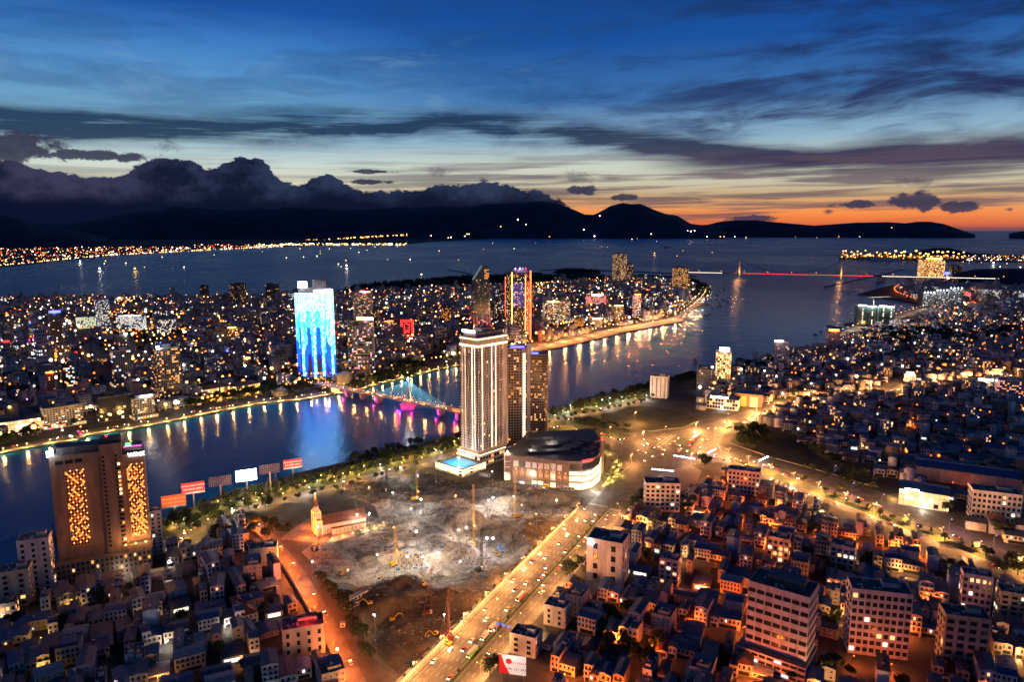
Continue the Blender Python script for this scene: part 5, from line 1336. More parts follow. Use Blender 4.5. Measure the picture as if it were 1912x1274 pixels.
# ---- the mall
outline = P((950, 893), (958, 903), (1062, 915), (1086, 916), (1104, 912), (1118, 900), (1121, 885))
x0, y0 = G(1030, 900)
back = [(p[0] + 18, p[1] + 92) for p in (outline[-1], outline[0])]
MH = 30.0
base = outline + [(outline[-1][0] + 2, outline[-1][1] + 70), (outline[0][0] + 22, outline[0][1] + 70)]
nogo([(p[0], p[1]) for p in base]); nogo(rect(50, 740, 110, 110, 0))
t = thing('shopping_mall', 'dark brown shopping mall with a glowing glass corner and rooftop plant', 'shopping mall')
g = MB(); g.poly(base, 0, MH, 'roof_slab', 'wall_brown'); wl = obj('wall', g, t)
mat('cladding_brown', (.16, .105, .08), .7, var=.2)
for (p, q, n_) in [(outline[1], outline[2], 9), (outline[0], outline[1], 1)]:
    dx, dy = (q[0] - p[0]) / n_, (q[1] - p[1]) / n_; an = math.atan2(dy, dx); l_ = math.hypot(dx, dy)
    for i in range(n_):
        cx_, cy_ = p[0] + dx * (i + .5), p[1] + dy * (i + .5); nx, ny = math.sin(an), -math.cos(an)
        g = MB(); g.box(cx_ + nx * .2, cy_ + ny * .2, 1, l_ - .5, .5, MH - 2, an, 'cladding_brown', None, True); cp = obj('cladding_panel', g, wl)
        if n_ > 1:
            m_ = ['wall_cream', 'wall_dark', 'wall_white', 'wall_white', 'wall_peach', 'wall_cream', None, 'wall_white', None][i]
            if m_: g = MB(); g.box(cx_ + nx * .6, cy_ + ny * .6, MH - 11, l_ * .8, .3, 6, an, m_, None, True); obj('poster', g, cp)
            if i == 6: g = MB(); g.box(cx_ + nx * .6, cy_ + ny * .6, 8, l_ * .8, .3, 18, an, 'wall_white', None, True); pb = obj('poster', g, cp); g = MB(); g.beam((cx_ + nx * 1 - 2.2 * math.cos(an), cy_ + ny * 1 - 2.2 * math.sin(an), 21), (cx_ + nx, cy_ + ny, 15.5), .4, 'wall_dark'); g.beam((cx_ + nx * 1 + 2.2 * math.cos(an), cy_ + ny * 1 + 2.2 * math.sin(an), 21), (cx_ + nx, cy_ + ny, 15.5), .4, 'wall_dark'); obj('poster_emblem', g, t)
            g = MB(); g.ball((cx_ + nx * 1, cy_ + ny * 1, MH - 13), .45, 'glow_amber'); obj('wall_lamp', g, cp)
            m_ = ['lit_dim', 'lit_cool', 'lit_dim', 'lit_green', 'lit_bright', 'lit_amber', 'lit_bright', 'lit_dim', 'lit_warm'][i]
            g = MB(); g.box(cx_ + nx * .6, cy_ + ny * .6, 1.0, l_ * .8, .3, 4.6 if i in (3, 4, 6) else 2.6, an, m_, None, True); obj('shopfront', g, cp)
            point_light(cx_ + nx * 2.5, cy_ + ny * 2.5, 12, LAMPCOL['amber'], 900, .5, parent=t)
for i in range(2, 6):   # glass corner
    p, q = outline[i], outline[i + 1]; an = math.atan2(q[1] - p[1], q[0] - p[0]); l_ = math.dist(p, q); nx, ny = math.sin(an), -math.cos(an); cx_, cy_ = (p[0] + q[0]) / 2 + nx * .4, (p[1] + q[1]) / 2 + ny * .4
    for z0_, hh, m_ in ((1, 6, 'lit_bright'), (9.5, 4.4, 'lit_bright'), (15.5, 3.6, 'lit_white'), (21, 6, 'glass_dark')):
        g = MB(); g.box(cx_, cy_, z0_, l_ * .94, .5, hh, an, m_, None, True); obj('corner_window', g, wl)
p, q = outline[3], outline[4]; an = math.atan2(q[1] - p[1], q[0] - p[0])
text('VINCOM', 3.4, 'sign_red', t, ((p[0] + q[0]) / 2 + math.sin(an) * 1.2, (p[1] + q[1]) / 2 - math.cos(an) * 1.2, MH + .5), an, extr=.3)
point_light((p[0] + q[0]) / 2 + 5, p[1] - 9, 9, LAMPCOL['white'], 26000, 2, parent=t)
g = MB(); p = outline[6]; g.box(p[0] + 1.5, p[1] + 4, 0, 4, 4, MH + 6, .3, 'wall_peach'); tw = obj('red_pylon', g, t)
g = MB(); g.box(p[0] + 1.5, p[1] + 4, MH + 6, 1.2, 1.2, 3, .3, 'sign_red'); obj('beacon', g, tw)
g = MB(); g.ball((p[0] + 1.5, p[1] + 4, MH + 14), .9, 'glow_red'); g.beam((p[0] + 1.5, p[1] + 4, MH + 9), (p[0] + 1.5, p[1] + 4, MH + 13), .2, 'steel_pole'); obj('beacon', g, tw)
cx_, cy_ = sum(p[0] for p in base) / len(base), sum(p[1] for p in base) / len(base)
for (dx, dy, ww, dd, hh, an) in [(-22, 14, 30, 24, 4, .1), (-26, 30, 26, 18, 7, .1), (-4, 26, 22, 20, 5, .1), (8, 4, 14, 12, 3, .5), (22, -6, 10, 8, 2.5, .5), (14, 14, 9, 16, 3.5, .5), (28, 6, 8, 8, 2.5, .5), (-18, -8, 44, 9, 2.2, .12)]:
    g = MB(); g.box(cx_ + dx, cy_ + dy, MH, ww, dd, hh, an, 'wall_dark', 'roof_slab'); obj('rooftop_unit', g, t)
g = MB(); g.cyl(cx_ + 27, cy_ + 30, MH, 12, 4, 'wall_dark', 20, 14, 'roof_slab'); obj('round_roof', g, t)
g = MB()
rng = random.Random(5)
for i in range(60): g.box(cx_ + rng.uniform(-6, 34), cy_ + rng.uniform(-18, 16), MH, rng.uniform(.8, 3), rng.uniform(.8, 3), rng.uniform(.6, 1.8), rng.random() * 3, 'tank_steel' if i % 4 == 0 else 'wall_dark')
obj('rooftop_duct', g, t)['kind'] = 'stuff'
point_light(cx_ - 36, cy_ - 6, MH + 5, LAMPCOL['white'], 2600, .5, parent=t); point_light(cx_ - 14, cy_ + 12, MH + 9, LAMPCOL['white'], 3500, .5, parent=t)
x, y = G(947, 896); t = thing('red_sign_tower', 'narrow red lit sign tower at the left end of the mall', 'sign tower', (x, y, 0), .1)
g = MB(); g.box(0, 0, 0, 6.5, 5, MH, 0, 'wall_cream', 'roof_slab'); wl = obj('wall', g, t)
for z0_, hh, m_ in ((1, 5, 'lit_bright'), (9, 5, 'roof_rust'), (15, 5, 'roof_rust'), (21, 6, 'roof_rust')):
    g = MB(); g.box(0, -2.6, z0_, 5.4, .3, hh, 0, m_); obj('sign_panel', g, wl)
g = MB(); g.ball((0, -2.5, MH + 1.5), 1.0, 'glow_white'); obj('roof_lamp', g, wl); point_light(0, -5, MH + 2, LAMPCOL['white'], 3000, .5, parent=t)

# ---- church outlined in lights
x, y = G(625, 988); a = math.radians(28); nogo(rect(x + 12, y + 6, 62, 26, a, 6))
t = thing('church', 'church with its bell tower outlined in glowing orange lines', 'church', (x, y, 0), a)
mat('church_line', (.2, .1, .05), emit=(1, .22, .03), es=4.5, sample=True)
cw_, cl_ = 15, 40
g = MB(); g.box(6, 0, 0, cl_, cw_, 9, 0, 'wall_cream'); nv = obj('nave', g, t)
g = MB(); e = 1
g.face([(-cl_ / 2 + 6 - e, -cw_ / 2 - e, 8.6), (cl_ / 2 + 6 + e, -cw_ / 2 - e, 8.6), (cl_ / 2 + 6 + e, 0, 15), (-cl_ / 2 + 6 - e, 0, 15)], 'roof_rust'); g.face([(-cl_ / 2 + 6 - e, 0, 15), (cl_ / 2 + 6 + e, 0, 15), (cl_ / 2 + 6 + e, cw_ / 2 + e, 8.6), (-cl_ / 2 + 6 - e, cw_ / 2 + e, 8.6)], 'roof_rust')
g.face([(cl_ / 2 + 6, -cw_ / 2, 9), (cl_ / 2 + 6, cw_ / 2, 9), (cl_ / 2 + 6, 0, 15)], 'wall_cream'); obj('roof', g, t)
g = MB(); g.box(10, -cw_ / 2 - 2, 0, cl_ - 10, 4, 5, 0, 'wall_cream', 'roof_rust'); obj('side_aisle', g, t)
for i in range(9):
    g = MB(); g.box(-8 + i * 3.4, -cw_ / 2 - (.1 if i < 2 else 4.1), 1.2, 1.4, .25, 3, 0, 'lit_dim', None, True); obj('window', g, nv)
g = MB(); fx = -cl_ / 2 + 6
g.box(fx - 1.5, 0, 0, 6, 7, 19, 0, 'wall_cream'); g.box(fx - 1, -6, 0, 4.5, 5, 13, 0, 'wall_cream'); g.box(fx - 1, 6, 0, 4.5, 5, 13, 0, 'wall_cream'); g.box(fx - 1.5, 0, 19, 4, 4.4, 5, 0, 'wall_cream')
tw = obj('bell_tower', g, t)
g = MB(); g.cyl(fx - 1.5, 0, 24, 2.6, 9, 'roof_rust', 8, .1); obj('spire', g, tw)
g = MB()
def ln(p, q): g.beam(p, q, .32, 'church_line', 4)
for yy in (-3.5, 3.5):
    for xx in (fx - 4.6, fx + 1.6): ln((xx, yy, 0), (xx, yy, 19)); ln((xx, yy, 19), (fx - 1.5, 0, 24))
for yy in (-8.5, -3.6, 3.6, 8.5): ln((fx - 3.4, yy, 0), (fx - 3.4, yy, 13))
for c in (-6, 6): ln((fx - 3.4, c - 2.5, 13), (fx - 3.4, c, 16)); ln((fx - 3.4, c + 2.5, 13), (fx - 3.4, c, 16))
for yy in (-8.5,): ln((fx + 1.4, yy, 0), (fx + 1.4, yy, 13)); ln((fx - 3.4, yy, 13), (fx + 1.4, yy, 13))
ln((fx - 4.6, -3.5, 19), (fx - 4.6, 3.5, 19)); ln((fx - 4.6, -3.5, 19), (fx + 1.6, -3.5, 19)); ln((fx - 1.5, -1.9, 24), (fx - 1.5, 0, 33)); ln((fx - 3.6, 0, 24), (fx - 1.5, 0, 33))
ln((fx - 1.5, 0, 33), (fx - 1.5, 0, 36)); ln((fx - 1.5, -1, 34.8), (fx - 1.5, 1, 34.8))
o = obj('light_line', g, tw); o['kind'] = 'stuff'
for (dx, dy, w_) in ((-27, -7, 12000), (-20, -19, 9000), (2, -18, 5000), (-20, 14, 6000)): point_light(dx, dy, 5, LAMPCOL['orange'], w_, 1, parent=t)
g = MB(); g.poly([(x + p[0], y + p[1]) for p in ((-42, -22), (-6, -28), (30, -8), (44, 20), (20, 30), (-30, 22))], 0, .05, 'pavement'); obj('church_yard', g, kind='structure')

# ---- billboards by the river
mat('board_red', (.55, .03, .03), .6, emit=(.9, .05, .03), es=.32); mat('board_orange', (.6, .08, .02), .6, emit=(1, .12, .03), es=.5); mat('board_white', (.8, .8, .8), emit=(1, .98, .95), es=9, sample=True)
for (px, pyb, ytop, ybot, hw, kind, lab) in [(327, 970, 925, 948, 19.5, 'orange', 'red-orange billboard, first of the row beside the brown hotel'), (363, 948, 901, 922, 18.5, 'red', 'red billboard with two lines of white letters, standing second in the row'), (413, 933, 890, 907, 18, 'frame', 'empty steel billboard frame next to the dazzling white billboard'),
                                   (462, 924, 878, 898, 17, 'white', 'dazzling white lit billboard by the river'), (506, 922, 868, 884, 16.5, 'frame', 'empty steel billboard frame half above dark trees'), (548, 900, 858, 875, 15.5, 'red', 'red billboard at the right end of the row, above the trees')]:
    x, y = G(px, pyb); zt, zb_ = hgt(y, ytop), hgt(y, ybot); sc = (y * math.cos(PITCH) + (CAM_H - zt) * math.sin(PITCH)) / FOC; a = math.radians(26); w = 2 * hw * sc / math.cos(a) * .96; h = zt - zb_
    t = thing('billboard', lab, 'billboard', (x, y, 0), a, 'billboards standing along the river')
    g = MB(); g.cyl(0, .8, 0, .7, zb_ + 1, 'steel_pole', 10); obj('post', g, t)
    if kind == 'frame':
        g = MB()
        for i in range(11): g.beam((-w / 2 + w * i / 10, 0, zb_), (-w / 2 + w * i / 10, 0, zt), .14, 'wall_tan')
        for i in range(6): g.beam((-w / 2, -.2, zb_ + h * i / 5), (w / 2, -.2, zb_ + h * i / 5), .14, 'wall_tan')
        for i in range(10): g.beam((-w / 2 + w * i / 10, .6, zb_), (-w / 2 + w * (i + 1) / 10, .6, zt), .1, 'wall_tan')
        obj('steel_frame', g, t); continue
    g = MB(); g.box(0, 0, zb_, w, .8, h, 0, {'orange': 'board_orange', 'red': 'board_red', 'white': 'board_white'}[kind], None, True); pn = obj('board', g, t)
    if kind != 'white':
        g = MB(); g.box(0, -.45, zb_, w, .15, h * .16, 0, 'wall_white', None, True); obj('board_strip', g, pn)
        mat('letter_white', (.7, .7, .7), emit=(1, .8, .75), es=.6); mat('letter_gold', (.7, .5, .1), emit=(1, .6, .15), es=.7)
        lm = 'letter_gold' if kind == 'orange' else 'letter_white'; sz = h * (.13 if kind == 'orange' else .19)
        l1_, l2_ = (('MUNG DANG MUNG XUAN', 'DAT NUOC VINH QUANG') if kind == 'orange' else ('DONG SANG THANH', 'DA NANG XANH'))
        text(l1_, sz, lm, t, (0, -.5, zb_ + h * .72), extr=.03, name='board_text'); text(l2_, sz, lm, t, (0, -.5, zb_ + h * .42), extr=.03, name='board_text')
        point_light(0, -7, zb_ + 1, LAMPCOL['white'], 1500, .5, parent=t)
    else: point_light(0, -8, zb_ + h / 2, LAMPCOL['white'], 12000, 2, parent=t)
# billboard beside the avenue, bottom of the view
x, y = G(957, 1278); nogo(rect(x + 2, y - 9, 34, 26, 0)); zt, zb_ = hgt(y, 1225), hgt(y, 1260); a = math.radians(-12)
t = thing('billboard', 'white and red billboard with a round red logo and phone number beside the avenue', 'billboard', (x, y, 0), a)
sc = (y * math.cos(PITCH) + (CAM_H - zt) * math.sin(PITCH)) / FOC; w = 50 * sc / math.cos(a); h = zt - zb_
g = MB()
for q in (-.4, .4): g.beam((w * q, .4, 0), (w * q, .4, zb_ + 1), .3, 'steel_pole')
obj('post', g, t)
mat('print_red', (.6, .02, .03), .6, emit=(.8, .02, .03), es=.25); mat('print_white', (.8, .8, .8), .6, emit=(1, .9, .88), es=.32)
g = MB(); g.box(0, 0, zb_, w, .5, h, 0, 'print_white', None, True); pn = obj('board', g, t)
g = MB(); g.face([(-w / 2, -.28, zb_), (-w * .1, -.28, zb_), (-w * .3, -.28, zb_ + h * .5), (-w * .42, -.28, zt), (-w / 2, -.28, zt)], 'print_red'); obj('board_print', g, pn)
g = MB(); g.v, g.f = [], []; n_ = 20
g.face([(-w * .14 + h * .15 * math.cos(2 * math.pi * i / n_), -.30, zb_ + h * .68 + h * .15 * math.sin(2 * math.pi * i / n_)) for i in range(n_)], 'print_red'); obj('board_logo', g, pn)
mat('print_dark', (.05, .05, .06)); text('VIEN MEDIA', h * .16, 'print_red', t, (w * .2, -.31, zb_ + h * .62), extr=.01, name='board_text'); text('090 151 3939', h * .19, 'print_dark', t, (w * .18, -.31, zb_ + h * .28), extr=.01, name='board_text')
point_light(0, -6, zt + 1, LAMPCOL['white'], 900, .5, parent=t)

# ---- sign gantry over the avenue
t = thing('sign_gantry', 'steel sign gantry spanning the avenue with three round blue signs', 'sign gantry', (*AV(62, -2.5), 0), ADIR - math.pi / 2)
g = MB(); g.beam((0, 0, 0), (0, 0, 8), .3, 'steel_pole'); obj('post', g, t)
g = MB(); g.beam((24.5, 0, 0), (24.5, 0, 8), .3, 'steel_pole'); obj('post', g, t)
g = MB(); g.beam((38, 0, 0), (38, 0, 8), .3, 'steel_pole'); obj('post', g, t)
g = MB()
for z in (6.9, 8.0): g.beam((0, 0, z), (38, 0, z), .12, 'steel_pole')
for i in range(24): g.beam((i * 38 / 24, 0, 6.9 + (i % 2) * 1.1), ((i + 1) * 38 / 24, 0, 8.0 - (i % 2) * 1.1), .08, 'steel_pole')
obj('truss', g, t)
mat('sign_board_blue', (.02, .1, .6), .5, emit=(.02, .12, 1), es=1.0)
for xx in (26, 29.6, 33.2):
    g = MB(); n_ = 14; g.face([(xx + 1.0 * math.cos(2 * math.pi * i / n_), -.3, 7.2 + 1.0 * math.sin(2 * math.pi * i / n_)) for i in range(n_)], 'sign_board_blue'); g.face([(xx - 1.0 * math.cos(2 * math.pi * i / n_), -.2, 7.2 + 1.0 * math.sin(2 * math.pi * i / n_)) for i in range(n_)], 'steel_pole'); obj('round_sign', g, t)
g = MB(); g.face([(9, -.3, 6.2), (14, -.3, 6.2), (14, -.3, 8.6), (9, -.3, 8.6)], 'steel_pole'); obj('sign_board', g, t)
# ------------------------------------------------------------------ helpers for the infill
def project(x, y, z=0.0):
    dep = y * math.cos(PITCH) - (z - CAM_H) * math.sin(PITCH)
    if dep < 1: return None
    return CX + FOC * x / dep, CY - FOC * (y * math.sin(PITCH) + (z - CAM_H) * math.cos(PITCH)) / dep


def in_view(x, y, m=60):
    p = project(x, y); q = project(x, y, 15)
    return p is not None and q is not None and -m < p[0] < 1912 + m and q[1] < 1274 + m * .6


ROADPOLY = [asphalt_poly]
for path, w in [(river_road, 26), (red_road, 15), (west_road, 17), (coast_road, 27), (port_road, 30), (cape_road, 20)] + [(p, 18) for p in city_roads + far_roads]:
    ROADPOLY.append(offset(path, w / 2) + offset(path, -w / 2)[::-1])
ROADPOLY += [[AV(-140, -9), AV(330, -9), AV(330, 39.5), AV(-140, 39.5)], [BV(0, -8), BV(440, -8), BV(440, 53), BV(0, 53)]]
FIELDS = [P((1102, 781), (1180, 759), (1215, 760), (1280, 772), (1306, 786), (1275, 799), (1214, 806), (1160, 798)), P((1362, 828), (1372, 812), (1400, 802), (1460, 806), (1500, 830), (1560, 852), (1640, 890), (1680, 926), (1560, 880), (1440, 855)),
          P((1195, 912), (1240, 882), (1290, 868), (1330, 866), (1340, 885), (1310, 905), (1260, 925), (1210, 935)), P((1400, 880), (1450, 892), (1530, 935), (1500, 950), (1430, 925)), P((880, 745), (1300, 690), (1300, 775), (1030, 800), (860, 900)), P((1560, 880), (1640, 912), (1700, 950), (1650, 900))]
ROADPOLY += FIELDS + [site]
RP = []
for pl in ROADPOLY:
    xs = [p[0] for p in pl]; ys = [p[1] for p in pl]; RP.append((min(xs), max(xs), min(ys), max(ys), pl))


def blocked(x, y, r=6.0, roads=True):
    for cx_, cy_, rr, pl in NOGO:
        if (x - cx_) ** 2 + (y - cy_) ** 2 < (rr + r) ** 2:
            if (x - cx_) ** 2 + (y - cy_) ** 2 < (rr * .5) ** 2 or any(inside(x + a, y + b, pl) for a, b in ((0, 0), (r, 0), (-r, 0), (0, r), (0, -r))): return True
    if roads:
        for x0, x1, y0, y1, pl in RP:
            if x0 - r < x < x1 + r and y0 - r < y < y1 + r and any(inside(x + a, y + b, pl) for a, b in ((0, 0), (r * .7, 0), (-r * .7, 0), (0, r * .7), (0, -r * .7))): return True
    return False


# ------------------------------------------------------------------ house templates
HW = ['white', 'grey', 'cream', 'lilac', 'grey', 'concrete', 'pale_blue', 'white', 'tan', 'concrete', 'lilac', 'brown']
def house_parts(seed, w, d, fl, wallc, roofk, detail=True):
    rng = random.Random(seed); h = 3.3 * fl + .4; parts = {}
    W_ = MB(); W_.box(0, 0, 0, w, d, h, 0, 'wall_' + wallc, 'roof_slab')
    if detail and fl > 1:
        for f in range(1, fl): W_.box(0, -d / 2 - .5, 3.3 * f - .1, w, 1.0, .22, 0, 'wall_' + wallc, None, True); W_.box(0, -d / 2 - .95, 3.3 * f + .1, w, .08, .85, 0, 'wall_' + wallc)
    parts['wall'] = W_
    Rf = MB(); z = h + .02
    if roofk == 'flat':
        for (cx_, cy_, ww, rz) in ((0, -d / 2 + .1, w, 0), (0, d / 2 - .1, w, 0), (-w / 2 + .1, 0, d - .45, math.pi / 2), (w / 2 - .1, 0, d - .45, math.pi / 2)): Rf.box(cx_, cy_, z, ww, .2, .9, rz, 'wall_' + wallc)
        Rf.box(rng.uniform(-.12, .12) * w, d * .22, z, w * .55, d * .3, 2.6, 0, 'wall_' + wallc, 'roof_tin')
        if detail and rng.random() < .6: Rf.box(0, -d * .2, z + 2.3, w * .9, d * .38, .12, 0, rng.choice(('roof_tin', 'roof_blue', 'roof_pale')), None, True); [Rf.beam((sx_ * w * .42, -d * .2 + sy_ * d * .17, z), (sx_ * w * .42, -d * .2 + sy_ * d * .17, z + 2.3), .06, 'dark_metal', 3) for sx_ in (-1, 1) for sy_ in (-1, 1)]
        if detail:
            for _ in range(4): Rf.box(rng.uniform(-.38, .38) * w, rng.uniform(-.42, .1) * d, z, rng.uniform(.5, 1.4), rng.uniform(.5, 1.2), rng.uniform(.4, 1.1), rng.random(), rng.choice(('frame_white', 'roof_rust', 'roof_blue', 'dark_metal')))
    elif roofk in ('tin', 'blue', 'pale', 'rust', 'green'):
        r = rng.uniform(.5, 1.3); e = .4; m_ = 'roof_' + roofk
        if w < d:
            for s_ in (-1, 1): Rf.face([(s_ * (w / 2 + e), s_ * (-d / 2 - e), z), (s_ * (w / 2 + e), s_ * (d / 2 + e), z), (0, s_ * (d / 2 + e), z + r), (0, s_ * (-d / 2 - e), z + r)], m_)
            for s_ in (-1, 1): Rf.face([(-w / 2, s_ * d / 2, z - .02), (w / 2, s_ * d / 2, z - .02), (0, s_ * d / 2, z + r - .05)], 'wall_' + wallc)
            if detail:
                n_ = max(3, int(d / 2.2))
                for i in range(1, n_): Rf.box(0, -d / 2 + d * i / n_, z + r - .02, .5, .06, .1, 0, m_)
        else:
            Rf.face([(-w / 2 - e, -d / 2 - e, z), (w / 2 + e, -d / 2 - e, z), (w / 2 + e, 0, z + r), (-w / 2 - e, 0, z + r)], m_); Rf.face([(-w / 2 - e, 0, z + r), (w / 2 + e, 0, z + r), (w / 2 + e, d / 2 + e, z), (-w / 2 - e, d / 2 + e, z)], m_)
            for s_ in (-1, 1): Rf.face([(s_ * w / 2, s_ * -d / 2, z), (s_ * w / 2, s_ * d / 2, z), (s_ * w / 2, 0, z + r)], 'wall_' + wallc)
    else:  # tiled hip
        e = .5; r = min(w, d) * .32; q = max(0, d / 2 - w / 2) if d > w else 0; p_ = max(0, w / 2 - d / 2) if w >= d else 0
        B = [(-w / 2 - e, -d / 2 - e, z), (w / 2 + e, -d / 2 - e, z), (w / 2 + e, d / 2 + e, z), (-w / 2 - e, d / 2 + e, z)]; a_, b_ = (-p_, -q, z + r), (p_ + .01, q + .01, z + r)
        if w >= d: fs = [[B[0], B[1], b_, a_], [B[1], B[2], b_], [B[2], B[3], a_, b_], [B[3], B[0], a_]]
        else: fs = [[B[0], B[1], a_], [B[1], B[2], b_, a_], [B[2], B[3], b_], [B[3], B[0], a_, b_]]
        for f in fs: Rf.face(f, 'roof_tile')
    parts['roof'] = Rf
    Wn = MB(); lit = rng.choice((.06, .12, .25, .4)) if rng.random() < .5 else 0
    mats = [rng.choice(('lit_warm', 'lit_white', 'lit_amber', 'lit_dim', 'lit_warm', 'lit_cool'))]
    n_ = max(1, round(w / 2.6))
    for f in range(fl):
        za, zb_ = 3.3 * f, 3.3 * (f + 1)
        if f == 0: win_face(Wn, (-w / 2, -d / 2), (w / 2, -d / 2), .1, 3.1, 1, 1, lit * 1.3, mats, .06, .72, .82, base=.05, rng=rng)
        else: win_face(Wn, (-w / 2, -d / 2), (w / 2, -d / 2), za, zb_, n_, 1, lit, mats, .06, .5, .6, rng=rng)
        if detail and seed % 3: win_face(Wn, (w / 2, d / 2), (-w / 2, d / 2), za, zb_, max(1, n_ - 1), 1, lit * .6, mats, .06, .26, .3, base=.42, rng=rng)
        if detail and seed % 4 == 0 and rng.random() < .7:
            win_face(Wn, (w / 2, -d / 2), (w / 2, d / 2), za, zb_, 3, 1, lit * .5, mats, .06, .12, .3, base=.4, rng=rng)
            win_face(Wn, (-w / 2, d / 2), (-w / 2, -d / 2), za, zb_, 3, 1, lit * .5, mats, .06, .12, .3, base=.4, rng=rng)
    parts['window_row'] = Wn
    if detail and roofk == 'flat' and rng.random() < .8 or (detail and rng.random() < .25):
        T_ = MB(); tz = z + (2.6 if roofk == 'flat' else .9); T_.cyl(rng.uniform(-.1, .1) * w, d * .25, tz, .62, 1.3, 'tank_steel', 8); T_.box(0, d * .25, tz - .4, 1.4, 1.2, .4, 0, 'dark_metal'); parts['water_tank'] = T_
    return parts, dict(w=w, d=d, h=h, fl=fl, wall=wallc, roof=roofk)


CNAME = {'white': 'white', 'cream': 'cream', 'lilac': 'lilac', 'grey': 'grey', 'peach': 'peach', 'pale_blue': 'pale blue', 'tan': 'tan', 'concrete': 'bare concrete', 'mint': 'mint', 'brown': 'brown'}
RNAME = {'flat': 'flat parapet roof', 'tin': 'dark tin roof', 'blue': 'blue tin roof', 'pale': 'pale tin roof', 'rust': 'rusty tin roof', 'green': 'green tin roof', 'tile': 'tiled hip roof'}
NUM = {1: 'one', 2: 'two', 3: 'three', 4: 'four', 5: 'five', 6: 'six'}
rng = random.Random(99)
HT_ = []
for i in range(34):
    fl = rng.choice((1, 1, 2, 2, 2, 2, 3, 3, 3, 4, 5)); wallc = HW[i % len(HW)]
    roofk = rng.choice(('flat', 'flat', 'tin', 'tin', 'blue', 'pale', 'blue', 'tile', 'tin', 'flat')) if fl > 1 else rng.choice(('tin', 'rust', 'pale', 'blue', 'tin', 'tin'))
    w = rng.choice((4.5, 5.5, 6, 7, 8.5)) if i % 4 else rng.choice((12, 15)); d = rng.choice((12, 15, 17, 20)) if i % 4 else rng.choice((12, 16))
    HT_.append(house_parts(i, w, d, fl, wallc, roofk))
LOW = []
for i in range(26):
    fl = rng.choice((1, 1, 2, 2, 3, 3, 4, 5)); LOW.append(house_parts(200 + i, rng.choice((6, 7, 9, 12, 16)), rng.choice((12, 15, 18)), fl, HW[i % len(HW)], rng.choice(('flat', 'tin', 'tin', 'blue', 'pale', 'rust', 'tile')), False))
def city_block_parts(i):
    r = random.Random(500 + i); w, d = r.choice((10, 13, 16, 22, 30)), r.choice((13, 16, 20, 24)); fl = r.choice((2, 3, 3, 4, 4, 5, 5, 6, 7, 8)); h = 3.4 * fl + 1
    g = MB(); c = r.choice(('white', 'grey', 'cream', 'concrete', 'tan', 'lilac', 'grey', 'peach', 'pale_blue')); g.box(0, 0, 0, w, d, h, 0, 'wall_' + c, r.choice(('roof_slab', 'roof_tin', 'roof_rust', 'roof_slab', 'roof_blue', 'roof_pale')))
    if r.random() < .6: g.box(r.uniform(-.2, .2) * w, r.uniform(-.1, .2) * d, h, w * .35, d * .35, 3, 0, 'wall_' + c, 'roof_slab')
    lit = r.choice((.0, .02, .03, .06, .1, .16, .3)); ms = [r.choice(('lit_warm', 'lit_white', 'lit_amber', 'lit_cool', 'lit_dim', 'lit_dim', 'lit_dim')) for _ in range(2)]
    k = max(2, int(w / 3.2)); kd = max(2, int(d / 3.6))
    win_face(g, (-w / 2, -d / 2), (w / 2, -d / 2), 4, h, k, fl - 1, lit, ms, .12, .6, .5, rng=r); win_face(g, (-w / 2, d / 2), (-w / 2, -d / 2), 4, h, kd, fl - 1, lit, ms, .12, .5, .5, rng=r); win_face(g, (w / 2, -d / 2), (w / 2, d / 2), 4, h, kd, fl - 1, lit, ms, .12, .5, .5, rng=r)
    win_face(g, (-w / 2, -d / 2), (w / 2, -d / 2), .2, 3.6, max(2, k // 2), 1, lit * 1.3, ['lit_warm', 'lit_bright', 'lit_amber', 'lit_white'], .12, .8, .8, base=.05, rng=r)
    return g, w, d
CB = [city_block_parts(i) for i in range(40)]


class Heap:
    """many placed copies of templates in one mesh, vectorised"""
    def __init__(s): s.pl = {}; s.t = {}
    def put(s, mb, x, y, z, rot, sc=(1, 1, 1)):
        s.t[id(mb)] = mb; s.pl.setdefault(id(mb), []).append((x, y, z, rot) + tuple(sc))
    def build(s, name, kind='stuff'):
        import numpy as np
        mats_ = []; V = []; LV = []; LS = []; MI = []; off = 0
        for k, mb in s.t.items():
            v = np.array(mb.v, float); lv = np.array([i for f in mb.f for i in f]); ls = np.array([len(f) for f in mb.f])
            for n in mb.ms:
                if n not in mats_: mats_.append(n)
            mi = np.array([mats_.index(mb.ms[j]) for j in mb.m])
            p = np.array(s.pl[k]); n = len(p); c, sn = np.cos(p[:, 3]), np.sin(p[:, 3])
            X_ = v[None, :, 0] * p[:, 4:5]; Y_ = v[None, :, 1] * p[:, 5:6]; Z_ = v[None, :, 2] * p[:, 6:7]
            o = np.stack([X_ * c[:, None] - Y_ * sn[:, None] + p[:, 0:1], X_ * sn[:, None] + Y_ * c[:, None] + p[:, 1:2], Z_ + p[:, 2:3]], -1).reshape(-1, 3)
            V.append(o); LV.append((lv[None, :] + (np.arange(n) * len(v))[:, None]).ravel() + off); LS.append(np.tile(ls, n)); MI.append(np.tile(mi, n)); off += n * len(v)
        V = np.concatenate(V); LV = np.concatenate(LV); LS = np.concatenate(LS); MI = np.concatenate(MI)
        me = bpy.data.meshes.new(name); me.vertices.add(len(V)); me.vertices.foreach_set('co', V.astype('f').ravel()); me.loops.add(len(LV)); me.loops.foreach_set('vertex_index', LV.astype('i'))
        me.polygons.add(len(LS)); me.polygons.foreach_set('loop_start', np.concatenate([[0], np.cumsum(LS)[:-1]]).astype('i'))
        for n in mats_: me.materials.append(MATS[n])
        me.polygons.foreach_set('material_index', MI.astype('i')); me.update(calc_edges=True)
        print('HEAP', name, len(LS)); return obj(name, me, kind=kind)


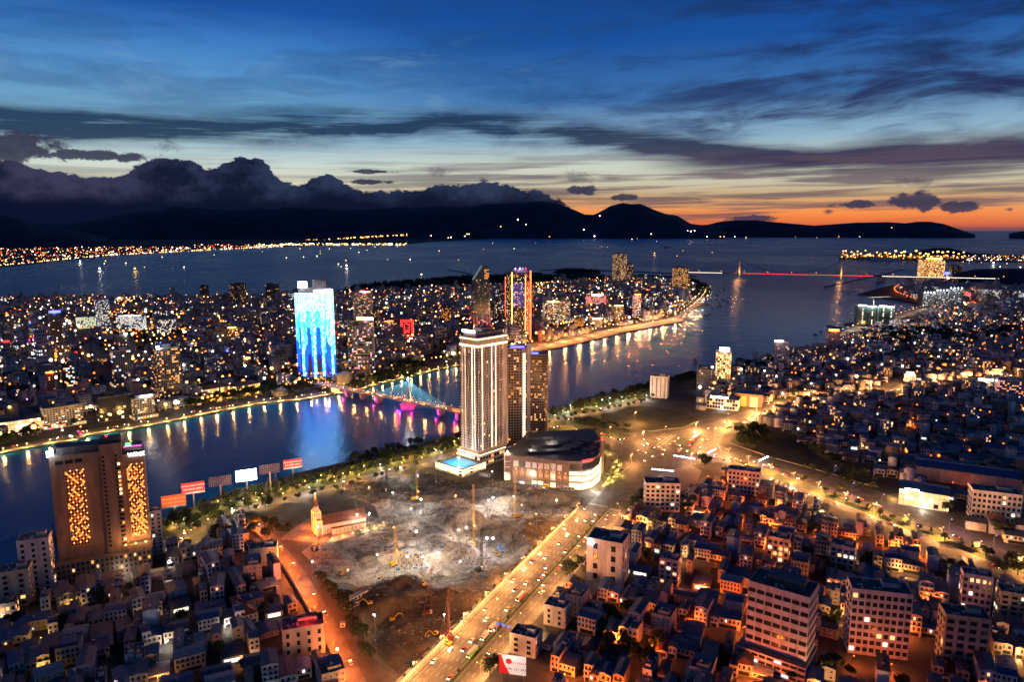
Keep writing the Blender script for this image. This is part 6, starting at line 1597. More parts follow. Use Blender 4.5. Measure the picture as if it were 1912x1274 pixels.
# ------------------------------------------------------------------ districts
near = []      # (dist, x, y, rot, template index)
mids = Heap(); city = Heap(); lamps_st = []; tree_spots = []


def rows(poly, ang, dw, street, cross, fn, jitter=.06, skip=.14):
    """terraces back to back between parallel streets; fn(x, y, rot, rng) -> width used"""
    a = math.radians(ang); c, n = math.cos(a), math.sin(a)
    ss = [p[0] * c + p[1] * n for p in poly]; ts = [-p[0] * n + p[1] * c for p in poly]
    t = min(ts); rng = random.Random(int(ang * 10) + len(poly)); row = 0
    while t < max(ts):
        s = min(ss) + rng.uniform(0, 6); nxt = s + cross * rng.uniform(.7, 1.3)
        while s < max(ss):
            x, y = s * c - t * n, s * n + t * c
            if inside(x, y, poly) and in_view(x, y) and rng.random() > skip:
                s += fn(x, y, a + (math.pi if row % 2 else 0) + rng.uniform(-jitter, jitter), rng)
            else:
                if inside(x, y, poly) and in_view(x, y) and rng.random() < .8: tree_spots.append((x, y))
                s += 7
            if s > nxt: s += street * .9; nxt = s + cross * rng.uniform(.7, 1.3)
        t += dw if row % 2 == 0 else dw + street
        row += 1


def near_house(x, y, rot, rng):
    i = rng.randrange(len(HT_)); at = HT_[i][1]; k = rng.uniform(.92, 1.12)
    w = at['w'] * k
    if not blocked(x, y, max(at['w'], at['d']) * .42): near.append((math.hypot(x, y), x, y, rot, i, (k, rng.uniform(.88, 1.08), rng.uniform(.9, 1.12))))
    elif rng.random() < .25: tree_spots.append((x, y))
    return w + (.1 if rng.random() < .66 else rng.uniform(1, 5))


def mid_house(x, y, rot, rng):
    i = rng.randrange(len(LOW)); P_, at = LOW[i]; k = rng.uniform(.9, 1.25)
    if not blocked(x, y, max(at['w'], at['d']) * .42):
        sc = (k, rng.uniform(.9, 1.1), rng.uniform(.9, 1.2))
        for g in P_.values(): mids.put(g, x, y, 0, rot, sc)
    return at['w'] * k + (.1 if rng.random() < .7 else rng.uniform(1, 6))


def city_house(x, y, rot, rng):
    g, w, d = CB[rng.randrange(len(CB))]; k = rng.uniform(.85, 1.1)
    if not blocked(x, y, max(w, d) * .5):
        if noise.noise(Vector((x * .004, y * .004, 0))) > .30: return w * k + 8
        tall = 1.0 if rng.random() < .93 else rng.uniform(1.4, 2.2)
        city.put(g, x, y, 0, rot + rng.choice((0, math.pi / 2)) * 0, (k, k, tall * rng.uniform(.8, 1.15)))
    return w * k + (.3 if rng.random() < .6 else rng.uniform(2, 9))


B_poly = P((880, 1330), (951, 1200), (1060, 1085), (1195, 915), (1300, 905), (1345, 868), (1400, 878), (1530, 938), (1640, 983), (1860, 1080), (1990, 1150), (2050, 1420), (860, 1420))
A_poly = P((-80, 1150), (60, 1090), (120, 1110), (290, 1045), (350, 1000), (470, 985), (520, 1035), (560, 1090), (650, 1250), (680, 1400), (-120, 1400))
C_poly = P((1345, 790), (1470, 758), (1640, 733), (1812, 718), (1990, 700), (2100, 1180), (1904, 1042), (1660, 924), (1640, 905), (1560, 860), (1500, 825), (1460, 800), (1400, 795))
D_poly = P((1250, 712), (1340, 692), (1440, 672), (1560, 645), (1640, 612), (1700, 600), (1800, 575), (2050, 560), (2050, 680), (1812, 706), (1560, 735), (1380, 760), (1300, 768), (1245, 750))
F_poly = P((1668, 541), (1720, 532), (1912, 540), (2100, 545), (2100, 600), (1780, 590), (1740, 575), (1700, 556))
E_poly = west_bank + north_coast[1:-3] + P((-400, 590), (-300, 850))
Xstrip = P((200, 700), (0, 700))
rows(B_poly, 64.2 - 90, 18, 10, 90, near_house)
rows(A_poly, 28, 17, 5, 60, near_house, .14)
rows(C_poly, -28, 17, 10, 90, mid_house)
rows(D_poly, -20, 17, 11, 90, mid_house, .1)
rows(F_poly, -6, 17, 18, 120, city_house)
E2 = offset(west_bank[:24], 34) + P((1298, 545), (1290, 528), (1200, 522), (1100, 527), (1000, 532), (870, 540), (700, 545), (620, 552), (400, 560), (200, 560), (0, 562), (-300, 575), (-300, 800))
E1 = [p for p in E2]
rows(E1, 48, 24, 17, 130, city_house, .08)

near.sort()
vis = [q for q in near]
single_, rest = vis[:300], vis[300:]
for _, x, y, rot, i, sc in rest:
    for k_, g in HT_[i][0].items(): mids.put(g, x, y, 0, rot, sc)
o = mids.build('town_houses'); o = city.build('city_buildings')
# 300 nearest houses as things
PROTO = {}
def house_proto(i):
    parts, at = HT_[i]
    t = thing('town_house', 'x', 'house')
    for k_, g in parts.items():
        if not g.f: continue
        c = obj(k_, g, t)
        if k_ == 'window_row': c['kind'] = 'stuff'
    COL.objects.unlink(t)
    for c in t.children_recursive: COL.objects.unlink(c)
    return t
LM = [('the red-signed building', G(569, 1240)), ('the brown hotel', G(206, 1085)), ('the windowless mint block', G(494, 1058)), ('the white box building', G(1134, 1098)), ('the avenue gantry', AV(62, 45)), ('the avenue billboard', G(957, 1278)), ('the striped office block', G(1452, 1268)),
      ('the glass-bay block', G(1630, 1232)), ('the dark brown block', G(1790, 1250)), ('the corner white block', G(1234, 957)), ('the bus park block', G(1388, 928)), ('the stepped villa', G(1452, 1056)), ('the lit-top white house', G(1572, 1068)), ('the tree-lined road', G(1700, 1010)), ('the waterside white tower', G(77, 1112)), ('the narrow road', G(610, 1180))]
seen = {}
for _, x, y, rot, i, sc in single_:
    at = HT_[i][1]
    if i not in PROTO: PROTO[i] = house_proto(i)
    lm = min(LM, key=lambda q: math.dist(q[1], (x, y)))
    key = (at['wall'], at['fl'], at['roof'], lm[0]); seen.setdefault(key, []).append((math.dist(lm[1], (x, y)), x, y, rot, i, sc))
for key, lst in seen.items():
    lst.sort()
    for k_, (_, x, y, rot, i, sc) in enumerate(lst):
        at = HT_[i][1]
        lb = f"{CNAME[key[0]]} {NUM[key[1]]}-storey house with {RNAME[key[2]]}, {ordinal(k_ + 1)} such from {key[3]}"
        r = dup(PROTO[i], (x, y, 0), rot, lb, sc); r['group'] = 'town houses'

# ------------------------------------------------------------------ district street lights
dl = MB(); nd = [0]
def spread(poly, ang, ds, dt, colours, watts, r, h, seed, share=1.0, off=0.0):
    a = math.radians(ang); c, n = math.cos(a), math.sin(a); rng = random.Random(seed)
    ss = [p[0] * c + p[1] * n for p in poly]; ts = [-p[0] * n + p[1] * c for p in poly]
    t = min(ts) + off; out = []
    while t < max(ts):
        s = min(ss) + rng.uniform(0, ds)
        while s < max(ss):
            x, y = s * c - t * n + rng.uniform(-3, 3), s * n + t * c + rng.uniform(-3, 3)
            if inside(x, y, poly) and in_view(x, y, 20) and not blocked(x, y, 3) and rng.random() < share: out.append((x, y, rng.choice(colours)))
            s += ds * rng.uniform(.6, 1.4)
        t += dt
    for x, y, col_ in out:
        nd[0] += 1
        if r: dl.ball((x, y, h), r * rng.uniform(.6, 1.3), 'glow_' + col_, 1, 5)
        if watts: point_light(x, y, h - .4, LAMPCOL[col_], watts * rng.uniform(.5, 1.5), .5)
    return out
# orange lamps between the near houses: each a thing with its light
k = {}
for x, y, col_ in spread(B_poly, 64.2 - 90, 26, 46, ['orange', 'orange', 'orange', 'orange', 'amber'], 0, 0, 6, 5, .8, 32):
    lm = min(LM, key=lambda q: math.dist(q[1], (x, y)))[0]; k[lm] = k.get(lm, 0) + 1
    lamp(x, y, 7, col_, 34000 * (.08 + rng.random() ** 2), f'{ordinal(k[lm])} {"deep orange" if col_ == "orange" else "amber"} lane lamp around {lm}', 'lane lamps between the houses', bulb=.5, lr=.4, nm='lane_lamp')
for x, y, col_ in spread(A_poly, 28, 34, 39, ['white', 'amber', 'white', 'yellow'], 0, 0, 5, 6, .5, 28):
    lm = min(LM, key=lambda q: math.dist(q[1], (x, y)))[0]; k[lm + 'w'] = k.get(lm + 'w', 0) + 1
    lamp(x, y, 5, col_, 3000, f'{ordinal(k[lm + "w"])} pale alley lamp around {lm}', 'alley lamps between the houses', bulb=.36, lr=.4, nm='alley_lamp')
spread(C_poly, -28, 46, 44, ['orange', 'orange', 'orange', 'orange', 'amber'], 60000, 1.3, 8, 7, .7, 30)
spread(C_poly, -28, 28, 44, ['white', 'orange', 'orange', 'amber'], 0, 1.0, 7, 17, .7, 30.5)
spread(D_poly, -20, 80, 45, ['orange', 'orange', 'amber', 'white', 'orange'], 90000, 2.0, 9, 8, .8, 31)
spread(D_poly, -20, 24, 45, ['white', 'amber', 'orange', 'orange'], 0, 1.5, 9, 18, .7, 31)
spread(F_poly, -6, 90, 52, ['orange', 'orange', 'amber'], 80000, 3.2, 9, 9, .8, 34.5)
spread(F_poly, -6, 40, 52, ['orange', 'white', 'amber', 'red'], 0, 2.0, 10, 19, .8, 34.5)
spread(E1, 48, 72, 65, ['orange', 'amber', 'orange', 'white', 'amber'], 110000, 2.6, 13, 10, .85, 44.5)
spread(E1, 48, 17, 65, ['amber', 'orange', 'orange', 'amber', 'orange', 'yellow', 'white'], 0, 1.9, 12, 11, .8, 44.5)
spread(E1, 48, 60, 65, ['amber', 'orange', 'white', 'yellow'], 0, 2.2, 22, 41, .45, 20)
spread(E1, 48, 60, 60, ['white', 'amber', 'white', 'cold'], 0, 1.0, 17, 12, .5)
spread(E1, 48, 240, 200, ['red', 'red', 'magenta', 'blue', 'green', 'violet'], 30000, 2.4, 16, 13, .6)
NEON = P((-60, 648), (90, 655), (150, 625), (60, 612), (-60, 622))
spread(NEON, 30, 22, 26, ['white', 'magenta', 'white', 'violet', 'cold', 'amber'], 26000, 2.2, 9, 14, .9)
NEON2 = P((20, 725), (115, 800), (160, 820), (130, 830), (90, 812), (10, 745))
spread(NEON2, 30, 14, 16, ['white', 'violet', 'white', 'amber', 'magenta'], 9000, 1.1, 7, 15, .9)
PROM = P((930, 640), (1060, 622), (1180, 600), (1290, 560), (1320, 548), (1325, 560), (1280, 590), (1200, 608), (1060, 638), (950, 655))
spread(PROM, 52, 30, 26, ['amber', 'amber', 'white', 'amber', 'orange'], 0, 1.0, 6, 16, .8)
spread(PROM, 52, 120, 60, ['amber', 'white'], 30000, 1.2, 8, 26, .8)
GARD = offset(west_bank[1:16], 12) + offset(west_bank[1:16], 34)[::-1]
spread(GARD, 48, 15, 12, ['yellow', 'amber', 'amber', 'white', 'orange'], 0, .85, 4, 20, .8)
spread(GARD, 48, 42, 22, ['yellow', 'amber'], 20000, .8, 5, 21, .9)
obj('district_lights', dl, kind='stuff')
print('district lights', nd[0], 'near', len(near), 'trees', len(tree_spots))
# ------------------------------------------------------------------ the construction pit
def dirt(name, c1, c2, sc, bs=.5):
    m = bpy.data.materials.new(name); m.use_nodes = True; t = m.node_tree; MATS[name] = m; b = t.nodes['Principled BSDF']; b.inputs['Roughness'].default_value = .95
    g_ = t.nodes.new('ShaderNodeNewGeometry'); n1_ = nz(t, g_.outputs['Position'], sc, 8, .7, .6); n2_ = nz(t, g_.outputs['Position'], sc * 9, 6, .7)
    t.links.new(mixc(t, (n1_ * .7 + n2_ * .35).smooth(.38, .66), c1 + (1,), c2 + (1,)), b.inputs['Base Color'])
    bn = t.nodes.new('ShaderNodeBump'); bn.inputs['Strength'].default_value = .9; bn.inputs['Distance'].default_value = bs; t.links.new((n1_ + n2_ * .6).k, bn.inputs['Height']); t.links.new(bn.outputs[0], b.inputs['Normal'])
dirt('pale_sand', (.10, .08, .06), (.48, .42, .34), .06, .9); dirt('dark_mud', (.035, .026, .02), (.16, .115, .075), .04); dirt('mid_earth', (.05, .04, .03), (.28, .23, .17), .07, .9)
pits = [(G(1000, 945), 62, 26, 9, 10), (G(905, 985), 36, 26, 10, 40), (G(880, 1045), 46, 26, 9, 30), (G(700, 1065), 40, 22, 6, 20), (G(770, 1170), 44, 34, 9, 60), (G(770, 1230), 30, 22, 5, 60), (G(820, 950), 40, 14, 4, 20), (G(930, 1010), 26, 20, 8, 0)]
mounds = [(G(870, 960), 26, 12, 7), (G(735, 1085), 24, 10, 5), (G(620, 1035), 12, 8, 4), (G(860, 925), 22, 10, 4), (G(700, 905), 20, 8, 2.5), (G(680, 1110), 16, 10, 5), (G(950, 975), 16, 8, 4), (G(840, 1110), 18, 10, 4), (G(810, 1010), 22, 10, 5)]
def site_z(x, y):
    z = 0
    for (cx_, cy_), rx, ry, dp, an in pits:
        a = math.radians(an); u = ((x - cx_) * math.cos(a) + (y - cy_) * math.sin(a)) / rx; v = (-(x - cx_) * math.sin(a) + (y - cy_) * math.cos(a)) / ry
        r = math.sqrt(u * u + v * v) + .22 * noise.noise(Vector((x * .045, y * .045, 3)))
        z = min(z, -dp * max(0, min(1, (1.12 - r) / .3)))
    for (cx_, cy_), rx, ry, hh in mounds:
        r2 = ((x - cx_) / rx) ** 2 + ((y - cy_) / ry) ** 2
        if r2 < 4: z += hh * math.exp(-r2 * 1.6)
    f = noise.fractal(Vector((x * .05, y * .05, 1)), .8, 2.2, 5) * 2.2 + noise.fractal(Vector((x * .25, y * .25, 7)), .7, 2.3, 3) * .5 + abs(noise.noise(Vector((x * .11, y * .11, 4)))) * 1.6
    return z + f
sxs = [p[0] for p in site]; sys_ = [p[1] for p in site]; st = 2.2
nx_, ny_ = int((max(sxs) - min(sxs)) / st) + 2, int((max(sys_) - min(sys_)) / st) + 2
sdist = lambda x, y: min(abs((bx2 - ax2) * (ay2 - y) - (ax2 - x) * (by2 - ay2)) / (math.hypot(bx2 - ax2, by2 - ay2) + 1e-6) if 0 <= ((x - ax2) * (bx2 - ax2) + (y - ay2) * (by2 - ay2)) / ((bx2 - ax2) ** 2 + (by2 - ay2) ** 2) <= 1 else min(math.dist((x, y), (ax2, ay2)), math.dist((x, y), (bx2, by2)))
                         for (ax2, ay2), (bx2, by2) in zip(site, site[1:] + site[:1]))
vs, idx, fs, ms = [], {}, [], []
for j in range(ny_):
    for i in range(nx_):
        x, y = min(sxs) + i * st, min(sys_) + j * st
        ins = inside(x, y, site); dd = sdist(x, y)
        if ins or dd < st * 1.6:
            k = min(1, dd / 9) if ins else 0
            idx[i, j] = len(vs); vs.append((x, y, site_z(x, y) * k - .03 if ins else -.06))
for j in range(ny_ - 1):
    for i in range(nx_ - 1):
        q = [(i, j), (i + 1, j), (i + 1, j + 1), (i, j + 1)]
        if all(e in idx for e in q):
            fs.append(tuple(idx[e] for e in q)); x, y, z = vs[idx[i, j]]; p_ = project(x, y)
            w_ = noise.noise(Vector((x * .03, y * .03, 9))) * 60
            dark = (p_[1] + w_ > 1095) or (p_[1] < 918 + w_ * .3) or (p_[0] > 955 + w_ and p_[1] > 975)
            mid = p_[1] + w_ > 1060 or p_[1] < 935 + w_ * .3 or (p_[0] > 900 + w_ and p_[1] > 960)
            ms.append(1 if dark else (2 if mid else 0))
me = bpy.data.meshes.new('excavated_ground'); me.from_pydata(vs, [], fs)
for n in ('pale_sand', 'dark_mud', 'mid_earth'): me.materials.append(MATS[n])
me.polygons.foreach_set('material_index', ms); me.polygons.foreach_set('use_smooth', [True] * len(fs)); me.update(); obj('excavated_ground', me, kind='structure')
def SZ(x, y): return site_z(x, y) * min(1, sdist(x, y) / 9) if inside(x, y, site) else 0
# debris: timber, steel, rubble that nobody could count
g = MB(); rng = random.Random(17)
mat('rubble', (.25, .22, .19), .9); mat('timber', (.22, .15, .09), .9); mat('tarp_blue', (.05, .12, .3), .6); mat('rebar', (.12, .06, .04), .8)
for _ in range(4200):
    x, y = rng.uniform(min(sxs), max(sxs)), rng.uniform(min(sys_), max(sys_))
    if not inside(x, y, site) or sdist(x, y) < 4: continue
    if noise.noise(Vector((x * .04, y * .04, 2))) < -.05: continue
    z = SZ(x, y); k = rng.random(); a = rng.random() * 3.14
    if k < .45: g.box(x, y, z - .1, rng.uniform(1.5, 7), rng.uniform(.2, .6), rng.uniform(.2, .5), a, rng.choice(('timber', 'rebar', 'steel_pole')))
    elif k < .9: g.box(x, y, z - .1, rng.uniform(.4, 1.8), rng.uniform(.4, 1.5), rng.uniform(.3, 1.1), a, rng.choice(('rubble', 'rubble', 'timber')))
    else: g.box(x, y, z - .1, rng.uniform(2, 4), rng.uniform(1, 3), rng.uniform(.3, 1.2), a, rng.choice(('tarp_blue', 'wall_grey', 'roof_rust')))
obj('site_debris', g, kind='stuff')
# rows of bored piles sticking out
for (px, py, n_, m_) in ((975, 940, 9, 4), (880, 1035, 8, 4), (760, 1050, 7, 4), (1030, 950, 6, 3)):
    x0, y0 = G(px, py); g = MB()
    for i in range(n_):
        for j in range(m_):
            x, y = x0 + (i - n_ / 2) * 4 + j, y0 + j * 4; z = SZ(x, y); g.cyl(x, y, z - 1, .35, 2.2 + (i * j) % 3 * .3, 'rebar', 5)
    o = obj('pile_heads', g, kind='stuff')
mat('machine_yellow', (.6, .34, .03), .55); mat('machine_red', (.16, .03, .02), .55); mat('machine_white', (.6, .6, .58), .5); mat('track_dark', (.03, .03, .03), .8); mat('machine_green', (.08, .22, .12), .6)


def lattice(g, p, q, r, m_, n_):
    p, q = Vector(p), Vector(q); d = (q - p).normalized(); u = d.cross(Vector((.3, 1, .1))).normalized(); w = d.cross(u)
    cs = [u + w, u - w, -u - w, -u + w]
    for c in cs: g.beam(p + c * r, q + c * r, .10, m_, 3)
    for i in range(n_):
        a, b = p + (q - p) * (i / n_), p + (q - p) * ((i + 1) / n_)
        for k_ in range(4): g.beam(a + cs[k_] * r, b + cs[(k_ + 1) % 4] * r, .06, m_, 3)


def rig(px, py, ptop, m_, label, lean=(0, 0), light=None):
    x, y = G(px, py); z0_ = SZ(x, y); h = max(12, hgt(y, ptop) - z0_); a = rnd() * 6
    t = thing('piling_rig', label, 'piling rig', (x, y, z0_), a, 'piling rigs and cranes in the pit')
    g = MB()
    for s_ in (-1, 1): g.box(s_ * 1.6, 0, 0, .9, 5.5, 1.0, 0, 'track_dark')
    obj('track', g, t)
    g = MB(); g.box(0, -1, 1.0, 3.4, 5.4, 2.2, 0, m_); g.box(1.0, 1.6, 1.0, 1.4, 1.6, 2.6, 0, 'machine_white'); obj('cab', g, t)
    g = MB(); lattice(g, (0, 2.4, .6), (lean[0], 2.4 + lean[1], h), .6, m_, max(5, int(h / 3))); g.box(0, 2.4, .3, 2.2, 2.2, 3.0, 0, m_); ms_ = obj('mast', g, t)
    g = MB(); g.beam((0, -3, 3), (lean[0], 2.4 + lean[1], h * .9), .12, 'steel_pole'); g.beam((lean[0], 2.4 + lean[1], h), (lean[0] + 2, 3.6 + lean[1], h + 1), .3, m_); obj('stay_rod', g, ms_)
    if light:
        g = MB(); g.ball((0, 3.4, h * light), .7, 'glow_amber'); obj('work_lamp', g, ms_); point_light(0, 5, h * light, LAMPCOL['yellow'], 3500, .4, parent=t)
for args in [(881, 1000, 905, 'machine_yellow', 'tall yellow rig with a lit mast in the middle of the pit', (0, 0), .35), (965, 952, 880, 'machine_yellow', 'yellow rig in the pit before the mall'), (735, 1045, 985, 'machine_yellow', 'short yellow rig with a glowing lamp in the pale sand', (0, 0), .35),
             (799, 1128, 1065, 'machine_red', 'brown-red rig in the dark lower pit'), (839, 1190, 1122, 'machine_red', 'bright red mast at the lower pit beside the fence'), (832, 1165, 1095, 'machine_red', 'dull mast right behind the bright red one'), (895, 1050, 995, 'track_dark', 'dark rig beside the cold floodlight'),
             (718, 918, 862, 'track_dark', 'thin dark rig at the upper left of the site'), (768, 915, 868, 'machine_green', 'leaning crane boom among riverside lights', (9, 2)), (775, 935, 885, 'machine_yellow', 'leaning yellow boom near the white floodlight', (-6, 0), .3), (815, 905, 850, 'track_dark', 'dark rig left of the tallest near tower'),
             (640, 920, 880, 'track_dark', 'dark pole rig near the church'), (672, 975, 938, 'machine_green', 'green-topped boom behind the church', (-4, 0)), (497, 935, 895, 'track_dark', 'thin dark rig by the riverside road'), (588, 1030, 990, 'track_dark', 'thin crane leaning beside the church yard', (-5, 0)), (520, 925, 880, 'track_dark', 'pole crane right of the white billboard')]:
    rig(*args)


def excavator(px, py, rot, m_, label):
    x, y = G(px, py); z = SZ(x, y); y += z * 1.2
    t = thing('excavator', label, 'excavator', (x, y, SZ(x, y)), rot, 'excavators working in the pit')
    for s_ in (-1, 1): g = MB(); g.box(s_ * 1.3, 0, 0, .7, 4.2, .9, 0, 'track_dark'); obj('track', g, t)
    g = MB(); g.box(0, -.3, .9, 2.8, 3.4, 1.3, 0, m_); bd = obj('body', g, t)
    g = MB(); g.box(-.8, .6, 2.2, 1.2, 1.6, 1.2, 0, 'glass_dark', m_); obj('cab', g, bd)
    g = MB(); g.beam((.3, 1.2, 1.8), (.3, 4.2, 5.0), .32, m_); g.beam((.3, 4.2, 5.0), (.3, 7.0, 3.4), .26, m_); bo = obj('boom', g, t)
    g = MB(); g.beam((.3, 7.0, 3.6), (.3, 7.6, .9), .22, m_); g.box(.3, 7.6, .1, 1.2, 1.1, .9, 0, 'track_dark', None, True); obj('bucket', g, bo)
for k, a in enumerate([(792, 1095, .5, 'machine_yellow', 'yellow excavator standing in the middle of the pit'), (815, 1150, 2.2, 'machine_yellow', 'excavator stretching its boom left in the dark lower pit'), (838, 1205, 1.0, 'machine_yellow', 'yellow excavator near the fence at the bottom of the pit'), (735, 1128, -1.2, 'machine_yellow', 'excavator on the track between sand and mud'),
                       (1000, 948, 2.0, 'machine_yellow', 'excavator with a lit cab before the mall'), (985, 955, -.5, 'machine_yellow', 'second excavator before the mall, left of the lit one'), (930, 1008, 1.2, 'machine_yellow', 'yellow excavator on the edge of the deep pit'), (862, 955, .2, 'machine_red', 'red excavator on the mound below the tall tower'), (900, 1060, 2.8, 'machine_red', 'red excavator in the wet middle pit'),
                       (640, 1060, .3, 'machine_yellow', 'excavator by the site gate next to the narrow road'), (720, 1080, .8, 'machine_yellow', 'excavator half down the pale slope'), (690, 1130, 2.0, 'machine_yellow', 'excavator near the long dark sheds')]): excavator(*a)
# floodlights of the site
def flood(px, py, colour, watts, label, h=14, bulb=.6):
    x, y = G(px, py + 6); z = SZ(x, y)
    lamp(x, y, h, colour, min(watts, 7000) * 1.9, label, 'site floodlights', rot=rnd() * 6, arm=.5, bulb=bulb, z=z, lr=.3, nm='site_floodlight')
for k, (px, py, c, w_) in enumerate([(856, 873, 'cold', 9000), (748, 892, 'cold', 9000), (642, 920, 'white', 5000), (734, 940, 'white', 5000), (787, 948, 'cold', 11000), (667, 985, 'white', 6000), (690, 982, 'white', 5000), (912, 938, 'white', 11000), (920, 936, 'cold', 9000), (920, 1010, 'cold', 16000), (910, 1011, 'cold', 9000),
                                     (871, 988, 'white', 9000), (857, 996, 'white', 8000), (760, 1052, 'white', 9000), (778, 1020, 'cold', 8000), (789, 1053, 'white', 7000), (818, 1038, 'white', 8000), (800, 1068, 'white', 5000), (700, 1155, 'white', 1600), (830, 1155, 'white', 2200), (595, 1010, 'white', 5000),
                                     (584, 1076, 'white', 4500), (920, 901, 'white', 5000), (944, 905, 'white', 5000), (992, 903, 'white', 5000), (1034, 898, 'white', 5000), (706, 1050, 'white', 6500), (735, 1010, 'amber', 6000), (975, 965, 'amber', 6000), (650, 1095, 'amber', 4000), (1002, 985, 'amber', 2500), (930, 1150, 'amber', 1500), (633, 1248, 'white', 2200), (768, 975, 'white', 7000), (850, 940, 'amber', 5000), (690, 930, 'amber', 5000), (960, 930, 'white', 7000), (1040, 940, 'white', 5000), (860, 1060, 'white', 5000)]):
    flood(px, py, c, w_ * .75, f'{ordinal(k + 1)} {"cold blue-white" if c == "cold" else "warm amber" if c == "amber" else "white"} floodlight of the building site, {"upper" if py < 960 else "middle" if py < 1080 else "lower"} part', bulb=1.1 if w_ > 7000 else .8)
for k, (px, py) in enumerate(((620, 1012), (640, 1006), (659, 1001), (682, 993), (699, 988), (716, 982))):
    x, y = G(px, py); lamp(x, y, 2.5, 'yellow', 1500, f'{ordinal(k + 1)} low yellow lamp in the row beside the church yard', 'yellow lamps beside the church yard', bulb=.6, arm=.1, nm='park_lamp')
# sheds and containers on the site
for k, (px, py, w, d, h, a, m_, rf, lb) in enumerate([(668, 1120, 16, 4, 3, .9, 'white', 'pale', 'long white site shed beside the narrow road trees'), (655, 1135, 10, 4, 3, .9, 'pale_blue', 'blue', 'blue-roofed site shed beside the long white one'), (935, 1010, 3, 12, 3, .3, 'pale_blue', 'blue', 'blue container by the dark rig'), (905, 890, 12, 3.2, 3, -.2, 'white', 'pale', 'white site office below the tall tower'),
                                                 (640, 1170, 3, 3, 2.6, .2, 'white', 'pale', 'small white cabin near the red-signed building'), (865, 1160, 4, 3, 2.8, .3, 'white', 'blue', 'white cabin with blue lid near the fence'), (1060, 915, 14, 3, 3, -.1, 'grey', 'tin', 'grey hoarding shed below the mall'), (1000, 912, 7, 2.5, 2.6, -.1, 'pale_blue', 'blue', 'blue container below the mall'), (1015, 914, 9, 2.5, 2.6, -.1, 'yellow', 'rust', 'rusty container beside the blue one'),
                                                 (780, 890, 2.6, 9, 5, .1, 'pale_blue', 'blue', 'upright blue silo shed at the tower foot'), (598, 1072, 9, 6, 3.5, .5, 'grey', 'tin', 'dark tin shed at the site gate'), (645, 1108, 6, 8, 3, .9, 'grey', 'blue', 'shed with stacked formwork by the gate')]):
    x, y = G(px, py); t = thing('site_shed', lb, 'site shed', (x, y, SZ(x, y)), a, 'site sheds and containers')
    g = MB(); g.box(0, 0, 0, w, d, h, 0, 'wall_' + m_); wl = obj('wall', g, t)
    g = MB(); g.box(0, 0, h, w + .5, d + .5, .18, 0, 'roof_' + rf, None, True); obj('roof', g, t)
    g = MB(); win_face(g, (-w / 2, -d / 2), (w / 2, -d / 2), .3, h - .3, max(1, int(w / 3)), 1, .3, ['lit_white'], .05); obj('window_row', g, wl)['kind'] = 'stuff'
# white fence along the avenue, panel by panel
mat('fence_white', (.72, .66, .6), .7, var=.2, vscale=.5)
ft = thing('site_fence', 'long white panel fence between the pit and the avenue', 'fence', (*AV(-20, -3.2), 0), ADIR)
PN = MB(); PN.box(1.45, 0, 0, 2.86, .12, 2.6, 0, 'fence_white'); pm = PN.mesh('fence_panel'); PO = MB(); PO.box(0, -.12, 0, .14, .14, 2.8, 0, 'steel_pole'); po_ = PO.mesh('fence_post')
for i in range(102):
    obj('fence_panel', pm, ft, (i * 2.95, rnd() * .08, 0)); obj('fence_post', po_, ft, (i * 2.95, 0, 0))
ft = thing('road_hoarding', 'grey hoarding between the narrow road and the site', 'fence', (0, 0, 0))
for i, (x, y, h_) in enumerate(walk(offset(red_road, -7)[1:], 2.95, 0)):
    if i > 80: break
    o = obj('fence_panel', pm, ft, (x, y, 0), None); o.rotation_euler = (0, 0, h_)

# ------------------------------------------------------------------ green netted towers, dark unfinished towers
mat('net_green', (.10, .17, .12), .9, var=.3, vscale=.1); mat('bare_concrete', (.12, .115, .11), .9)
x, y, w, d, h, a = place(1631, 611, 68, 573, -12, .35); nogo(rect(x, y, w, d * 3, a, 10))
t = thing('netted_tower', 'unfinished towers wrapped in green netting with white work lights on top', 'unfinished tower', (x, y, 0), a)
for (u, v, ww, hh) in ((-.38, 0, .24, 1.0), (-.1, .25, .26, .94), (.17, 0, .22, .98), (.4, .2, .2, .93)):
    g = MB(); g.box(w * u, d * v, 0, w * ww, d * .9, h * hh, 0, 'net_green', 'bare_concrete'); nt = obj('netting', g, t)
    g = MB()
    for r in range(16): g.box(w * u, d * v, h * hh * r / 16, w * ww + .8, d * .9 + .8, .5, 0, 'bare_concrete', None, True)
    obj('floor_edge', g, nt)['kind'] = 'stuff'
    g = MB()
    for q in range(5): g.ball((w * (u - ww / 2 + ww * (q + .5) / 5), d * (v - .45), h * hh + 2.5), 1.3, 'glow_cold' if q % 2 else 'glow_white')
    obj('work_lamps', g, nt)['kind'] = 'stuff'
    g = MB(); rng = random.Random(int(u * 100))
    for r in range(14):
        if rng.random() < .6: g.box(w * (u + .02), d * (v - .46), h * .1 + r * h * .06, 2.4, .6, 2.4, 0, 'lit_white')
    obj('stair_light', g, nt)['kind'] = 'stuff'
    point_light(w * u, d * (v - .6), h * hh + 9, LAMPCOL['cold'], 60000, 1, parent=t)
g = MB(); lattice(g, (-w * .05, 0, 0), (-w * .05, 0, h + 26), 1.2, 'wall_tan', 16); lattice(g, (-w * .05 - 16, 0, h + 22), (-w * .05 + 42, 0, h + 26), .8, 'wall_tan', 12); obj('tower_crane', g, t)
x, y, w, d, h, a = place(1752, 577, 76, 540, -8, .4); nogo(rect(x, y, w, d * 2, a, 10))
t = thing('unfinished_tower', 'cluster of dark unfinished towers with a row of white floodlights on the roof', 'unfinished tower', (x, y, 0), a)
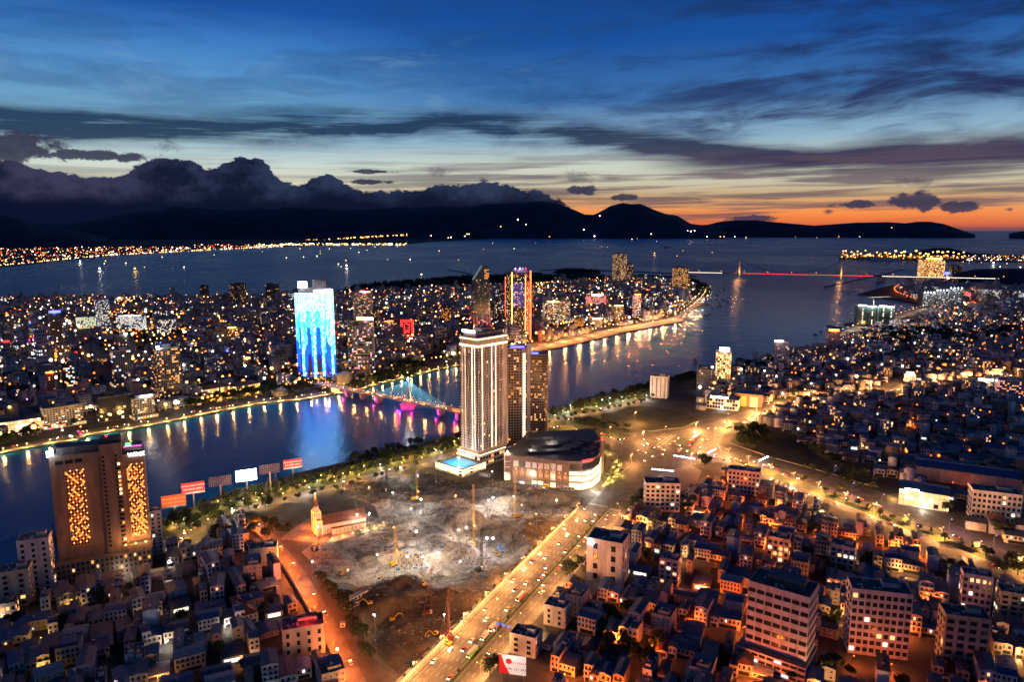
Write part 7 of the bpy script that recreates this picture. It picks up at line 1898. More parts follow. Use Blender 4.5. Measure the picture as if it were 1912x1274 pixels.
for (u, v, ww, hh) in ((-.33, -.1, .3, .78), (0, .1, .3, .88), (.32, 0, .34, 1.0)):
    g = MB(); g.box(w * u, d * v, 0, w * ww, d * .8, h * hh, 0, 'bare_concrete', 'bare_concrete'); bl = obj('concrete_frame', g, t)
    g = MB(); win_face(g, (w * (u - ww / 2), d * (v - .4)), (w * (u + ww / 2), d * (v - .4)), 2, h * hh, 9, 22, .22, ['lit_cool', 'lit_dim', 'lit_white'], .4); obj('opening_grid', g, bl)['kind'] = 'stuff'
    g = MB()
    for q in range(4): g.ball((w * (u - ww / 2 + ww * (q + .5) / 4), d * (v - .4), h * hh + 3), 1.7, 'glow_cold')
    obj('work_lamps', g, bl)['kind'] = 'stuff'; point_light(w * u, d * (v - .7), h * hh + 8, LAMPCOL['cold'], 60000, 2, parent=t)
# blue lit dome
x, y = G(1767, 524); t = thing('domed_building', 'small round building with a blue glowing dome by the port', 'domed building', (x, y, 0))
g = MB(); g.cyl(0, 0, 0, 9, 30, 'wall_white', 12); obj('drum', g, t); g = MB(); g.ball((0, 0, 38), 16, 'sign_blue', .45, 12); obj('dome', g, t); g = MB(); g.ball((0, -16, 14), 5, 'glow_white'); obj('entrance_light', g, t)

# ------------------------------------------------------------------ port
rng = random.Random(31)
for k in range(7):
    x, y = G(1580 + k * 22 + (k % 3) * 9, 484 + k * .4); t = thing('harbour_crane', f'{ordinal(k + 1)} tall harbour crane from the left in the glowing port', 'harbour crane', (x, y, 0), rng.uniform(-.5, .5), 'harbour cranes')
    g = MB()
    for sx_q in (-1, 1):
        for sy_q in (-1, 1): g.beam((sx_q * 14, sy_q * 10, 0), (sx_q * 10, sy_q * 6, 52), 1.6, 'machine_yellow', 4)
    g.box(0, 0, 50, 26, 16, 5, 0, 'machine_yellow', None, True); obj('portal_frame', g, t)
    g = MB(); g.beam((0, 0, 55), (30, -40, 92), 1.5, 'machine_yellow', 4); g.beam((0, 6, 55), (0, 6, 78), 1.5, 'machine_yellow', 4); g.beam((0, 6, 78), (30, -40, 92), .6, 'machine_yellow', 3); obj('jib', g, t)
for k in range(26):
    px = 1572 + k * 9.0 + rng.uniform(-3, 3); x, y = G(px, 482 - rng.uniform(0, 5) + (k / 26) * 3)
    lamp(x, y, rng.choice((35, 45, 60)), 'yellow' if k % 3 else 'amber', 600000 if k % 2 else 0, f'{ordinal(k + 1)} glowing high mast of the port, counted from the left', 'high masts of the port', bulb=rng.uniform(8, 13), arm=.5, lr=6, nm='port_mast')
g = MB()
for _ in range(420):
    px = rng.uniform(1570, 1800); x, y = G(px, rng.uniform(478.5, 484.5) + (px - 1570) * .013); g.box(x, y, 0, rng.uniform(12, 50), rng.uniform(8, 20), rng.uniform(5, 24), rng.uniform(-.3, .3), rng.choice(('wall_yellow', 'machine_yellow', 'roof_rust', 'wall_tan', 'wall_cream')))
    if rng.random() < .35: g.ball((x, y - 12, rng.uniform(10, 30)), rng.uniform(3, 6), rng.choice(('glow_yellow', 'glow_amber', 'glow_orange')))
for _ in range(260):
    px = rng.uniform(1800, 1930); x, y = G(px, rng.uniform(479, 489)); g.box(x, y, 0, 20, 14, rng.uniform(6, 14), rng.uniform(-.3, .3), 'wall_grey')
    if rng.random() < .4: g.ball((x, y - 10, 12), rng.uniform(1.5, 3.4), rng.choice(('glow_amber', 'glow_white', 'glow_orange')))
obj('container_yard', g, kind='stuff')


# ------------------------------------------------------------------ boats
mat('hull_dark', (.03, .035, .04), .6); mat('hull_white', (.5, .5, .5), .6); mat('hull_red', (.3, .05, .03), .6)
def boat(px, py, L_, colour, watts, label, group, bulb=2.6, rot=None, hull='hull_dark'):
    x, y = G(px, py, -2); t = thing('ship' if L_ > 45 else 'fishing_boat', label, 'ship' if L_ > 45 else 'fishing boat', (x, y, -2.4), rnd() * 6 if rot is None else rot, group)
    b = L_ * .14; g = MB(); pts = [(-L_ / 2, -b), (L_ * .3, -b), (L_ / 2, 0), (L_ * .3, b), (-L_ / 2, b)]; g.poly(pts, 0, L_ * .1 + 1, hull, hull); obj('hull', g, t)
    g = MB(); g.box(-L_ * .3, 0, L_ * .1 + 1, L_ * .2, b * 1.5, L_ * .12 + 1.5, 0, 'hull_white'); cb = obj('cabin', g, t)
    g = MB(); g.beam((0, 0, L_ * .1), (0, 0, L_ * .32 + 3), .2 + L_ * .004, 'dark_metal'); ms_ = obj('mast', g, t)
    if colour:
        g = MB(); g.ball((0, 0, L_ * .32 + 3), bulb, 'glow_' + colour); obj('mast_lamp', g, ms_)
        if watts: point_light(0, 0, L_ * .32 + 3 + bulb + 1, LAMPCOL[colour], watts, bulb, parent=t)
rng = random.Random(6)
bay = [(150, 491), (186, 505), (252, 505), (270, 502), (235, 494), (197, 490), (195, 495), (303, 482), (344, 502), (400, 478), (535, 484), (567, 482), (592, 480), (598, 475), (632, 496), (637, 501), (647, 499), (646, 489), (598, 470), (670, 473), (685, 469), (724, 487), (766, 487), (787, 516), (856, 488), (903, 467), (920, 455),
       (960, 466), (1000, 455), (1123, 462), (1134, 463), (1222, 475), (1264, 480), (1280, 445), (1330, 473), (1393, 446), (1275, 470), (1287, 457), (820, 470), (742, 462), (700, 462), (655, 465), (615, 466), (560, 466), (490, 472), (455, 468), (1180, 449), (1190, 448), (1226, 451), (1485, 444), (1525, 446), (1566, 444), (1605, 444), (1665, 442), (1710, 442), (1730, 442), (1800, 431), (1868, 427), (1875, 426), (1910, 426), (1855, 494), (1832, 493), (1867, 501), (1905, 502), (1798, 492), (1880, 495)]
for k, (px, py) in enumerate(bay):
    far = py < 450; big = (px, py) in ((252, 505), (186, 505), (150, 491), (647, 499), (1222, 475), (1393, 446), (1566, 444), (1855, 494))
    s_ = 6.5 if far else 3.2
    boat(px, py, (90 if far else 26) * (1.2 if big else 1), rng.choice(('amber', 'yellow', 'white')) if px > 900 else rng.choice(('white', 'yellow', 'white')), 60000 if big else 0, f'{ordinal(k + 1)} small lit vessel on the bay, counting from the left shore', 'lit vessels anchored on the bay', s_ * (1.6 if big else rng.uniform(.7, 1.1)))
boat(1247, 463, 110, None, 0, 'dark cargo ship with a pale bridge on the bay right of the twin towers', 'cargo ships', rot=.2); boat(1272, 470, 50, None, 0, 'small dark freighter right of the dark cargo ship', 'cargo ships', rot=.4)
for k, (px, py) in enumerate(((1600, 484), (1640, 486), (1668, 487))): boat(px, py, 130, 'yellow', 0, ['white ship moored at the left end of the port', 'ship moored in the middle of the port', 'ship moored right of the port cranes'][k], 'ships moored at the port', 3, rot=.1, hull='hull_white')
for k, (px, py) in enumerate(((1345, 545), (1352, 541), (1338, 552), (1350, 560), (1343, 566), (1358, 562), (1364, 556), (1330, 575), (1340, 572), (1318, 588), (1324, 585), (1311, 557), (1335, 558), (1361, 566), (1369, 560), (1347, 571), (1594, 545), (1585, 547), (1575, 540), (1522, 625), (1533, 620), (1299, 680), (1298, 674), (1308, 683), (1284, 563), (1366, 548))):
    boat(px, py, 13, None, 0, f'{ordinal(k + 1)} small dark boat moored off the {"river bend promenade" if px < 1400 else "dark cape and netted towers"}', 'small dark moored boats')
x, y = G(100, 1008); boat(100, 1008, 34, None, 0, 'dark barge moored behind the white tower at the left edge', 'barges', rot=.5); boat(88, 1016, 26, None, 0, 'long dark pontoon beside the barge at the left edge', 'barges', rot=.45)
for k, (px, py) in enumerate(((1326, 540), (1280, 594), (1302, 567))):
    boat(px, py, 30, 'yellow', 6000, ['lit restaurant boat at the promenade end by the bridge', 'lit restaurant boat at the sandy bend', 'lit restaurant boat in the small harbour'][k], 'restaurant boats', 1.3, rot=.8, hull='hull_white')

# ------------------------------------------------------------------ far shore lights
rng = random.Random(77); g = MB()
def fl(px, py, r, c): x, y = G(px, py); g.ball((x, y, r), r, 'glow_' + c, 1, 4)
for _ in range(720):
    px = rng.random() ** 1.3 * 560 - 30; lo = 497 - px * .095 if px < 200 else 478 - (px - 200) * .052; py = rng.uniform(461 if px < 350 else 457, lo); y_ = G(px, py)[1]
    r = (.00055 * y_) * rng.uniform(.4, 1.1) * (1 if rng.random() < .95 else 1.8); fl(px, py, r, rng.choice(('amber', 'amber', 'orange', 'orange', 'yellow', 'white', 'red') if px < 480 else ('white', 'amber', 'yellow')))
for _ in range(110):
    px = rng.uniform(0, 520); lo = 497 - px * .095 if px < 200 else 478 - (px - 200) * .052; fl(px, lo - 1, .0007 * G(px, lo)[1] * rng.uniform(.5, 1.1), rng.choice(('amber', 'yellow', 'white')))
for _ in range(190): px = rng.uniform(520, 760); fl(px, rng.uniform(455, 458.5), rng.uniform(4, 8), rng.choice(('white', 'amber', 'yellow')))
obj('far_shore_lights', g, kind='stuff')
g = MB()
def ml(px, py, D, r, c):
    d_ = ray(px, py); d_.normalize(); k_ = D / math.hypot(d_.x, d_.y); g.ball((d_.x * k_, d_.y * k_, CAM_H + d_.z * k_), r, 'glow_' + c, 1, 4)
for _ in range(60): px = rng.uniform(570, 760); ml(px, 449 - (px - 570) * .055 + rng.uniform(-1.2, 1.2), 18500, rng.uniform(8, 14), rng.choice(('amber', 'orange', 'yellow')))
for px, py in ((805, 440), (868, 441), (872, 437), (876, 437), (837, 444), (842, 443), (967, 410), (982, 419), (935, 423), (1090, 429), (1120, 403), (1216, 437), (1110, 441), (1290, 432), (1284, 431), (1297, 431), (1026, 442), (1665, 425), (840, 449), (900, 450), (905, 450), (910, 450), (912, 450), (940, 450), (958, 449), (960, 449), (965, 449), (985, 449), (990, 449), (1000, 449), (1024, 448), (1030, 448), (1044, 448), (1120, 448), (1130, 448), (1132, 448), (1320, 442), (1345, 442), (1352, 442), (1372, 442)):
    ml(px, py, 19000, rng.uniform(9, 16), rng.choice(('white', 'amber', 'white')))
obj('mountain_lights', g, kind='stuff')

# ------------------------------------------------------------------ trees
mat('bark', (.06, .045, .03), .95); mat('leaf_dark', (.018, .032, .012), .85); mat('leaf_mid', (.035, .06, .02), .85); mat('leaf_light', (.06, .085, .025), .85); mat('leaf_palm', (.06, .085, .025), .7)
def broadleaf(seed, h, r, n_):
    rg = random.Random(seed); tr = MB(); tr.cyl(0, 0, 0, .28, h * .45, 'bark', 6, .17)
    lobes = [(rg.uniform(-.5, .5) * r, rg.uniform(-.5, .5) * r, h * rg.uniform(.5, .82), r * rg.uniform(.4, .65)) for _ in range(7)]
    for l in lobes[:5]: tr.beam((0, 0, h * .4), l[:3], .09, 'bark', 3)
    cr = MB()
    for _ in range(n_):
        cx_, cy_, cz_, cr_ = rg.choice(lobes); th, ph = math.acos(rg.uniform(-.7, 1)), rg.uniform(0, 6.283); q = cr_ * rg.uniform(.65, 1.08)
        c = Vector((cx_ + q * math.sin(th) * math.cos(ph), cy_ + q * math.sin(th) * math.sin(ph), cz_ + q * .8 * math.cos(th)))
        nrm = Vector((rg.uniform(-1, 1), rg.uniform(-1, 1), rg.uniform(.1, 1.2))).normalized(); u = nrm.cross(Vector((rg.uniform(-1, 1), rg.uniform(-1, 1), .3))).normalized(); v = nrm.cross(u); s_ = rg.uniform(.35, .85)
        cr.face([tuple(c - u * s_), tuple(c + v * s_ * .7), tuple(c + u * s_), tuple(c - v * s_ * .7)], rg.choice(('leaf_dark', 'leaf_dark', 'leaf_mid', 'leaf_light')))
    return tr, cr
def palm(seed, h):
    rg = random.Random(seed); tr = MB(); tr.cyl(0, 0, 0, .22, h, 'bark', 6, .15); cr = MB()
    for i in range(13):
        a = 6.283 * i / 13 + rg.uniform(-.15, .15); L_ = rg.uniform(2.2, 3.0); up = rg.uniform(.2, 1.2); c, s_ = math.cos(a), math.sin(a); p = None
        for j in range(5):
            t_ = j / 4; x, z = L_ * t_, h + up * t_ * 2 - 2.6 * t_ * t_; wd = .42 * (1 - t_) + .08; q = (Vector((c * x - s_ * wd, s_ * x + c * wd, z - .2)), Vector((c * x, s_ * x, z)), Vector((c * x + s_ * wd, s_ * x - c * wd, z - .2)))
            if p: cr.face([tuple(p[0]), tuple(p[1]), tuple(q[1]), tuple(q[0])], 'leaf_palm'); cr.face([tuple(p[1]), tuple(p[2]), tuple(q[2]), tuple(q[1])], 'leaf_palm')
            p = q
    return tr, cr
TP = {}
def tree_proto(key):
    kind, i = key
    tr, cr = palm(i, 6 + i * .8) if kind == 'palm' else broadleaf(i * 7 + (3 if kind == 'round' else 0), *((6.5, 2.4, 330) if kind == 'round' else (9 + i * .5, 4.0 + i * .3, 520)))
    t = thing('palm_tree' if kind == 'palm' else 'broadleaf_tree', 'x', 'palm tree' if kind == 'palm' else 'tree'); obj('trunk', tr, t); obj('crown', cr, t)
    COL.objects.unlink(t)
    for c in t.children: COL.objects.unlink(c)
    return t, tr, cr
TREEMB = Heap(); ntree = [0]
def tree(kind, x, y, label, group, s=1.0, z=0.0):
    key = (kind, random.randrange(4))
    if key not in TP: TP[key] = tree_proto(key)
    k = s * uni(.85, 1.15)
    if label is None: TREEMB.put(TP[key][1], x, y, z, rnd() * 6, (k, k, k)); TREEMB.put(TP[key][2], x, y, z, rnd() * 6, (k, k, k * uni(.85, 1.1))); return
    r = dup(TP[key][0], (x, y, z), rnd() * 6.28, label, (k, k, k * uni(.9, 1.1))); r['group'] = group; ntree[0] += 1
# the round trees of the right-hand road median
k = 0
for s in range(150, 330, 12):
    if k > 16: break
    k += 1; x, y = BV(s, 22.8 + uni(-2, 2)); tree('round', x, y, f'{ordinal(k)} round tree down the median of the right-hand road', 'round trees in the road median', 1.15)
k = 0
for s in range(-30, 290, 11):
    k += 1; x, y = AV(s, 21.6); tree('round' if k % 3 else 'palm', x, y, f'{ordinal(k)} little median tree up the avenue from the gantry end', 'little trees of the avenue median', .42, .16)
k = 0
for s in range(-30, 300, 9):
    k += 1; x, y = AV(s, -5.5 + uni(-1, 1)); tree('round', x, y, f'{ordinal(k)} small tree up the avenue inside the white fence', 'small trees along the white fence', .45)
for k, (px, py) in enumerate(((1149, 862), (1155, 868), (1143, 872), (1150, 878), (1138, 885), (1145, 890), (1152, 884), (1135, 893), (1142, 898), (1158, 876), (1131, 902), (1127, 846), (1136, 848), (1121, 843), (1160, 888), (1125, 906))):
    x, y = G(px, py); tree('palm', x, y, f'{ordinal(k + 1)} palm with a yellow uplit trunk beside the mall, counted from the junction', 'uplit palms by the mall', 1.05, .13); point_light(x + .8, y - 1.2, 1.2, (1, .72, .12), 1500, .3)
k = 0
for (x, y, h_) in walk(offset(river_road, 26), 8.5, 40):
    if k >= 64: break
    if blocked(x, y, 3, False) or not inside(x, y, east_land): continue
    k += 1; tree(random.choice(('palm', 'broad', 'broad')), x + uni(-3, 3), y + uni(-3, 3), f'{ordinal(k)} tree in the riverside belt, counted from the billboards', 'trees of the riverside belt', .85)
for (x, y, h_) in walk(offset(river_road, 13), 9, 50) + walk(offset(river_road, 33), 7, 100) + walk(offset(river_road, 20), 9, 60) + walk(offset(river_road, 40), 10, 60) + walk(offset(river_road, -11), 14, 60): 
    if inside(x, y, east_land) and not blocked(x, y, 3, False): tree('broad', x + uni(-3, 3), y + uni(-3, 3), None, None, .75)
clump = [(430, 1000), (470, 1000), (495, 985), (510, 995), (525, 1005), (480, 985), (455, 990), (500, 1010), (540, 1000), (345, 975), (358, 985), (335, 990), (370, 992), (325, 980), (350, 1000), (400, 975), (402, 1000), (385, 962), (600, 1090), (640, 1140), (648, 1155), (655, 1170), (620, 1115), (630, 1130), (660, 1185), (672, 1205), (680, 1225), (610, 1105), (690, 1240), (645, 1130), (1316, 873), (1322, 870), (1310, 868), (1200, 940), (1185, 945), (1290, 950), (1280, 960), (1270, 940), (1300, 940), (1250, 980), (1140, 1160), (1155, 1175), (1170, 1150), (1120, 1180), (1180, 1180), (1100, 1150), (1190, 1130),
         (930, 1255), (915, 1265), (1130, 1230), (1150, 1240), (1170, 1225), (1190, 1235), (1160, 1210), (1210, 1240), (1140, 1215), (1225, 1215), (1550, 1180), (1560, 1165), (1540, 1260), (1560, 1255), (1870, 1070), (1890, 1060), (1900, 1075), (1840, 1040), (1500, 905), (1570, 920), (1700, 945), (1755, 950), (1765, 962), (1860, 1000), (1880, 1000), (40, 1170), (170, 1120), (182, 1130), (160, 1128), (20, 1175), (120, 1180), (1080, 1060), (1070, 1075), (1060, 1085)]
for k, (px, py) in enumerate(clump):
    x, y = G(px, py)
    if blocked(x, y, 1.5, False): continue
    lm = min(LM, key=lambda q: math.dist(q[1], (x, y)))[0]; NT = globals().setdefault('NT_', {}); NT[lm] = NT.get(lm, 0) + 1
    tree('broad', x, y, f'{ordinal(NT[lm])} large dark tree standing about {lm}', 'large dark trees among the houses', 1.15)
rng = random.Random(3)
for pts, n_, s_ in ((((1362, 826), (1372, 808), (1400, 800), (1440, 804), (1440, 826), (1400, 846)), 46, 1.1), (((1040, 787), (1095, 787), (1190, 803), (1090, 797)), 34, .8), (((950, 815), (1000, 812), (1060, 822), (1090, 830), (1050, 834)), 20, .9), (((1440, 860), (1560, 885), (1640, 912), (1620, 922), (1520, 890)), 26, .7), (((1480, 820), (1560, 862), (1640, 905), (1560, 880)), 30, 1.0), (((640, 745), (700, 722), (760, 712), (800, 690), (760, 680), (680, 700)), 90, 1.4), (((345, 765), (430, 748), (520, 735), (500, 722), (420, 738), (350, 745)), 80, 1.3), (((0, 835), (80, 815), (60, 808), (0, 820)), 24, 1.1),
                    (((540, 742), (600, 724), (610, 712), (560, 705), (520, 725)), 40, 1.2), (((860, 672), (960, 652), (1010, 640), (960, 630), (860, 655)), 60, 1.5), (((1120, 745), (1215, 722), (1300, 698), (1300, 712), (1220, 735), (1130, 757)), 110, 1.0), (((1030, 770), (1110, 748), (1190, 728), (1195, 736), (1100, 762)), 60, 1.0), (((1370, 685), (1440, 672), (1440, 685), (1380, 700)), 50, 1.3), (((330, 1000), (560, 945), (560, 930), (330, 975)), 12, 1.0), (((1790, 925), (1912, 960), (1912, 990), (1870, 975)), 14, 1.2), (((1640, 620), (1900, 615), (1900, 636), (1640, 650)), 160, 1.6), (((0, 705), (60, 700), (90, 730), (20, 745)), 60, 1.5), (((650, 860), (790, 828), (800, 838), (660, 872)), 40, .9)):
    pl = P(*pts); xs = [p[0] for p in pl]; ys = [p[1] for p in pl]; c = 0
    for _ in range(n_ * 8):
        x, y = rng.uniform(min(xs), max(xs)), rng.uniform(min(ys), max(ys))
        if inside(x, y, pl) and not blocked(x, y, 2, False): tree('broad', x, y, None, None, s_); c += 1
        if c >= n_: break
for x, y in tree_spots:
    if not blocked(x, y, 3): tree('broad', x, y, None, None, .9)
for _ in range(2600):
    x, y = rng.uniform(-1700, 800), rng.uniform(880, 3000)
    if inside(x, y, E1) and in_view(x, y) and noise.noise(Vector((x * .004, y * .004, 0))) > .02 and not blocked(x, y, 6): tree('broad', x, y, None, None, 1.5)
TREEMB.build('distant_trees')
# dark coastal forest: spiky casuarinas
cone = MB()
for i in range(3):
    k_ = 1 - i * .27; n_ = 6; b = len(cone.v); cone.v.append((0, 0, 16 - i * 3.2)); 
    for j in range(n_): a = 6.283 * j / n_ + i; cone.v.append((3.2 * (.45 + i * .28) * math.cos(a), 3.2 * (.45 + i * .28) * math.sin(a), 10 - i * 4.4))
    for j in range(n_): cone.f.append((b, b + 1 + j, b + 1 + (j + 1) % n_)); cone.m.append(cone.mi('leaf_dark'))
FH = Heap(); rng = random.Random(8)
F1 = P((640, 541), (700, 534), (800, 525), (870, 520), (1000, 517), (1140, 520), (1190, 514), (1140, 522), (1080, 529), (1000, 530), (940, 534), (870, 538), (760, 546), (680, 551))
F2 = P((1035, 509), (1075, 512), (1118, 511), (1120, 508.5), (1080, 505.5), (1048, 505.5)); F3 = P((1250, 520), (1300, 526), (1325, 540), (1322, 552), (1300, 560), (1302, 540), (1280, 528))
for pl, n_, s_ in ((F1, 3000, 1.35), (F2, 420, 1.2), (F3, 260, 1.2)):
    xs = [p[0] for p in pl]; ys = [p[1] for p in pl]; c = 0
    for _ in range(n_ * 12):
        x, y = rng.uniform(min(xs), max(xs)), rng.uniform(min(ys), max(ys))
        if inside(x, y, pl): k_ = s_ * rng.uniform(.7, 1.25); FH.put(cone, x, y, 0, rng.random() * 6, (k_ * 1.5, k_ * 1.5, k_)); c += 1
        if c >= n_: break
FH.build('coastal_forest')

# ------------------------------------------------------------------ vehicles
CARC = {'white': (.6, .6, .6), 'silver': (.35, .36, .38), 'black': (.02, .02, .022), 'red': (.4, .03, .02), 'blue': (.03, .08, .3), 'yellow': (.6, .42, .05), 'grey': (.12, .12, .13)}
for k_, c in CARC.items(): mat('paint_' + k_, c, .3, .2)
mat('tyre', (.02, .02, .02), .9); mat('head_glow', (.5, .5, .5), emit=(1, .78, .48), es=14); mat('tail_glow', (.3, .02, .02), emit=(1, .05, .02), es=8); mat('paint_bus_green', (.2, .5, .04), .4); mat('paint_bus_red', (.6, .05, .02), .4)
def car_proto(col_):
    t = thing('car', 'x', 'car'); m_ = 'paint_' + col_
    g = MB(); pr = [(-2.2, .35), (2.2, .35), (2.25, .8), (1.3, .95), (.6, 1.42), (-1.2, 1.42), (-2.0, 1.0), (-2.25, .9)]
    L_ = [(x, -.86, z) for x, z in pr]; R_ = [(x, .86, z) for x, z in pr]; g.face(L_, m_); g.face(R_[::-1], m_)
    for i in range(len(pr)): j = (i + 1) % len(pr); g.face([L_[i], R_[i], R_[j], L_[j]], 'glass_dark' if i in (3, 5) else m_)
    obj('body', g, t); g = MB()
    for s_ in (-1, 1): g.face([(-1.5, s_ * .875, 1.0), (1.1, s_ * .875, 1.0), (.55, s_ * .875, 1.36), (-1.1, s_ * .875, 1.36)][::s_], 'glass_dark')
    obj('side_window', g, t)
    for x in (-1.4, 1.4):
        for y in (-.8, .8):
            g = MB(); n_ = 8; a_ = [(x + .33 * math.cos(6.283 * i / n_), y * 1.09, .33 + .33 * math.sin(6.283 * i / n_)) for i in range(n_)]; b_ = [(p[0], y * .9, p[2]) for p in a_]; g.face(a_, 'tyre')
            for i in range(n_): j = (i + 1) % n_; g.face([a_[i], a_[j], b_[j], b_[i]], 'tyre')
            obj('wheel', g, t)
    for y in (-.6, .6):
        g = MB(); g.ball((2.28, y, .68), .34, 'head_glow', 1, 5); obj('headlight', g, t); g = MB(); g.ball((-2.28, y, .8), .28, 'tail_glow', 1, 5); obj('tail_light', g, t)
    COL.objects.unlink(t)
    for c in t.children: COL.objects.unlink(c)
    return t
CP = {c: car_proto(c) for c in CARC}
cc = {}
def car(x, y, rot, where, group, z=0.02, beam=0.0):
    c = random.choice(('white', 'white', 'silver', 'black', 'grey', 'red', 'blue', 'yellow')); key = (c, where); cc[key] = cc.get(key, 0) + 1
    r = dup(CP[c], (x, y, z), rot, f'{ordinal(cc[key])} {c} car {where}', uni(.95, 1.1)); r['group'] = group
    if beam: 
        l = bpy.data.lights.new('headlight_beam', 'SPOT'); l.energy = beam; l.color = (1, .8, .5); l.spot_size = 1.1; l.spot_blend = .8; l.shadow_soft_size = .3; o = bpy.data.objects.new('headlight_beam', l); COL.objects.link(o); o.parent = r; o.location = (2.5, 0, .8); o.rotation_euler = (0, -math.pi / 2 + .12, 0)
gy = random.Random(9)
for k, (x, y, h_) in enumerate(walk(offset(river_road, 24), 15, 50)):
    x += gy.uniform(-4, 4); y += gy.uniform(-8, 8)
    if inside(x, y, east_land) and k < 60: lamp(x, y, 4.5, gy.choice(('yellow', 'amber', 'white', 'yellow')), 9000, f'{ordinal(k + 1)} garden lamp glowing under the riverside trees', 'garden lamps under the riverside trees', arm=.1, bulb=.7, nm='garden_lamp')
def big(kind, x, y, rot, m_, L_, label, lit=True):
    t = thing(kind, label, kind.replace('_', ' '), (x, y, .02), rot); g = MB(); h = 3.0
    if kind == 'truck': g.box(-1.2, 0, .6, L_ - 3, 2.3, 2.6, 0, m_, None, True); b = obj('cargo_box', g, t); g = MB(); g.box(L_ / 2 - 1.1, 0, .5, 2.0, 2.2, 2.0, 0, 'paint_white', None, True); obj('cab', g, t)
    else: g.box(0, 0, .45, L_, 2.5, h - .4, 0, m_, 'paint_white', True); b = obj('body', g, t)
    g = MB()
    for s_ in (-1, 1):
        if kind != 'truck':
            for i in range(6): g.face([(-L_ / 2 + .6 + i * (L_ - 1) / 6, s_ * 1.27, 1.6), (-L_ / 2 + .4 + (i + 1) * (L_ - 1) / 6, s_ * 1.27, 1.6), (-L_ / 2 + .4 + (i + 1) * (L_ - 1) / 6, s_ * 1.27, 2.6), (-L_ / 2 + .6 + i * (L_ - 1) / 6, s_ * 1.27, 2.6)], 'lit_dim')
    g.box(L_ / 2 + .03, 0, 1.4, .08, 2.1, 1.1, 0, 'glass_dark', None, True); obj('window_row', g, b)['kind'] = 'stuff'
    for xx in (-L_ * .3, L_ * .32):
        for s_ in (-1, 1): g = MB(); g.box(xx, s_ * 1.05, 0, .9, .35, .9, 0, 'tyre'); obj('wheel', g, t)
    for s_ in (-1, 1): g = MB(); g.ball((L_ / 2 + .1, s_ * .9, .9), .26, 'head_glow', 1, 5); obj('headlight', g, t); g = MB(); g.ball((-L_ / 2 - .1, s_ * .9, .9), .2, 'tail_glow', 1, 5); obj('tail_light', g, t)
def AVp(px, py, fn=AV): return G(px, py)
down = ADIR + math.pi; upw = ADIR
x, y = G(882, 1222); big('bus', x, y, down, 'paint_bus_green', 11, 'green bus driving down the avenue below the gantry')
x, y = G(921, 1175); big('bus', x, y, upw + math.pi, 'paint_bus_red', 9, 'red bus above the gantry on the avenue'); x, y = G(905, 1192); big('truck', x, y, down, 'paint_white', 8, 'white truck just behind the red bus at the gantry')
x, y = G(972, 1118); big('bus', x, y, down, 'paint_bus_red', 11, 'red bus higher up the avenue in the middle lane')
x, y = G(868, 1210); 
for k, (px, py, r_) in enumerate(((1291, 826, .8), (1297, 820, .8), (1303, 815, .8), (1360, 800, .5), (1375, 792, .5))): x, y = G(px, py); big('bus', x, y, r_, 'paint_bus_red' if k < 3 else 'paint_bus_green', 11, ['first red bus waiting at the junction', 'second red bus waiting at the junction', 'third red bus waiting at the junction', 'green bus on the upper road nearest the junction', 'green bus farther up the upper road'][k])
rng = random.Random(44)
used = []
def clear_(x, y, r=6.5):
    if any(abs(x - a) < r and abs(y - b) < r for a, b in used): return False
    used.append((x, y)); return True
for k in range(96):
    s = rng.uniform(-70, 285); o = rng.choice((2, 5.2, 8.8, 12.2, 15.8, 19)); x, y = AV(s, o)
    if clear_(x, y): car(x, y, down, 'coming down the left carriageway of the avenue', 'cars on the left carriageway of the avenue', beam=700 if k % 2 else 0)
for k in range(14):
    s = rng.uniform(-70, 285); x, y = AV(s, rng.choice((25, 28.3, 32)))
    if clear_(x, y): car(x, y, upw, 'climbing the right carriageway of the avenue', 'cars on the right carriageway of the avenue')
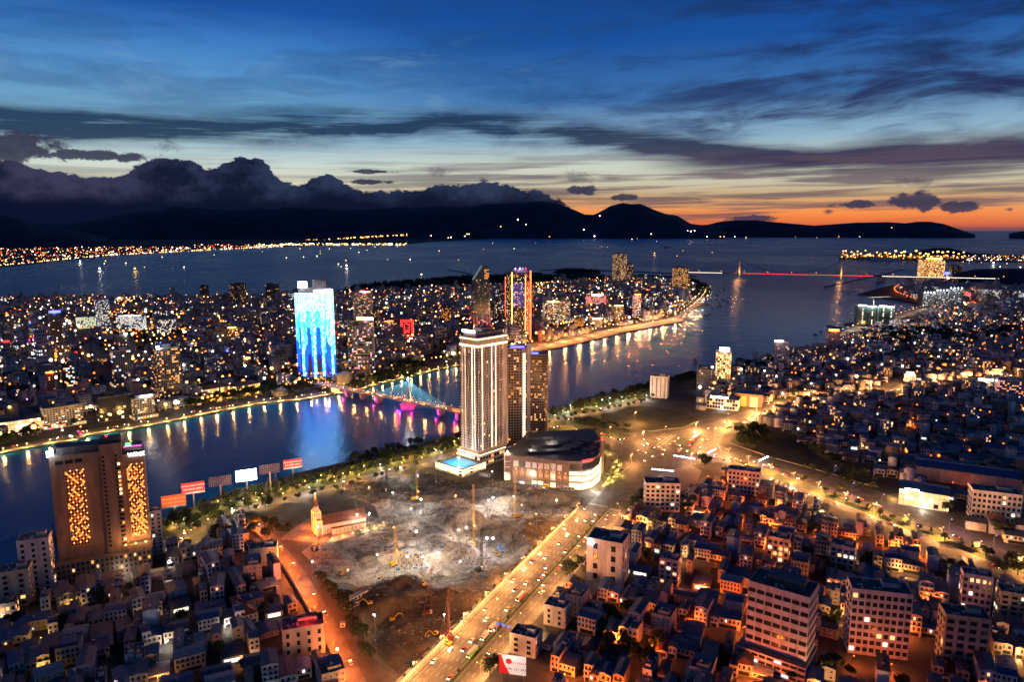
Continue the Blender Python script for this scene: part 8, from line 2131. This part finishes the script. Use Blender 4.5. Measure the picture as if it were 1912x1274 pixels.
for k in range(34):
    s = rng.uniform(30, 400); lo = rng.random() < .5; x, y = BV(s, rng.choice((2.5, 6.5, 10.5, 14)) if not lo else rng.choice((31, 34, 38)))
    if clear_(x, y): car(x, y, BDIR + (math.pi if not lo else 0), 'on the right-hand road, ' + ('near carriageway' if lo else 'far carriageway'), 'cars on the right-hand road', beam=500 if k % 3 == 0 else 0)
jam = P((1335, 850), (1430, 868), (1520, 895), (1515, 901), (1420, 876), (1335, 858))
for k in range(60):
    x, y = G(rng.uniform(1335, 1425), 0) if False else G(rng.uniform(1335, 1430), rng.uniform(850, 872))
    if inside(x, y, jam) and clear_(x, y, 4.5): car(x, y, BDIR + math.pi, 'in the queue at the junction mouth of the right-hand road', 'queueing cars')
for path, n_, where, w_ in ((up_road, 46, 'on the road climbing from the junction', 4.5), (river_road, 26, 'on the near riverside road', 3), (red_road, 12, 'on the narrow road left of the pit', 2), (P((1240, 840), (1180, 826), (1120, 812), (1030, 797), (960, 786)), 16, 'on the bridge approach behind the mall', 3), (west_road, 24, 'on the west embankment road', 3), (coast_road, 30, 'on the curving coast road', 6)):
    L_ = walk(path, 7); 
    for k in range(n_):
        x, y, h_ = rng.choice(L_); s_ = rng.choice((-1, 1)); x, y = x - math.sin(h_) * w_ * s_, y + math.cos(h_) * w_ * s_
        if clear_(x, y) and in_view(x, y, 0): car(x, y, h_ + (0 if s_ < 0 else math.pi), where, 'cars ' + where)
for k in range(26):
    x, y = G(rng.uniform(1190, 1320), rng.uniform(818, 862))
    if clear_(x, y) and inside(x, y, asphalt_poly): car(x, y, rng.choice((ADIR, BDIR, 0.5, down)), 'crossing the open junction', 'cars crossing the junction', beam=500 if k % 3 == 0 else 0)
for k in range(8):
    x, y = G(1440 + k * 9, 900 + k * 4.5); big('bus', x, y, 1.0, 'paint_white', 10, f'{ordinal(k + 1)} white coach from the left in the bus park')
x0, y0 = G(1310, 880)
# drum of crossing bridge traffic
for k in range(18):
    x = rng.uniform(10, BL - 10); s_ = rng.choice((-1, 1)); wx, wy = bA[0] + dh.x * x - dh.y * 3 * s_, bA[1] + dh.y * x + dh.x * 3 * s_
    if clear_(wx, wy): car(wx, wy, hb + (0 if s_ < 0 else math.pi), 'crossing the river bridge', 'cars on the river bridge', z=deckz(x) + .02)
print('trees', ntree[0], 'lamps', NL[0])
